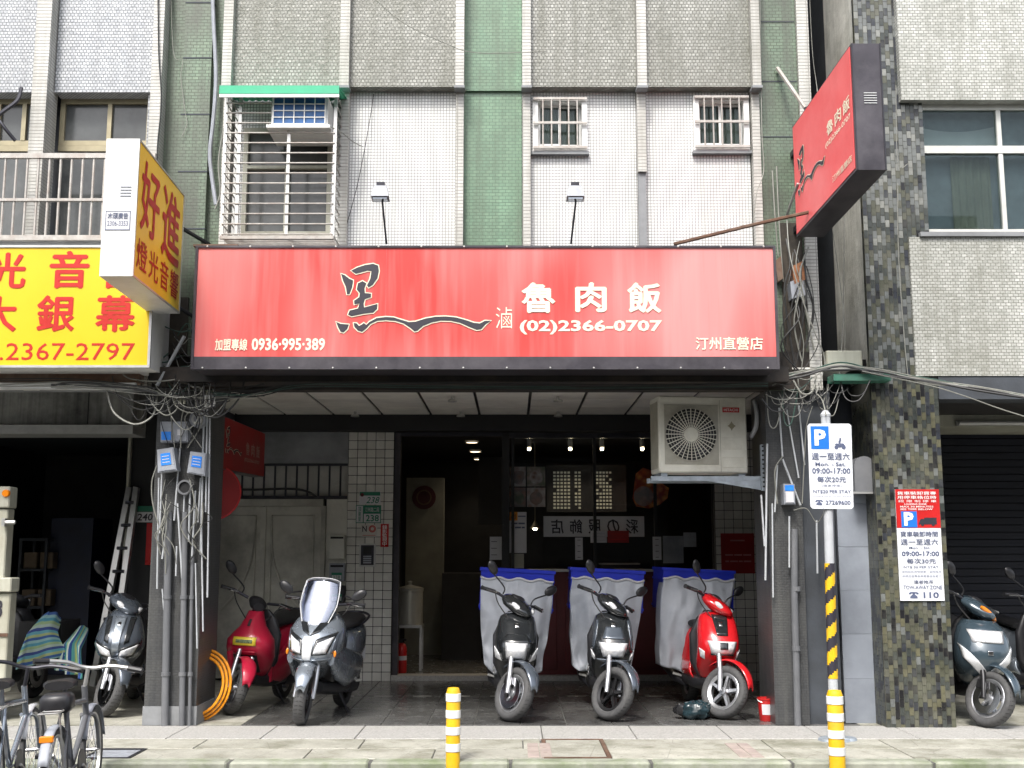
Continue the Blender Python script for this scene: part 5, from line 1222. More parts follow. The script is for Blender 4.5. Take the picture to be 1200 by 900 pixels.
for s, a, b, c, d, bo in (('週一至週六', 951.5, 531, 996, 539.2, .018), ('Mon. - Sat.', 955.5, 542, 991, 546.6, .02), ('09:00-17:00', 951.5, 548.8, 996.5, 555.6, .025), ('每次20元', 957, 558.4, 991, 565.6, .018), ('(機車停車)', 962.5, 568, 985.5, 571.4, 0), ('NT$20 PER STAY', 952, 574.5, 996.5, 579, .015), ('Including fee for 24 hour parking', 951.8, 580.9, 996.8, 582.9, 0), ('27269600', 966, 586.6, 995.5, 591.8, .02)): sline(t, q, a, b, c, d, sq, s, 'blue_let', bo)
m = MB(); u0, v1 = U(954, 586.3); u1, v0 = U(963, 592.2); phone(m, q, u0, v0, u1, v1); m.build('phone_symbol', M['blue_let'], t)
m = MB()  # motorcycle pictogram
u0, v1 = U(978, 513); u1, v0 = U(992, 527); pu = lambda a, b: (u0 + (u1 - u0) * a, v0 + (v1 - v0) * b)
for cx_ in (.2, .82): polyface(m, [pu(cx_ + .17 * cos(k * pi / 6), .18 + .17 * sin(k * pi / 6)) for k in range(12)], q, .003)
polyface(m, [pu(*p) for p in ((.05, .45), (.25, .52), (.5, .42), (.6, .52), (.8, .5), (.95, .3), (.7, .32), (.62, .18), (.38, .18), (.3, .32))], q, .0035)
polyface(m, [pu(*p) for p in ((.4, .45), (.56, .45), (.56, .7), (.63, .72), (.6, .98), (.48, .98), (.44, .74), (.38, .7))], q, .0035); m.build('motorcycle_symbol', M['blue_let'], t)
# red and white loading notice on the mosaic pillar
ym = yR - .022; sq = (1052, 573.5, 1103.5, 704)
q = pquad(1052, 573.5, 1103.5, 704, ym)
t = thing('parking_notice', 'red and white lorry unloading notice ending in 110 on the mosaic pillar', 'sign', (q[0] + q[1]) / 2)
m = MB(); m.hexa(q, [p + Vector((0, .012, 0)) for p in q]); m.build('plate', M['sign_white'], t)
U = lambda px, py: ((px - sq[0]) / (sq[2] - sq[0]), (sq[3] - py) / (sq[3] - sq[1]))
sub(t, q, 0, U(0, 619)[1], 1, 1, 'red', .003, 'red_field')
u0, v1 = U(1057.5, 599.5); u1, v0 = U(1076, 618.5); sub(t, q, u0, v0, u1, v1, 'sign_blue', .005, 'blue_field')
sline(t, q, 1060.5, 600.5, 1072, 616.5, sq, 'P', 'white_let', .045, .007)
for s, a, b, c, d, bo in (('貨車裝卸貨專', 1054, 576, 1100, 580, .01), ('用停車格位時', 1054, 581, 1100, 585, .01), ('段 限 制 停 車', 1055, 586, 1100, 589, .0), ('LOADING ZONE', 1062, 590, 1088, 592, .01), ('MAX 30 MINUTES', 1057, 593, 1096, 595, .01), ('SEE TIME BELOW', 1057, 596, 1095, 598, .01)): sline(t, q, a, b, c, d, sq, s, 'white_let', bo, .005)
for s, a, b, c, d, bo in (('貨車裝卸時間', 1055.5, 623, 1099.5, 629.5, .02), ('週一至週六', 1055.5, 632, 1099.5, 639, .015), ('Mon. - Sat.', 1065, 640.8, 1090, 643.8, .01), ('09:00-17:00', 1056, 646.4, 1100, 652.3, .03), ('每次30元', 1061.5, 654.6, 1095.5, 661, .015), ('NT$ 30 PER STAY', 1057.5, 663.5, 1098.5, 666.8, .01), ('限時裝卸貨物停車，逾時拖吊', 1055.5, 669, 1101, 671.8, 0), ('依規定收費並開單舉發告發之', 1055.5, 674, 1101, 677, 0), ('違者拖吊', 1068.5, 680, 1091, 684.4, .01), ('TOW-AWAY ZONE', 1056, 686.2, 1101, 690.8, .012), ('110', 1079, 693.8, 1097, 701, .03)): sline(t, q, a, b, c, d, sq, s, 'blue_let', bo)
m = MB(); u0, v1 = U(1062, 693.8); u1, v0 = U(1073.5, 701.2); phone(m, q, u0, v0, u1, v1); m.build('phone_symbol', M['blue_let'], t)
m = MB(); u0, v1 = U(1078, 607); u1, v0 = U(1099, 617)
polyface(m, [(u0 + (u1 - u0) * a, v0 + (v1 - v0) * b) for a, b in ((0, .2), (.02, .5), (.12, .85), (.3, .85), (.3, 1), (1, 1), (1, .2))], q, .005)
for cx_ in (.2, .8): polyface(m, [(u0 + (u1 - u0) * (cx_ + .09 * cos(k * pi / 5)), v0 + (v1 - v0) * (.2 + .2 * sin(k * pi / 5))) for k in range(10)], q, .0056)
m.build('lorry_symbol', M['black_let'], t)
# bollards
def bollard(px, py_top, py_ground, label, r=.055):
    # stands on the street edge
    Y = Yg(py_ground, 0.0 if py_ground < 895 else ZS); zb = 0.0 if py_ground < 895 else ZS
    x = X(px, Y, 850); zt = Z(py_top, Y)
    t = thing('bollard', label, 'bollard', (x, Y, zb), 'yellow and white posts at the kerb')
    m = MB(); m.lathe([(0, 0), (r * 1.9, 0), (r * 1.9, .015), (r * 1.1, .04)], (x, Y, zb), (0, 0, 1), 24); m.build('base_flange', M['pl_k'], t, True)
    m = MB(); m.lathe([(r, .02), (r, zt - zb - .03), (r * .8, zt - zb), (0, zt - zb + .005)], (x, Y, zb), (0, 0, 1), 24); m.build('post', M['yellow'], t, True)
    n = 4; h = zt - zb
    for k in range(n):
        z = zt - .045 - k * .115; m = MB(); m.lathe([(r + .002, -.028), (r + .004, -.026), (r + .004, .026), (r + .002, .028)], (x, Y, z - .02), (0, 0, 1), 24); m.build('reflective_band', M['white_let'], t, True)
bollard(531, 806, 915, 'yellow and white striped flexible bollard standing alone before the doorway', .05)
bollard(979.5, 809, 920, 'yellow and white striped bollard standing in front of the parking sign pole', .055)
# ------------------------------------------------------------------ wheels and scooters (front wheel contact at the origin, nose towards -y)
def wheel(parent, name, c, r, wd, rim, Mx=None, disc=0, spokes=5, inner=.70, tm='tyre'):
    c = Vector(c); ax = (1, 0, 0); q = r * inner; wd *= .88
    m = MB(); m.lathe([(q, -wd * .3), (q + .01, -wd * .42), (r * .82, -wd * .5), (r * .92, -wd * .47), (r * .975, -wd * .3), (r, -wd * .1), (r, wd * .1), (r * .975, wd * .3), (r * .92, wd * .47), (r * .82, wd * .5), (q + .01, wd * .42), (q, wd * .3)], c, ax, 36)
    if Mx: m.xf(Mx)
    w_ = m.build(name, M[tm], parent, 50)
    m = MB(); 
    for k in range(40):
        a = 2 * pi * k / 40
        for s in (-1, 1):
            p = [c + Vector((s * wd * x, cos(a + t) * r * rr, sin(a + t) * r * rr)) for x, t, rr in ((.06, 0, 1.004), (.36, .05, .965), (.36, .085, .965), (.06, .03, 1.004))]
            m._add(p, [(0, 1, 2, 3)])
    if Mx: m.xf(Mx)
    m.build('tread', M['black'], w_)
    m = MB(); m.lathe([(q - .03, -wd * .22), (q - .004, -wd * .34), (q + .004, -wd * .3), (q + .004, wd * .3), (q - .004, wd * .34), (q - .03, wd * .22), (q - .035, 0)], c, ax, 30)
    m.lathe([(.0, -wd * .42), (.03, -wd * .42), (.036, -wd * .3), (.036, wd * .3), (.03, wd * .42), (0, wd * .42)], c, ax, 14)
    for k in range(spokes):
        a = 2 * pi * k / spokes + .3; d = Vector((0, cos(a), sin(a))); t = Vector((0, -sin(a), cos(a)))
        for s in (-1, 1):
            p0, p1 = c + d * .03 + Vector((s * wd * .2, 0, 0)), c + d * (q - .02) + Vector((s * wd * .24, 0, 0))
            m.hexa([p0 - t * .016, p0 + t * .016, p0 + t * .016 - Vector((s * .012, 0, 0)), p0 - t * .016 - Vector((s * .012, 0, 0))], [p1 - t * .011, p1 + t * .011, p1 + t * .011 - Vector((s * .012, 0, 0)), p1 - t * .011 - Vector((s * .012, 0, 0))])
    if Mx: m.xf(Mx)
    m.build('rim', M[rim], w_, 35)
    if disc:
        m = MB(); m.lathe([(q * .45, 0), (q * .82, 0), (q * .82, .005), (q * .45, .005), (q * .45, 0)], c + Vector((disc * wd * .52, 0, 0)), ax, 28)
        if Mx: m.xf(Mx)
        m.build('brake_disc', M['chrome'], w_, 35)
        m = MB(); x_ = c.x + disc * wd * .55; m.cbox(x_ - .018, x_ + .018, c.y + q * .3, c.y + q * .72, c.z + q * .35, c.z + q * .85, .008)
        if Mx: m.xf(Mx)
        m.build('brake_calliper', M['rimk'], w_)
    return w_
def cowl_y(rings, x, z):
    rs = sorted(rings); z = min(max(z, rs[0][0] + 1e-4), rs[-1][0] - 1e-4)
    for a, b in zip(rs, rs[1:]):
        if a[0] <= z <= b[0]:
            t = (z - a[0]) / (b[0] - a[0]); r = [a[i] + (b[i] - a[i]) * t for i in range(5)]; break
    hw, yf, yb, p = r[1:5]; cy, ry = (yf + yb) / 2, (yb - yf) / 2
    u = min(.985, abs(x) / max(hw, 1e-3)); return cy - ry * (1 - u ** p) ** (1 / p)
def patch(rings, cs, mt, parent, name, off=.006, n=8, thick=.008, sym=False, Mx=None, puff=0):
    for s in ((1, -1) if sym else (1,)):
        q = [Vector((c[0] * s, 0, c[1])) for c in cs]
        def f(u, v):
            p = quadpt(q, u, v); b = puff * (1 - (2 * u - 1) ** 2) ** .5 * (1 - (2 * v - 1) ** 2) ** .5 if puff else 0
            return (p.x, cowl_y(rings, p.x, p.z) - off - b, p.z)
        m = MB(); m.grid(f, n, n); m.uv = None
        if Mx: m.xf(Mx)
        o = m.build(name, M[mt], parent, 60)
        if thick:
            md = o.modifiers.new('t', 'SOLIDIFY'); md.thickness = thick; md.offset = 0
def steer_matrix(deg, A=(0, 0, .23), B=(0, .38, 1.0)):
    A, B = Vector(A), Vector(B); return Matrix.Translation(A) @ Matrix.Rotation(radians(deg), 4, (B - A).normalized()) @ Matrix.Translation(-A)

ST = {
 'sport': dict(rings=[(.27, .07, .36, .52, 2.5), (.34, .13, .31, .50, 2.4), (.42, .17, .25, .48, 2.3), (.49, .185, .16, .46, 2.2), (.55, .19, .09, .45, 2.0), (.61, .19, .06, .45, 2.0), (.68, .19, .085, .45, 2.2), (.76, .185, .15, .46, 2.4), (.84, .172, .21, .47, 2.7), (.89, .155, .25, .47, 2.8), (.915, .12, .28, .46, 2.5), (.925, .06, .30, .45, 2.2)]),
 'blade': dict(rings=[(.30, .06, .36, .52, 2.5), (.40, .10, .26, .50, 2.3), (.48, .15, .12, .48, 2.1), (.54, .20, .04, .47, 2.0), (.62, .225, .02, .46, 2.0), (.70, .215, .05, .46, 2.1), (.80, .185, .12, .47, 2.3), (.88, .15, .19, .47, 2.4), (.93, .10, .25, .46, 2.2)]),
 'maxi': dict(rings=[(.36, .05, .34, .52, 2.4), (.44, .10, .22, .52, 2.3), (.50, .16, .08, .52, 2.1), (.55, .20, -.01, .52, 2), (.62, .235, -.02, .52, 2), (.72, .25, .02, .53, 2), (.80, .245, .09, .53, 2.1), (.87, .21, .16, .53, 2.2), (.93, .15, .22, .52, 2.2), (.97, .09, .27, .50, 2.2)]),
 'retro': dict(rings=[(.30, .10, .34, .52, 2.5), (.40, .17, .26, .5, 2.6), (.50, .215, .16, .48, 2.8), (.58, .22, .10, .46, 2.8), (.66, .215, .09, .45, 2.6), (.72, .17, .12, .45, 2.4), (.78, .12, .17, .45, 2.2), (.86, .085, .22, .44, 2.2), (.92, .07, .27, .43, 2.2)]),
 'old': dict(rings=[(.27, .06, .36, .52, 2.3), (.36, .15, .20, .50, 2.2), (.45, .21, .06, .48, 2.1), (.54, .235, -.01, .46, 2.1), (.64, .235, .0, .45, 2.1), (.74, .22, .06, .45, 2.2), (.82, .19, .13, .46, 2.2), (.88, .14, .2, .46, 2.2)]),
}
def scooter(style, paint, label, px, py, yaw, steer, lean=3, fender='pt_grey', rim='rimk', variant=0, crate=False, mirror=True, disc=-1, group=None, cat='scooter', name='parked_scooter'):
    t = thing(name, label, cat, (0, 0, 0), group)
    st = ST[style]; rg = st['rings']; Ms = steer_matrix(steer); r = .235
    hz = 1.0
    wheel(t, 'front_wheel', (0, 0, r), r, .115, rim, Ms, disc, 5, tm='tyre')
    # fender
    m = MB(); m.grid(lambda u, v: ((.062 + .012 * sin(pi * v)) * (2 * u - 1) * (1 - .45 * max(0, .25 - v) / .25), -cos(radians(15 + 125 * v)) * (r + .035) * 1.0, r + sin(radians(15 + 125 * v)) * (r + .035) + .03 * (1 - (2 * u - 1) ** 2)), 8, 16); m.uv = None
    m.xf(Ms); o = m.build('front_fender', M[fender], t, 60, solid=.008)
    for s in (-1, 1):
        m = MB(); m.tube([(s * .078, 0, r - .01), (s * .075, .06, .40), (s * .065, .14, .56)], [.02, .024, .022], 10); m.xf(Ms); m.build('fork_leg', M['rimw' if style != 'old' else 'rimk'], t, 40)
    # cowl
    m = MB(); m.loft(rg, 28); m.build('front_cowl', M[paint], t, 55)
    w0 = max(a[1] for a in rg)
    # leg shield inside, floorboard, body
    m = MB(); m.loft([(.26, .10, .42, .56, 4), (.45, .20, .44, .54, 4), (.7, .215, .45, .53, 4), (.86, .15, .46, .53, 3), (.93, .08, .45, .52, 3)], 20); m.build('leg_shield', M['pl_k'], t, 50)
    m = MB(); m.lofty([(.30, .08, .24, .34, 3), (.5, .17, .2, .33, 4), (.9, .18, .2, .34, 4), (1.0, .15, .22, .36, 3)], 20); m.build('floorboard', M['pl_k'], t, 50)
    m = MB(); m.lofty([(.80, .10, .30, .70, 3), (.90, .17, .28, .76, 3), (1.1, .19, .36, .78, 3), (1.35, .18, .46, .80, 3), (1.55, .13, .56, .80, 2.5), (1.68, .06, .66, .78, 2)], 24); m.build('rear_body', M[paint], t, 50)
    m = MB(); m.lofty([(.74, .08, .72, .78, 2.5), (.84, .13, .74, .82, 2.6), (1.1, .155, .76, .84, 2.6), (1.4, .15, .78, .89, 2.6), (1.58, .09, .80, .88, 2.4)], 20); m.build('seat', M['seat'], t, 50)
    wheel(t, 'rear_wheel', (0, 1.28, .225), .225, .12, rim, None, 0, 5)
    m = MB(); m.lofty([(.88, .09, .18, .34, 3), (1.1, .12, .16, .38, 3), (1.3, .06, .17, .32, 3)], 14); m.xf(Matrix.Translation((.09, 0, 0))); m.build('engine', M['dkmetal'], t, 40)
    m = MB(); m.tube([(-.14, .85, .2), (-.17, 1.0, .22), (-.19, 1.1, .25), (-.2, 1.5, .33), (-.2, 1.55, .34)], [.02, .025, .05, .055, .03], 12); m.build('muffler', M['dkmetal'], t, 40)
    for s in (-1, 1):
        m = MB(); m.tube([(s * .15, 1.0, .27), (s * .24, 1.02, .29)], .014, 6); m.build('passenger_peg', M['alu'], t)
    m = MB(); m.tube([(.1, .72, .22), (.2, .80, .01), (.24, .79, .004)], .011, 6); m.build('side_stand', M['dkmetal'], t)
    m = MB(); m.tube(smoothpts([(-.14, 1.25, .78), (-.17, 1.45, .86), (0, 1.66, .88), (.17, 1.45, .86), (.14, 1.25, .78)]), .013, 8); m.build('grab_rail', M['dkmetal'], t, 40)
    m = MB(); m.ball((0, 1.66, .72), .07, .03, .035, 10); m.build('tail_light', M['lens_r'], t, 40)
    m = MB(); m.cbox(-.10, .10, 1.68, 1.69, .42, .55, .003); m.build('number_plate', M['paper'], t)
    # handlebar unit
    H = Vector((0, .385, hz))
    if style in ('sport', 'old', 'blade'):
        ring = [(-.17, .035, .915, .95, 2), (-.13, .085, .90, .985, 2.0), (-.05, .145, .90, 1.03, 2.0), (.03, .175, .92, 1.06, 2.0), (.09, .15, .95, 1.075, 2.0), (.14, .09, .98, 1.07, 2.0)]
        m = MB(); m.lofty([(H.y + a - .03, b, c, d, e) for a, b, c, d, e in ring], 20); m.xf(Ms); m.build('handlebar_cover', M[paint if variant != 9 else 'pt_k'], t, 55)
        if style in ('sport', 'blade'):
            for s in (-1, 1):
                m = MB(); m.ball((0, 0, 0), .062, .03, .026, 12); m.xf(Matrix.Translation((s * .085, H.y - .125, .962)) @ Matrix.Rotation(s * radians(35), 4, 'Z') @ Matrix.Rotation(-s * radians(28), 4, 'Y')); m.xf(Ms); m.build('upper_lens', M['lens'], t, 40)
        m = MB(); m.lofty([(H.y - .06, .03, 1.03, 1.035, 2), (H.y - .0, .07, 1.035, 1.075, 2), (H.y + .07, .06, 1.05, 1.08, 2)], 12); m.xf(Ms); m.build('instrument_cover', M['pl_k'], t, 40)
    else:
        m = MB(); m.lofty([(H.y - .09, .05, .92, 1.0, 2), (H.y - .04, .085, .92, 1.04, 2.2), (H.y + .05, .08, .95, 1.05, 2.2)], 16); m.xf(Ms); m.build('handlebar_cover', M['pl_k'], t, 45)
    m = MB(); m.tube([(0, .36, .9), (0, .385, 1.0)], .03, 8); m.xf(Ms); m.build('stem', M['pl_k'], t)
    for s in (-1, 1):
        a = Vector((s * .10, H.y + .02, 1.01)); b = Vector((s * .24, H.y + .06, 1.035)); c = Vector((s * .355, H.y + .10, 1.03))
        m = MB(); m.tube([a, b], .014, 8); m.xf(Ms); hb = m.build('handlebar', M['dkmetal'], t, 40)
        m = MB(); m.tube([b, c, c + Vector((s * .012, 0, 0))], [.018, .018, .022], 10); m.xf(Ms); m.build('grip', M['pl_k'], hb, 40)
        m = MB(); m.tube(smoothpts([b + Vector((s * -.03, -.04, .0)), b + Vector((s * .04, -.065, -.005)), c + Vector((-s * .01, -.05, -.01))], 4), .007, 6); m.xf(Ms); m.build('brake_lever', M['chrome'], hb, 40)
        if mirror is True or mirror == s:
            k = Vector((s * .17, H.y + .03, 1.04)); e = Vector((s * .335, H.y + .05, 1.20)) if style != 'maxi' else Vector((s * .31, H.y - .12, 1.10))
            m = MB(); m.tube(smoothpts([k, k + Vector((s * .015, -.01, .06)), e - Vector((s * .01, 0, .02))], 4), .0075, 6); m.xf(Ms); mi = m.build('mirror_stalk', M['pl_k'], t, 40)
            m = MB(); m.ball((0, 0, 0), .075, .024, .045, 14); R_ = Matrix.Translation(e + Vector((s * .02, 0, .03))) @ Matrix.Rotation(-s * radians(38), 4, 'Y'); m.xf(R_); m.xf(Ms); m.build('mirror_housing', M['pl_k'], mi, 60)
            m = MB(); m.lathe([(0, 0), (1, 0)], (0, 0, 0), (0, 1, 0), 16); m.xf(Matrix.Translation((0, .0225, 0)) @ Matrix.Diagonal((.052, 1, .034, 1))); m.xf(R_); m.xf(Ms); m.build('mirror_glass', M['mirror'], mi)
        m = MB(); m.tube(smoothpts([b + Vector((0, -.01, -.01)), b + Vector((-s * .05, -.05, -.10)), (s * .05, .26, .80)], 4), .006, 5); m.xf(Ms); m.build('brake_cable', M['wire_k'], t)
    P_ = lambda cs, mt, nm, **k: patch(rg, cs, mt, t, nm, **k)
    if style in ('sport', 'blade'):
        if variant == 0:
            P_([(-.135, .515), (.135, .515), (.16, .68), (-.16, .68)], 'pt_k', 'headlight_surround', off=.003)
            P_([(-.085, .525), (.085, .525), (.10, .668), (-.10, .668)], 'lens', 'headlight', puff=.03, off=.006)
            P_([(-.14, .667), (.14, .667), (.09, .74), (-.09, .74)], 'pt_k', 'headlight_brow', off=.004)
            P_([(.12, .50), (.185, .525), (.197, .63), (.15, .56)], 'lens', 'front_indicator', sym=True, off=.006)
            P_([(-.06, .43), (.06, .43), (.12, .515), (-.12, .515)], 'pl_k', 'lower_grille')
        elif variant == 3:
            P_([(.03, .515), (.14, .545), (.195, .64), (.05, .575)], 'lens', 'headlight', sym=True, puff=.008, off=.006)
            P_([(.02, .50), (.15, .53), (.207, .67), (.045, .595)], 'pt_k', 'headlight_surround', sym=True, off=.003)
            P_([(-.03, .56), (.03, .56), (.05, .88), (-.05, .88)], 'pt_silver', 'nose_ridge', off=.008)
            P_([(.07, .64), (.11, .66), (.13, .88), (.08, .88)], 'pt_k', 'cowl_crease', sym=True, off=.003)
        elif variant == 1:
            P_([(-.09, .545), (.09, .545), (.13, .665), (-.13, .665)], 'lens', 'headlight', puff=.018, off=.004)
            P_([(-.05, .475), (.05, .475), (.165, .515), (-.165, .515)], 'pt_silver', 'chin_strip', off=.006)
            P_([(.155, .505), (.18, .525), (.195, .60), (.16, .535)], 'lens', 'front_indicator', sym=True, off=.007)
            P_([(-.10, .70), (.10, .70), (.07, .80), (-.07, .80)], 'pt_grey', 'cowl_panel')
            P_([(.172, .60), (.187, .60), (.15, .86), (.13, .86)], 'pt_grey', 'side_strip', sym=True)
        else:
            P_([(-.10, .56), (.10, .56), (.135, .67), (-.135, .67)], 'lens', 'headlight', puff=.012, off=.004)
            P_([(-.035, .60), (.035, .60), (.04, .66), (-.04, .66)], 'pt_k', 'headlight_centre', off=.018)
            P_([(-.10, .545), (.10, .545), (.11, .557), (-.11, .557)], 'pt_k', 'headlight_edge', off=.008)
            P_([(.14, .50), (.175, .52), (.19, .60), (.155, .57)], 'lens', 'front_indicator', sym=True, off=.007)
            P_([(-.05, .72), (.05, .72), (.075, .90), (-.075, .90)], 'pt_k', 'cowl_panel')
        P_([(-.018, .80), (.018, .80), (.018, .836), (-.018, .836)], 'chrome', 'badge', puff=.004)
        for s in (-1, 1):   # side bodywork
            m = MB(); m.grid(lambda u, v: (s * (.165 + .03 * sin(pi * v)), .50 + .36 * u + .06 * v, .30 + .16 * v - .02 * u), 6, 4); m.uv = None; m.build('side_skirt', M[paint], t, 50, solid=.01)
    elif style == 'maxi':
        P_([(.055, .60), (.15, .61), (.20, .75), (.08, .69)], 'lens', 'headlight', sym=True, puff=.012, off=.006)
        P_([(.04, .585), (.16, .595), (.218, .79), (.06, .72)], 'pt_k', 'headlight_surround', sym=True, off=.002)
        P_([(-.035, .53), (.035, .53), (.05, .74), (-.05, .74)], 'pt_white', 'nose_panel', off=.008)
        P_([(.02, .515), (.16, .545), (.20, .57), (.03, .545)], 'pt_silver', 'chin_strip', sym=True, off=.010)
        P_([(.185, .60), (.215, .63), (.235, .80), (.215, .78)], 'pt_grey', 'side_vent', sym=True, off=.004)
        P_([(0.0, .745), (.08, .79), (.15, .90), (.09, .925)], 'pt_k', 'upper_panel', sym=True, off=.004)
        for s in (-1, 1):
            m = MB(); m.lofty([(.12, .03, .50, .62, 2.2), (.3, .05, .36, .66, 2.4), (.6, .06, .27, .62, 2.4), (1.0, .05, .28, .55, 2.2), (1.2, .02, .36, .5, 2)], 14); m.xf(Matrix.Translation((s * .185, 0, 0))); m.build('side_fairing', M['pt_silver'], t, 50)
        # windscreen
        def wsf(u, v):
            a = 2 * u - 1; hw = .045 + .125 * min(1, v * 1.7) ** .8 - .02 * max(0, v - .8) * 3
            return (a * hw, .08 + .22 * v ** 1.1 + .05 * a * a * (.4 + .6 * v), .70 + .545 * v - .03 * (abs(a) ** 3) * v)
        m = MB(); m.grid(wsf, 16, 16); m.uv = None; ws = m.build('windscreen', M['screen'], t, 60, solid=.005)
        ed = [wsf(0, v / 12) for v in range(13)] + [wsf(u / 12, 1) for u in range(1, 13)] + [wsf(1, 1 - v / 12) for v in range(1, 13)]
        m = MB(); m.tube(ed, .0035, 6); m.build('screen_edge', M['pt_white'], ws, 40)
        m = MB(); m.grid(lambda u, v: tuple(Vector(wsf(.12 + .76 * u, .0 + .3 * v)) + Vector((0, .012, 0))), 8, 6); m.uv = None; m.build('screen_base', M['pt_silver'], ws, 60, solid=.006)
        for s in (-1, 1):
            m = MB(); m.ball((s * .215, .12, .60), .014, .015, .03, 10); m.build('front_indicator', M['lens_o'], t, 40)
    elif style == 'retro':
        P_([(-.10, .355), (.10, .355), (.115, .53), (-.115, .53)], 'black', 'wheel_arch', off=.004)
        P_([(-.11, .615), (.11, .615), (.11, .69), (-.11, .69)], 'badge_yellow', 'name_badge', off=.006)
        P_([(-.08, .638), (.08, .638), (.08, .668), (-.08, .668)], 'badge_print', 'badge_print', off=.012, thick=.003)
        P_([(-.012, .79), (.012, .79), (.016, .85), (-.004, .85)], 'black', 'cowl_slot', off=.005)
        P_([(-.115, .53), (.115, .53), (.13, .56), (-.13, .56)], 'pt_pink', 'arch_lip', off=.014)
        m = MB(); m.tube(smoothpts([(-.115, .15, .36), (-.125, .10, .5), (-.125, .085, .55)], 4), .03, 10); m.build('arch_pillar', M[paint], t, 45)
        for s in (-1, 1):
            m = MB(); m.lofty([(.45, .02, .25, .42, 2.4), (.7, .045, .22, .5, 2.4), (1.0, .06, .25, .66, 2.4), (1.35, .05, .38, .72, 2.2), (1.55, .02, .5, .7, 2)], 14); m.xf(Matrix.Translation((s * .15, 0, 0))); m.build('side_panel', M[paint], t, 50)
        m = MB(); m.tube(smoothpts([(-.14, 1.62, .8), (-.14, 1.62, 1.08), (-.08, 1.62, 1.12)], 4), .011, 6); m.tube(smoothpts([(.14, 1.62, .8), (.14, 1.62, 1.08), (.08, 1.62, 1.12)], 4), .011, 6); m.build('rear_carrier', M['alu'], t, 40)
    else:
        P_([(-.13, .70), (.13, .70), (.155, .80), (-.155, .80)], 'lens', 'headlight', puff=.02, off=.004)
        P_([(.0, .335), (.025, .40), (.025, .47), (.0, .41)], 'pt_white', 'trim_strip', sym=True, off=.008)
        P_([(.025, .40), (.20, .56), (.225, .68), (.025, .47)], 'pt_white', 'trim_strip', sym=True, off=.008)
        P_([(-.022, .60), (.022, .60), (.022, .635), (-.022, .635)], 'chrome', 'badge')
        m = MB(); m.ball((0, 0, 0), .12, .04, .028, 14); m.xf(Matrix.Translation((.0, H.y - .15, .95)) @ Matrix.Rotation(radians(18), 4, 'Y')); m.xf(Ms); m.build('amber_indicator', M['lens_o'], t, 40)
    if crate:
        hw, y0, y1, z0, z1 = crate
        m = MB(); w_ = .02
        m.box(-hw + .02, hw - .02, y0 + .02, y1 - .02, z0, z0 + .02)
        for (a, b, c, d) in ((-hw, hw, y0, y0 + w_), (-hw, hw, y1 - w_, y1), (-hw, -hw + w_, y0 + w_, y1 - w_), (hw - w_, hw, y0 + w_, y1 - w_)): m.box(a, b, c, d, z0, z1)
        for zz in (z1 - .03, z1 - .12, z0 + .02): m.box(-hw - .008, hw + .008, y0 - .008, y1 + .008, zz, zz + .022) if zz < z1 - .04 else None
        m.box(-hw - .014, hw + .014, y0 - .014, y0 - .0005, z1 - .03, z1); m.box(-hw - .014, -hw - .0005, y0, y1, z1 - .03, z1); m.box(hw + .0005, hw + .014, y0, y1, z1 - .03, z1)
        cr = m.build('crate', M['crate'], t)
        m = MB(); m.box(-.16, .16, y0 + .05, y1 - .05, .82, z0 - .002); m.build('rack', M['dkmetal'], t)
    Lm = Matrix.Rotation(radians(lean), 4, 'Y')
    Y = Yg(py); x = X(px, Y, py)
    t.location = (x, Y + .02, 0); t.rotation_euler = (0, radians(lean), radians(yaw))
    return t
M['badge_yellow'] = mat('badge_yellow', (.85, .68, .06), .35, var=.1)
M['badge_print'] = mat('badge_print', (.25, .33, .18), .5, var=.8, scale=60)
def tarp(t, hw, y0, ztop, zbot, seed, label=None, skew=0, narrow=.25, mt='tarp'):
    """grey bag pulled over the crate: wraps three sides, sags and creases"""
    random.seed(seed); side = .22; tot = 2 * side + 2 * hw; o_ = Vector((seed * 3.1, 0, 0))
    def f(u, v):
        s = u * tot; z = ztop - (ztop - zbot * 1.0) * v
        k = 1 - narrow * max(0, v - .25) ** 1.3
        if s < side: x, y = -hw * 1.03, y0 + (side - s)
        elif s > side + 2 * hw: x, y = hw * 1.03, y0 + (s - side - 2 * hw)
        else: x, y = -hw + (s - side), y0
        a = x / hw; x = x * k + skew * v * .12
        n1 = noise.noise(Vector((x * 2.2, z * 2.0, 0)) + o_); n2 = noise.noise(Vector((x * 7 + z * 3, z * 2.5, 3)) + o_); n3 = noise.noise(Vector((x * 16, z * 9, 7)) + o_)
        y -= .035 + .10 * sin(pi * min(1, v)) * max(0, 1 - a * a * .8) + .05 * n1 + .035 * n2 * (1 + v) + .008 * n3
        z += .05 * n1 * v + .02 * abs(a) * (1 - v) + (-.10 * (1 - a * a) + .04 * sin(a * 5 + seed)) * v ** 2
        x += .02 * n2 + .015 * n1
        return (x, y, z)
    m = MB(); m.grid(f, 60, 40); m.uv = None
    o = m.build('cover_bag', M[mt], None, 70, solid=.004); o.parent = t; o.location = (0, 0, 0)
    me = o.data
    return o
def attach(o, t):
    pass
crk = (.36, 1.05, 1.52, .90, 1.31)
def delivery(paint, label, px, py, yaw, variant, seed, skew, steer=38, fender='pt_grey', hw=.36, **k):
    t = scooter('sport', paint, label, px, py, yaw, steer, variant=variant, crate=(hw, 1.05, 1.52, .90, 1.31), fender=fender, group='delivery scooters parked before the shop window', cat='scooter', name='delivery_scooter', **k)
    # the bag hangs in the scooter's own frame
    m0 = (t.location.copy(), t.rotation_euler.copy()); t.location = (0, 0, 0); 
    bag_build(t, hw, seed, skew); t.location = m0[0]
    return t
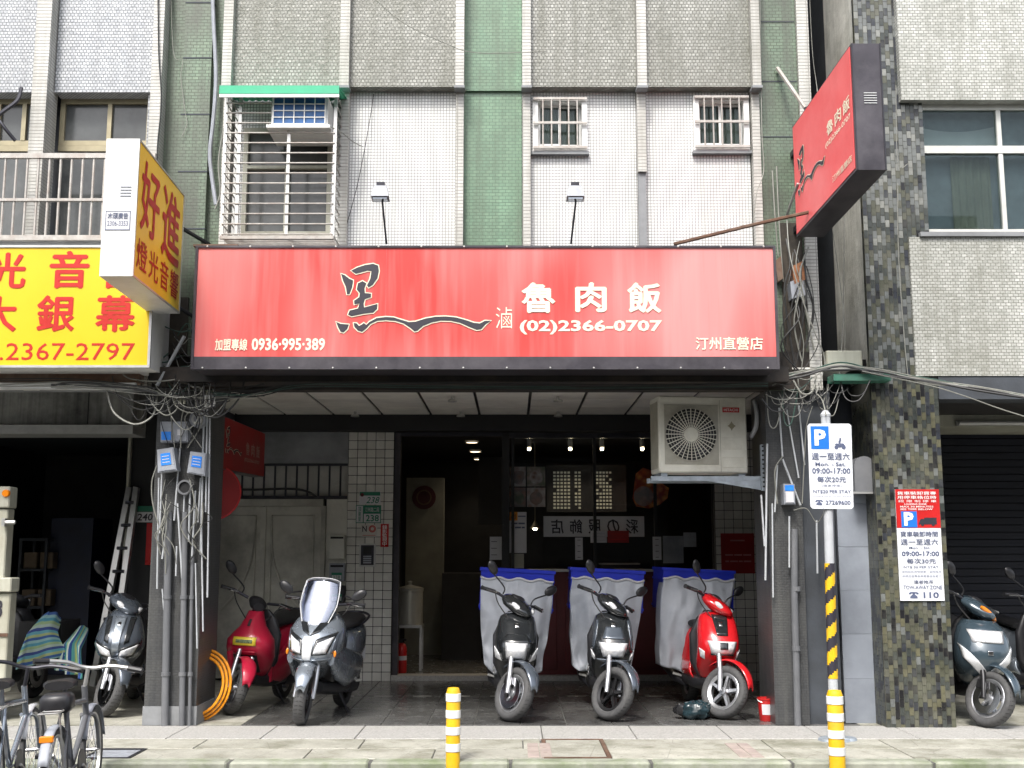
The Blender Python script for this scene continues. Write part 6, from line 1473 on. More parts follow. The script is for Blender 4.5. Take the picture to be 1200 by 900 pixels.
def bag_build(t, hw, seed, skew):
    random.seed(seed); side = .22; tot = 2 * side + 2 * hw; o_ = Vector((seed * 3.1, 0, 0)); y0, ztop, zbot = 1.05, 1.205, .38
    def f(u, v):
        s = u * tot; z = ztop - (ztop - zbot) * v; nar = .22 if seed != 3 else .35
        k = .985 - nar * max(0, v - .2) ** 1.3 * 1.2
        if s < side: x, y = -hw * 1.0, y0 + (side - s)
        elif s > side + 2 * hw: x, y = hw * 1.0, y0 + (s - side - 2 * hw)
        else: x, y = -hw + (s - side), y0
        a = max(-1, min(1, x / hw)); x = x * k + skew * v * .14
        q = Vector((x, z, 0))
        n1 = noise.noise(q * 2.2 + o_); n2 = noise.noise(Vector((x * 6 + z * 3, z * 2.2, 3)) + o_); n3 = noise.noise(Vector((x * 15, z * 8, 7)) + o_)
        fold = sin((a + .5 * n1 + .2 * n2) * 11 + seed) * .016 * (.3 + v) + .02 * abs(noise.noise(Vector((x * 4 - z * 5, z * 3 + x * 2, 11)) + o_))
        y -= .03 + .11 * sin(pi * min(1, v * .95)) * (1 - .8 * a * a) + .05 * n1 * (v + .2) + .04 * n2 * (.3 + v) + .01 * n3 + fold
        z += (.04 * n1 - .10 * (1 - a * a) + .03 * sin(a * 4 + seed)) * v ** 2 + (.012 * sin(a * 11 + seed) if v < .1 else 0)
        return (x + .015 * n2, y, z)
    m = MB(); m.grid(f, 70, 44); m.uv = None; m.build('cover_bag', M['tarp'], t, 75, solid=.004)
    pts = [f(u / 40, .0) for u in range(3, 38)]; m = MB(); m.tube([Vector(p) + Vector((0, -.006, .006)) for p in pts], .011, 6); m.build('bag_cord', M['paper'], t, 50)
delivery('pt_k', 'black delivery scooter with bare brake disc, leftmost of the three with blue crates', 601, 846, 1, 0, 1, -.0, rim='rimw', disc=-1)
delivery('pt_k', 'black delivery scooter with silver chin strip, middle of the three with blue crates', 717, 845, 0, 1, 2, -.2, steer=42, disc=0)
delivery('pt_red', 'bright red delivery scooter with blue crate under a sagging grey bag', 849, 843, 5, 2, 3, -.9, fender='pt_red', steer=42, disc=0, rim='rimw')
scooter('retro', 'pt_pink', 'crimson scooter with yellow oval badge next to the orange hose', 274, 838, -8, 38, fender='pt_pink', mirror=-1, disc=0, rim='rimw')
sm = scooter('maxi', 'pt_silver', 'silver maxi scooter with tall clear windscreen before the steel gate', 353, 850, -7, 8, fender='pt_silver', rim='rimk', disc=0, name='maxi_scooter')
scooter('blade', 'pt_grey', 'dark grey scooter with sharp twin lamps parked just left of the left pillar', 125, 840, 8, 35, fender='pt_grey', variant=3, mirror=-1)
scooter('old', 'pt_teal', 'worn dark teal scooter with white trim beside the mosaic pillar', 1161, 853, -4, 35, lean=4, fender='pt_teal', rim='rimw', mirror=-1)
scooter('sport', 'pt_silver', 'grey scooter cut off by the right edge of the picture', 1256, 838, 10, 10, fender='pt_grey', mirror=-1)
t = scooter('sport', 'pl_k', 'scooter seen from behind under blue and green striped towels at the left', 60, 800, 172, 0, fender='pl_k', mirror=False)
t.location = (X(40, 1.8, 700) , 1.9, 0)
xt, yt_ = t.location.x, 0.2
# ------------------------------------------------------------------ striped towels over that scooter
M['towel_a'] = stripes('towel_blue_green', [(.05, .12, .34), (.30, .50, .50), (.10, .32, .42), (.34, .48, .26), (.42, .52, .46), (.05, .08, .26), (.14, .38, .46), (.40, .46, .22)], 2.2, 1)
M['towel_b'] = stripes('towel_green_blue', [(.20, .50, .42), (.55, .65, .58), (.03, .08, .28), (.12, .42, .40), (.50, .60, .25), (.10, .30, .45)], 2.6, 0)
def towel(px0, py0, px1, py1, Y, mt, label, seed, widen=1.0, drop=.0):
    r_ = R(px0, py0, px1, py1, Y); o_ = Vector((seed, 2, 1)); cx_ = (r_[0] + r_[1]) / 2; hw = (r_[1] - r_[0]) / 2
    def f(u, v):
        a = 2 * u - 1; k = .38 + .62 * min(1, v * 1.1) ** .7 * widen
        n = noise.noise(Vector((a * 2, v * 2, seed)))
        x = cx_ + a * hw * k + .03 * n; y = Y + .22 * (1 - min(1, v * 3)) + .09 * abs(a) + .05 * sin(a * 7 + seed) * v - .06 * v
        z = r_[3] - (r_[3] - r_[2]) * v * (1 + drop * a) - .05 * a * a * (1 - v) + .02 * n
        return (x, y, z)
    m = MB(); m.grid(f, 40, 30); tag(m.build('striped_towel', M[mt], None, 70, solid=.006), label, 'towel')
towel(16, 719, 74, 778, 1.1, 'towel_a', 'larger blue green striped towel hung over the hidden scooter at the left', 1.3, drop=-.15)
towel(66, 736, 99, 790, 1.15, 'towel_b', 'smaller green striped towel beside the larger one on the hidden scooter', 4.7, drop=.1)
m = MB(); m.box(X(40, 1.3), X(88, 1.3), 1.3, 1.8, .45, .80); tag(m.build('plastic_bin', M['black'], None), 'black bin under the striped towels', 'bin')

# ------------------------------------------------------------------ bicycles (rear contact at the origin, heading +y)
def bicycle(label, px, Yr, yaw, frame, fender, bag, seed, hb='alu'):
    t = thing('bicycle', label, 'bicycle', (0, 0, 0)); r = .275; y2 = 1.0; Mh = Matrix.Translation((0, .78, .7)) @ Matrix.Rotation(radians(10), 4, 'Y') @ Matrix.Rotation(radians(12), 4, 'Z') @ Matrix.Translation((0, -.78, -.7))
    def bw(c, name):
        m = MB(); m.lathe([(r - .03, -.014), (r - .012, -.02), (r, -.01), (r, .01), (r - .012, .02), (r - .03, .014)], c, (1, 0, 0), 40); w_ = m.build(name, M['tyre'], t, 40)
        m = MB(); m.lathe([(r - .042, -.01), (r - .028, -.013), (r - .028, .013), (r - .042, .01), (r - .042, -.01)], c, (1, 0, 0), 40); m.build('rim', M['alu'], w_, 40)
        m = MB(); c = Vector(c)
        for k in range(20):
            a = 2 * pi * k / 20; m.tube([c + Vector(((-1) ** k * .025, cos(a + .3) * .015, sin(a + .3) * .015)), c + Vector((0, cos(a) * (r - .035), sin(a) * (r - .035)))], .0016, 4, False)
        m.tube([c + Vector((-.05, 0, 0)), c + Vector((.05, 0, 0))], .014, 8); m.build('spokes', M['chrome'], w_)
        m = MB(); m.grid(lambda u, v: ((2 * u - 1) * .03, c.y - cos(radians(20 + 150 * v)) * (r + .018) * (1 if name == 'rear_wheel' else 1), c.z + sin(radians(20 + 150 * v)) * (r + .018) + .01 * (1 - (2 * u - 1) ** 2)), 5, 22); m.uv = None; m.build('mudguard', M[fender], t, 50, solid=.003)
    bw((0, 0, r), 'rear_wheel'); bw((0, y2, r), 'front_wheel')
    BB, ST_, HT, HB = (0, .42, .27), (0, .26, .66), (0, .80, .62), (0, .83, .52)
    m = MB()
    for a, b, q in ((BB, ST_, .017), (BB, HB, .019), (ST_ if frame != 'pt_white' else (0, .33, .48), HT, .017), (ST_, (0, .25, .78), .013), (HB, (0, .78, .72), .02)): m.tube([a, b], q, 10)
    for s in (-1, 1): m.tube([(s * .05, 0, r), (s * .03, .42, .27)], .009, 6); m.tube([(s * .05, 0, r), (s * .02, .26, .64)], .008, 6)
    m.build('frame', M[frame], t, 40)
    m = MB()
    for s in (-1, 1): m.tube(smoothpts([(s * .045, y2, r), (s * .045, y2 - .08, .48), (s * .03, .83, .53)], 4), .012, 8)
    m.build('fork', M[frame], t, 40)
    m = MB(); m.tube([(0, .78, .70), (0, .76, .84)], .013, 8); m.tube(smoothpts([(-.27, .70, .865), (-.14, .74, .865), (-.04, .77, .84), (.04, .77, .84), (.14, .74, .865), (.27, .70, .865)], 5), .013, 8); m.xf(Mh); h_ = m.build('handlebar', M[hb], t, 40)
    for s in (-1, 1): m = MB(); m.tube([(s * .25, .705, .865), (s * .34, .665, .86)], .019, 8); m.xf(Mh); m.build('grip', M['pl_k'], h_, 40); m = MB(); m.tube([(s * .20, .76, .85), (s * .30, .74, .835)], .006, 5); m.xf(Mh); m.build('brake_lever', M['chrome'], h_)
    m = MB(); m.lofty([(.10, .085, .765, .82, 2.4), (.14, .105, .765, .83, 2.4), (.22, .085, .77, .825, 2.4), (.30, .045, .775, .82, 2.2), (.40, .02, .785, .81, 2)], 14); m.build('saddle', M['seat'], t, 50)
    m = MB(); m.lathe([(.06, -.004), (.095, -.004), (.095, .004), (.06, .004)], (.06, .42, .27), (1, 0, 0), 28, True); m.build('chainring', M['dkmetal'], t)
    for s, a in ((1, -.6), (-1, -.6 + pi)):
        e = Vector((s * .085, .42 + .16 * cos(a), .27 + .16 * sin(a))); m = MB(); m.tube([(s * .07, .42, .27), e], .011, 6); cr_ = m.build('crank', M['alu'], t)
        m = MB(); m.cbox(e.x, e.x + s * .095, e.y - .03, e.y + .03, e.z - .014, e.z + .014, .005); m.build('pedal', M['pl_k'], cr_)
    m = MB()
    for s in (-1, 1): m.tube([(s * .055, .0, r + .01), (s * .055, -.12, .66)], .006, 5); m.tube([(s * .055, -.16, .66), (s * .055, .26, .66)], .006, 5)
    for yy in (-.16, -.05, .06, .17): m.tube([(-.055, yy, .66), (.055, yy, .66)], .005, 5)
    m.build('rear_rack', M['alu'], t)
    m = MB(); m.cbox(-.04, .04, -.20, -.17, .50, .54, .006); m.build('rear_reflector', M['lens_o'], t)
    if bag: m = MB(); m.cbox(-.09, .09, -.02, .14, .64 - .0, .755, .025); m.build('saddle_bag', M['pl_k'], t, 50)
    m = MB(); m.tube([(-.05, .02, r), (-.13, .0, .02)], .008, 6); m.build('kick_stand', M['dkmetal'], t)
    Y = Yr; t.location = (X(px, Y, 890), Y, ZS); t.rotation_euler = (0, radians(-3), radians(yaw)); return t
bicycle('grey bicycle with dark saddle bag, the right one of the two at the left kerb', 68, -3.1, 8, 'pvc', 'box_grey', True, 1)
bicycle('silver framed bicycle with white mudguards cut off by the left edge', -8, -3.1, 9, 'pt_silver', 'pt_white', False, 2, 'dkmetal')
# ------------------------------------------------------------------ wall lamps on stalks above the sign
for px, pxf, lab in ((446, 453, 'grey flood lamp on a thin stalk above the black brush logo'), (674, 669, 'grey flood lamp on a thin stalk above the white sign characters')):
    yl = -.75; h = P(px, 224, yl - .12); f = P(pxf, 286, yl + .1)
    t = thing('flood_lamp', lab, 'lamp', f)
    m = MB(); m.tube([f, h + Vector((.01, .02, -.05))], .009, 6); m.build('stalk', M['dkmetal'], t)
    m = MB(); m._add([h + Vector(p) for p in ((-.075, -.06, -.06), (.075, -.06, -.06), (.075, .06, -.075), (-.075, .06, -.075), (-.05, -.03, .04), (.05, -.03, .04), (.05, .05, .05), (-.05, .05, .05))], [(0, 3, 2, 1), (4, 5, 6, 7), (0, 1, 5, 4), (1, 2, 6, 5), (2, 3, 7, 6), (3, 0, 4, 7)]); m.build('lamp_head', M['box_grey'], t)
    m = MB(); m.box(h.x - .035, h.x + .035, h.y - .02, h.y + .04, h.z + .045, h.z + .075); m.build('ballast', M['dkmetal'], t)
    m = MB(); m.box(h.x - .06, h.x + .06, h.y - .05, h.y + .05, h.z - .082, h.z - .07); m.build('lens', M['mirror'], t)

# ------------------------------------------------------------------ outdoor air conditioner with bracket
yA = .18; r_ = R(768.5, 464.5, 875, 554, yA); cxA = (r_[0] + r_[1]) / 2
ac = thing('air_conditioner', 'cream outdoor air conditioner unit with round fan grille on a grey bracket', 'air conditioner', (cxA, yA + .16, r_[2]))
AM = Matrix.Translation(Vector((cxA, yA + .15, 0))) @ Matrix.Rotation(radians(7), 4, 'Z') @ Matrix.Translation(-Vector((cxA, yA + .15, 0)))
x0, x1, z0, z1 = r_
def acb(fn, name, mt, parent=ac, smooth=False): m = MB(); fn(m); m.xf(AM); return m.build(name, M[mt], parent, smooth)
acb(lambda m: m.cbox(x0, x1, yA, yA + .32, z0, z1, .012), 'casing', 'ac')
S_ = lambda zx, zy: (x0 + (x1 - x0) * (zx - 130) / (603 - 130), z1 - (z1 - z0) * (zy - 65) / (468 - 65))
gx0, gz1 = S_(160, 112); gx1, gz0 = S_(447, 425)
acb(lambda m: (m.box(gx0, gx1, yA - .006, yA - .0005, gz0, gz1)), 'grille_plate', 'grille')
fc_ = S_(300, 268); Rf = (x1 - x0) * 136 / 473
acb(lambda m: m.lathe([(0, .0), (Rf, .0), (Rf, .002), (0, .002)], (fc_[0], yA - .0085, fc_[1]), (0, 1, 0), 40), 'fan_recess', 'black')
def blades(m):
    for k in range(5):
        a = 2 * pi * k / 5; p = [(.03, a), (Rf * .9, a - .1), (Rf * .92, a + .55), (.03, a + .5)]
        m._add([(fc_[0] + q * cos(b), yA - .0095 + (.0 if i < 2 else .0), fc_[1] + q * sin(b)) for i, (q, b) in enumerate(p)], [(0, 1, 2, 3)])
acb(blades, 'fan_blades', 'dkmetal')
def gr(m):
    for rr in [Rf * k / 9 for k in range(2, 10)] + [Rf * 1.01]: m.lathe([(rr - .0026, 0), (rr + .0026, 0), (rr + .0026, -.003), (rr - .0026, -.003), (rr - .0026, 0)], (fc_[0], yA - .012, fc_[1]), (0, 1, 0), 36)
acb(gr, 'grille_rings', 'grille')
def ribs(m):
    for k in range(32):
        a = 2 * pi * k / 32; d = Vector((cos(a), 0, sin(a))); n_ = Vector((-sin(a), 0, cos(a))) * .0042; c = Vector((fc_[0], yA - .0165, fc_[1]))
        m._add([c + d * .05 - n_, c + d * Rf * 1.0 - n_, c + d * Rf * 1.0 + n_, c + d * .05 + n_], [(0, 1, 2, 3)])
acb(ribs, 'grille_ribs', 'ac')
acb(lambda m: m.lathe([(0, -.012), (.06, -.012), (.066, -.006), (.066, .0), (0, 0)], (fc_[0], yA - .012, fc_[1]), (0, 1, 0), 28), 'grille_hub', 'ac', ac, 40)
a, b = S_(473, 148), S_(563, 122); pl_ = acb(lambda m: m.box(a[0], b[0], yA - .003, yA - .0005, a[1], b[1]), 'maker_plate', 'red')
def hl(m): let(m, 'HITACHI', [Vector((a[0], yA - .003, a[1])), Vector((b[0], yA - .003, a[1])), Vector((b[0], yA - .003, b[1])), Vector((a[0], yA - .003, b[1]))], .08, .22, .92, .78, .002, .01)
acb(hl, 'lettering', 'white_let', pl_)
e_ = S_(520, 220); acb(lambda m: m._add([(e_[0] + q * cos(k * pi / 8) * .04, yA - .003, e_[1] + q * sin(k * pi / 8) * .045) for k in range(16) for q in [1 if k % 4 == 0 else .6]], [tuple(range(16))]), 'star_badge', 'brass')
for (c0_, d0_, c1_, d1_) in ((465, 345, 583, 280), (465, 438, 583, 385)):
    a_, b_ = S_(c0_, d0_), S_(c1_, d1_)
    acb(lambda m: m.cbox(a_[0], b_[0], yA - .004, yA - .0005, a_[1], b_[1], .002), 'service_cover', 'ac')
aj = S_(458, 65)[0]; acb(lambda m: m.box(aj - .002, aj + .002, yA - .002, yA - .0002, z0 + .01, z1 - .03), 'panel_seam', 'grille')
acb(lambda m: [m.box(x0 - .006, x0 - .001, yA + .03 + k * .03, yA + .042 + k * .03, z0 + .04, z1 - .05) for k in range(9)], 'side_fins', 'grille')
acb(lambda m: [m.box(x0 + .02 + k * (x1 - x0 - .1), x0 + .08 + k * (x1 - x0 - .1), yA + .03, yA + .28, z0 - .03, z0 - .001) for k in (0, 1)], 'foot', 'galv')
xr = X(907, .1, 560)
t = thing('wall_bracket', 'galvanised steel bracket with tapered gusset carrying the air conditioner', 'bracket', (xr, .1, z0 - .1))
m = MB(); m.box(x0 - .05, xr, yA - .02, yA + .03, z0 - .075, z0 - .032); m.box(x0 - .05, xr, yA + .3, yA + .34, z0 - .075, z0 - .032); m.build('shelf_rail', M['galv'], t)
m = MB(); xg = X(831, .1, 560); m.prism([(xg, z0 - .076), (xr, z0 - .076), (xr, z0 - .17), (xr - .03, z0 - .17)], (0, yA - .02, 0), (1, 0, 0), (0, 0, 1), (0, .008, 0)); m.build('gusset', M['galv'], t)
for (a, b, c, d) in ((902, 516, 907, 577), (892, 521, 897, 575)):
    q_ = R(a, b, c, d, .12); m = MB(); m.box(q_[0], q_[1], .12, .16, q_[2], q_[3]); up_ = m.build('perforated_upright', M['galv'], t)
    m = MB(); zz = q_[2] + .03
    while zz < q_[3] - .02: m.box(q_[0] + .01, q_[1] - .01, .117, .1195, zz, zz + .015); zz += .04
    m.build('slots', M['black'], up_)
m = MB(); m.box(X(889, yA), X(899, yA), yA - .0225, yA - .0205, z0 - .125, z0 - .105); m.build('slot', M['black'], t)
m = MB(); m.tube(smoothpts([P(884, 470, .3), P(887, 485, .25), P(886, 500, .25), P(880, 512, .3)]), .022, 8); tag(m.build('insulated_hose', M['pvc_light'], None, True), 'grey insulated hose curving down beside the air conditioner', 'hose')

# ------------------------------------------------------------------ meter boxes on the left pillar
def mbox(name, label, q4, Y, d, mt, parts=()):
    q = [P(px, py, Y) for px, py in q4]
    t = thing(name, label, 'meter box', (q[0] + q[1]) / 2)
    m = MB(); m.hexa(q, [p + Vector((0, d, 0)) for p in q]); m.build('box', M[mt], t)
    m = MB(); c = ins(q, .06, .05, .94, .95, .008); m.hexa(ins(q, .06, .05, .94, .95, .001), c); m.build('lid', M[mt], t)
    for (u0, v0, u1, v1, pm, nm) in parts: sub(t, c, u0, v0, u1, v1, pm, .004, nm)
    return t, q
mbox('meter_box', 'left grey box of the top pair with a blue label on the left pillar', [(188, 518), (202, 518), (202, 494), (188, 494)], -.12, .11, 'box_grey', [(.05, .05, .95, .5, 'blue_label', 'label')])
mbox('meter_box', 'right grey box of the top pair with a white label on the left pillar', [(202.5, 518), (220, 518), (220, 494), (202.5, 494)], -.12, .11, 'box_grey', [(.3, .3, .75, .62, 'paper', 'label')])
t, q = mbox('meter_box', 'tilted grey box with blue label, left one of the lower pair on the left pillar', [(185, 554), (207, 551), (203, 524), (184, 527)], -.17, .13, 'box_grey', [(.18, .25, .82, .82, 'blue_label', 'label')])
m = MB()
for k in range(3): let(m, '———', ins(q, .0, .0, 1, 1, .012), .3, .38 + k * .13, .7, .41 + k * .13, .003)
m.build('label_print', M['paper'], t)
t, q = mbox('meter_box', 'tilted grey box with blue label, right one of the lower pair on the left pillar', [(219, 554), (240, 558), (242, 531), (223, 529)], -.17, .13, 'box_grey', [(.15, .3, .8, .85, 'blue_label', 'label')])
m = MB()
for k in range(3): let(m, '———', ins(q, .0, .0, 1, 1, .012), .25, .42 + k * .13, .7, .45 + k * .13, .003)
m.build('label_print', M['paper'], t)
c = P(231, 491, -.1); t = thing('junction_box', 'round grey cable junction drum above the right tilted box', 'junction box', c)
m = MB(); m.lathe([(0, 0), (.07, 0), (.075, .01), (.075, .10), (0, .10)], c, (0, 1, 0), 20); m.build('drum', M['box_grey'], t, True); m = MB(); m.lathe([(.03, -.01), (.05, -.01), (.05, 0), (.03, 0)], c, (0, 1, 0), 20); m.build('cap', M['alu'], t)
c = P(216, 571, -.1); t = thing('pipe_mouth', 'open grey pipe end facing the street on the left pillar', 'pipe', c)
m = MB(); m.lathe([(.05, 0), (.066, 0), (.066, .15), (.05, .15), (.05, 0)], c, (0, 1, 0), 22); m.build('pipe_ring', M['pvc'], t, True); m = MB(); m.lathe([(0, .02), (.05, .02)], c, (0, 1, 0), 22); m.build('pipe_inside', M['black'], t)
mbox('meter_box', 'small white box with blue top label among conduits on the right dark pillar', [(919, 591), (932, 591), (931, 567), (918, 567)], -.12, .12, 'box_grey', [(.05, .68, .95, .98, 'blue_label', 'label'), (.1, .05, .9, .64, 'paper', 'front')])
m = MB(); q_ = R(965, 413, 1007, 432, .05); m.cbox(q_[0], q_[1], -.05, .15, q_[2], q_[3], .01); tag(m.build('cable_box', M['cream'], None), 'pale cable box under the alley cables beside the red signboard', 'cable box')
m = MB(); q_ = R(977, 438, 1044, 446, -.3); m.box(q_[0], q_[1], -.3, -.1, q_[2], q_[3]); t = m.build('green_gutter', mat('gutter_green', (.05, .22, .15), .5, var=.3, dirt=(.1, .1, .08)), None); tag(t, 'short faded green cable gutter above the parking sign', 'gutter')
c = P(925, 322, -.05)
t = thing('old_fixture', 'rusty brown and grey electrical fixture hanging in the cables right of the red signboard', 'fixture', c)
m = MB(); q = [P(*a, -.12) for a in ((912, 330), (918, 326), (915, 300), (908, 306))]; m.hexa(q, [p + Vector((0, .1, 0)) for p in q]); m.build('bracket_plate', M['rust'], t)
m = MB(); q = [P(*a, -.15) for a in ((931, 333), (945, 327), (940, 306), (928, 312))]; m.hexa(q, [p + Vector((0, .1, 0)) for p in q]); m.build('rusty_cover', mat('rust_orange', (.35, .15, .07), .8, var=.4, scale=14), t)
m = MB(); q = [P(*a, -.15) for a in ((928, 350), (944, 346), (941, 325), (926, 330))]; m.hexa(q, [p + Vector((0, .12, 0)) for p in q]); m.build('grey_case', M['box_grey'], t)

# ------------------------------------------------------------------ cables
def cable(pts, r, mt, label, group=None, k=6, jit=0):
    if r < .015: r *= random.choice((.6, .75, .9))
    m = MB(); m.tube(smoothpts([P(a, b, c) for a, b, c in pts], k), r, 5 if r < .008 else 7); return tag(m.build('cable', M[mt], None, True), label, 'cable', group)
cable([(200, -40, -.05), (203, 60, -.13), (214, 70, -.13), (212, 90, -.13), (217, 130, -.13), (219, 145, -.13), (213, 160, -.13)], .005, 'wire_w', 'thin white wire snaking down the left green pier')
cable([(248, -40, -.12), (250, 20, -.12), (253, 90, -.12), (250, 140, -.12), (246, 178, -.12), (248, 205, -.12), (253, 240, -.12)], .018, 'box_grey', 'thick pale grey drain hose running down the left green bay')
cable([(262, 150, -.12), (256, 190, -.12), (258, 225, -.14), (252, 245, -.14)], .007, 'wire_w', 'white wire beside the steel cage curling at the bottom')
cable([(185, -30, -.2), (186, 60, -.2), (189, 120, -.2), (184, 190, -.2), (190, 300, -.2)], .007, 'wire_k', 'dark cable down the fin left of the green pier')
cable([(438, 110, -.02), (430, 160, -.06), (418, 220, -.06), (400, 285, -.06)], .006, 'wire_k', 'thin dark wire slanting across the white bay right of the cage')
cable([(386, 148, -.45), (400, 155, -.4), (412, 165, -.3), (425, 172, -.05)], .006, 'wire_w', 'white wire sagging from the window air conditioner')
cable([(430, -10, -.6), (470, 25, -.5), (520, 50, -.4), (560, 62, -.3), (640, 60, -.25)], .004, 'wire_w', 'thin pale wire crossing high over the grey spandrels')
cable([(890, -30, -.15), (892, 100, -.15), (893, 160, -.15), (895, 200, -.15), (887, 225, -.2), (884, 250, -.2)], .006, 'wire_w', 'white wire down the right end fin ending in a loop')
for i, (xs, lab) in enumerate((((905, 200, 908, 250, 912, 300), 'cream wire beside the right fin, left of a pair'), ((910, 195, 913, 260, 918, 330), 'cream wire beside the right fin, right of a pair'))):
    cable([(xs[0], xs[1], -.1), (xs[2], xs[3], -.12), (xs[4], xs[5], -.1)], .007, 'wire_w', lab)
cable([(948, -20, .1), (952, 60, .1), (957, 100, .1), (960, 130, .0), (963, 180, 0), (980, 300, 0), (990, 380, 0), (988, 430, 0)], .006, 'wire_w', 'long thin wire hanging down the dark alley')
cable([(990, 255, 0), (989, 320, 0), (988, 380, 0), (985, 420, 0)], .006, 'wire_w', 'wire hanging under the red projecting sign in the alley')
cable([(922, 256, -.1), (926, 300, -.2), (940, 350, -.25), (955, 390, -.25), (965, 415, -.2), (965, 432, -.2), (945, 445, -.2), (922, 436, -.2)], .009, 'wire_w', 'thick cream cable looping down from the red projecting sign')
cable([(1052, 215, -.2), (1053, 300, -.2), (1060, 400, -.2), (1064, 440, -.2)], .006, 'wire_w', 'pale wire hanging down the mosaic pillar upstairs')
cable([(1050, 100, -.2), (1052, 190, -.2), (1064, 192, -.2)], .004, 'wire_w', 'short pale wire on the upper mosaic pillar')
# big bundle to the right
random.seed(9)
G1 = 'tangled cables over the right pillar'
for i in range(9):
    d = random.uniform(-7, 7); e = random.uniform(-4, 4); mt = random.choice(['wire_k', 'wire_w', 'wire_g', 'wire_g', 'wire_w'])
    cable([(905, 446 + d, -.25), (940, 438 + e, -.3), (985, 430 + d * .5 + random.uniform(-3, 3), -.32), (1030, 436 + e, -.35), (1090, 447 + d * .5, -.4), (1150, 456 + e * .7, -.5), (1230, 470 + d * .4, -.6)], random.uniform(.006, .013), mt, 'thin cable in the long bundle sagging to the right edge', 'cables in the bundle sagging to the right')
cable([(1010, 435, -.35), (1090, 452, -.4), (1130, 464, -.5), (1175, 480, -.5), (1240, 500, -.6)], .008, 'wire_w', 'single bright cable drooping below the right bundle')
G2 = 'looped cables above the parking sign'
for i in range(12):
    x = random.uniform(895, 960); y = random.uniform(440, 460); rx_ = random.uniform(10, 45); dr = random.uniform(8, 38)
    cable([(x, y, -.2), (x + rx_ * .2, y + dr, -.25), (x + rx_ * .7, y + dr * 1.1, -.28), (x + rx_ * 1.1, y + dr * .4, -.25), (x + rx_ * 1.3, y - 4, -.2)], random.uniform(.004, .008), random.choice(['wire_w', 'wire_w', 'wire_k', 'wire_g']), 'thin cable looping untidily above the parking sign', G2)
for i in range(16):
    x = random.uniform(925, 1000); y = random.uniform(436, 462); rx_ = random.uniform(12, 34) * random.choice((1, -1)); dr = random.uniform(4, 30)
    cable([(x, y, -.2), (x + rx_ * .2, y + dr, -.3), (x + rx_ * .7, y + dr * 1.1, -.33), (x + rx_ * 1.1, y + dr * .3, -.3)], random.uniform(.005, .010), random.choice(['wire_k', 'wire_k', 'wire_w']), 'thin cable looping untidily above the parking sign', G2)
G6 = 'cables between the red signboard and the alley'
for i in range(14):
    x = random.uniform(914, 948); y = random.uniform(262, 350); 
    cable([(x, y, -.1), (x + random.uniform(-12, 12), y + 30, -.16), (x + random.uniform(-14, 14), y + 65, -.14), (x + random.uniform(-10, 14), min(438, y + random.uniform(90, 150)), -.12)], random.uniform(.005, .011), random.choice(['wire_k', 'wire_w', 'wire_k']), 'thin cable hanging in the dark strip right of the red signboard', G6)
G3 = 'tangled cables left of the red signboard'
for i in range(22):
    x = random.uniform(160, 225); y = random.uniform(378, 452); sx_ = random.uniform(20, 70); dr = random.uniform(-12, 34)
    cable([(x, y, -.25), (x + sx_ * .3, y + dr, -.3), (x + sx_ * .6, y + dr * random.uniform(.2, 1.3), -.28), (x + sx_, y + random.uniform(-14, 26), -.25)], random.uniform(.004, .010), random.choice(['wire_w', 'wire_w', 'wire_k', 'wire_k', 'wire_g']), 'thin cable tangled between the yellow and red signboards', G3)
for i in range(8):
    y = 452 + random.uniform(-5, 8)
    cable([(0 if i % 2 else 60, y - 4, -.42), (90, y - 6 + random.uniform(-4, 4), -.42), (160, y + random.uniform(-4, 5), -.4), (200, y + 8, -.35), (250, y + 10 + random.uniform(-4, 4), -.3), (310, y + random.uniform(-2, 8), -.38)], random.uniform(.005, .011), random.choice(['wire_k', 'wire_k', 'wire_w']), 'thin cable running level under the yellow signboard', 'cables running level under the yellow signboard')
for i in range(6):
    y = 455 + random.uniform(-4, 3)
    cable([(250, y + 8, -.38), (300, y + 10 - i, -.38), (360, y - 2, -.4), (500, y - 2 + random.uniform(-2, 2), -.4), (700, y + random.uniform(-2, 2), -.4), (900, y - 3, -.38)], random.uniform(.004, .008), 'wire_k' if i % 3 else 'wire_g', 'thin cable strung along the bottom of the street beam', 'cables strung along the street beam')
for i in range(30):
    x = random.uniform(165, 262); y = random.uniform(440, 466); w_ = random.uniform(14, 60) * random.choice((1, -1)); dr = random.uniform(4, 46)
    cable([(x, y, -.30), (x + w_ * .1, y + dr * .7, -.36), (x + w_ * .5, y + dr, -.40), (x + w_ * .95, y + dr * random.uniform(.3, .8), -.38), (x + w_ * 1.1, y + random.uniform(-6, 5), -.34)], random.uniform(.004, .010), random.choice(['wire_w', 'wire_k', 'wire_k', 'wire_w', 'wire_k']), 'thin cable looping in the mess on top of the left dark pillar', 'looped cables on top of the left dark pillar')
m = MB(); m.tube([P(216, 394, -.3), P(184, 452, -.35)], .016, 6); tag(m.build('stay_rod', M['pvc_light'], None), 'pale slanting rod between the yellow and red signboards', 'rod')
G4 = 'wires down the left pillar'
for i in range(14):
    x = random.uniform(186, 244); y = random.uniform(555, 600); l = random.uniform(20, 80)
    cable([(x, y, -.1), (x + random.uniform(-12, 12), y + l * .4, -.14), (x + random.uniform(-12, 12), y + l * .7, -.12), (x + random.uniform(-8, 8), y + l, -.08)], random.uniform(.004, .007), random.choice(['wire_w', 'wire_w', 'wire_k']), 'thin wire dangling on the left dark pillar', G4)
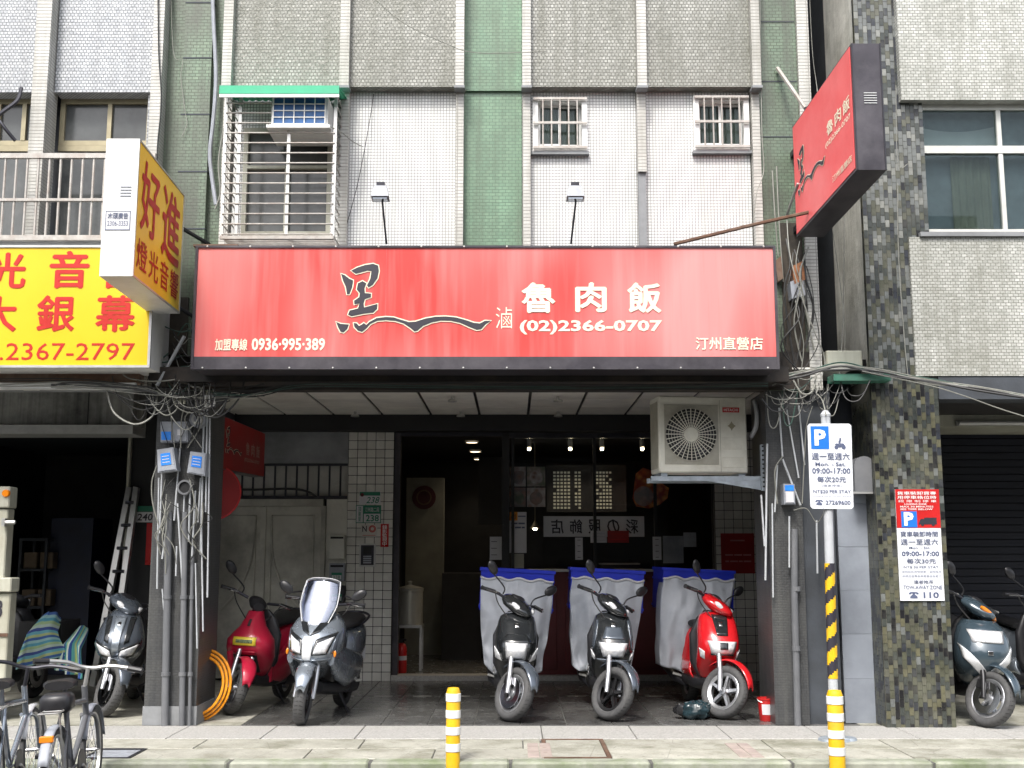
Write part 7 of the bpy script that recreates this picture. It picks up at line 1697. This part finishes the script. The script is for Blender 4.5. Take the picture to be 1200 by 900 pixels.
for i in range(8):
    x = random.uniform(190, 240); cable([(x, 462, -.15), (x + random.uniform(-8, 8), 475, -.18), (x + random.uniform(-14, 14), 492, -.16), (x + random.uniform(-14, 14), 525, -.14)], .006, random.choice(['wire_w', 'wire_k']), 'thin wire dangling on the left dark pillar', G4)
cable([(184, 545, -.1), (178, 565, -.12), (179, 590, -.12), (186, 615, -.1)], .006, 'wire_w', 'white wire bowed out from the left side of the left pillar')
G5 = 'pale conduits on the right dark pillar'
for (a, b, c, d, r) in ((913, 478, 917, 535, .008), (922, 480, 936, 560, .007), (936, 475, 943, 545, .007), (917, 538, 938, 592, .009), (911, 545, 908, 600, .007), (925, 605, 925, 665, .008), (957, 610, 958, 672, .008), (905, 590, 906, 700, .007), (899, 520, 897, 680, .009), (892, 580, 896, 640, .008)):
    m = MB(); m.tube([P(a, b, -.06), P(c, d, -.06)], r, 6); tag(m.build('conduit', M['pvc_light'], None, True), 'thin straight pale conduit clipped beside the parking sign', 'conduit', G5)
cable([(917, 535, -.08), (908, 552, -.1), (911, 590, -.08)], .006, 'wire_w', 'bent pale wire left of the small white meter box')
cable([(930, 598, -.1), (945, 596, -.12), (957, 612, -.1), (966, 600, -.2)], .006, 'wire_w', 'pale wire forking under the small white meter box')
cable([(952, 476, -.1), (945, 500, -.12), (943, 530, -.1), (940, 590, -.08)], .006, 'wire_w', 'pale wire bending down left of the parking sign')
cable([(968, 487, -.9), (964, 470, -.6), (958, 462, -.35)], .007, 'wire_w', 'short pale wire running from the sign pole top to the cables')
t = thing('insulator_row', 'row of white insulators on the cable bar above the left pillar', 'insulators', P(245, 465, -.3))
m = MB(); m.tube([P(238, 464, -.3), P(256, 464, -.3)], .012, 6); m.build('bar', M['pvc_light'], t)
for px in (241, 246, 251): m = MB(); m.tube([P(px, 464, -.3), P(px, 477, -.3)], .012, 8); m.build('insulator', M['whitep'], t, True)
t = thing('insulator_row', 'row of yellowed clips on the cable left of the insulators', 'insulators', P(212, 468, -.3))
for px in (206, 211, 216): m = MB(); m.tube([P(px, 463, -.3), P(px, 473, -.3)], .012, 8); m.build('clip', M['cream'], t, True)

# ------------------------------------------------------------------ hose coil, bucket, bag
c = P(229, 816, .25); cz = .30; cx = c.x
t = thing('hose_coil', 'coil of bright orange ribbed hose leaning behind the left pillar', 'hose', (cx, .3, 0))
for k, rr in enumerate((.245, .272, .30)):
    m = MB(); m.tube([(cx + rr * cos(a) * .93, .30 + .03 * k + .1 * sin(a), .30 + rr * sin(a)) for a in [2 * pi * i / 48 for i in range(49)]], [.012 + .0022 * (i % 2) for i in range(49)], 8); m.build('hose_turn', M['hose'], t, 40)
Y = Yg(846) + .06; bx = X(898.5, Y, 840)
t = thing('bucket', 'small red bucket with white label beside the right dark pillar', 'bucket', (bx, Y, 0))
m = MB(); m.lathe([(0, .004), (.055, .0), (.062, .01), (.075, .185), (.081, .187), (.081, .2), (.074, .2), (.058, .02), (0, .018)], (bx, Y, 0), (0, 0, 1), 28); m.build('pail', M['red'], t, 40)
m = MB(); m.lathe([(.0675, .06), (.074, .15)], (bx, Y, 0), (0, 0, 1), 12, a0=pi * 1.0, a1=pi * 1.45); m.build('label', M['paper'], t)
m = MB(); m.tube([(bx + .083 * cos(a), Y - .02 - .04 * sin(a), .19 - .03 * sin(a)) for a in [pi * i / 16 for i in range(17)]], .004, 5); m.build('handle', M['alu'], t)
Y = Yg(845) + .1; m = MB(); c = Vector((X(815, Y, 840), Y, .075))
def bagf(u, v):
    a = 2 * pi * u; b = pi * (v - .5); n = noise.noise(Vector((cos(a) * 2, sin(a) * 2, v * 3))) * .35 + noise.noise(Vector((cos(a) * 5, sin(a) * 5, v * 8))) * .2
    return (c.x + .14 * cos(a) * cos(b) * (1 + n), c.y + .09 * sin(a) * cos(b) * (1 + n), max(.004, c.z + .075 * sin(b) * (1 + n)))
m.grid(bagf, 28, 16); m.uv = None; t = thing('refuse_bag', 'crumpled dark teal plastic bag on the floor by the red scooter wheel', 'bag', (c.x, c.y, 0)); m.build('bag', mat('bag_teal', (.012, .03, .038), .25, var=.6, scale=18), t, 60)
Y2 = Y + .02; c = Vector((X(803, Y2, 835), Y2, .08)); m = MB(); m.grid(bagf, 20, 12); m.uv = None; m.xf(Matrix.Translation(c) @ Matrix.Scale(.7, 4) @ Matrix.Translation(-c)); m.build('bag_lobe', mat('bag_black', (.02, .02, .022), .25, var=.5, scale=18), t, 60)
# stub of metal by the sign
m = MB(); m.tube([P(1040, 855, -.1), P(1052, 861, -.2)], .02, 8); tag(m.build('pipe_stub', M['galv'], None, True), 'short grey metal stub on the pavement between the cement wall and mosaic pillar', 'pipe')
m = MB(); m.lathe([(0, .0), (.09, .0), (.08, .02), (.03, .028), (0, .028)], P(991, 867, Yg(867)), (0, 0, 1), 18); tag(m.build('ground_plate', M['galv'], None, True), 'small grey metal ground plate beside the foot of the sign pole', 'plate')
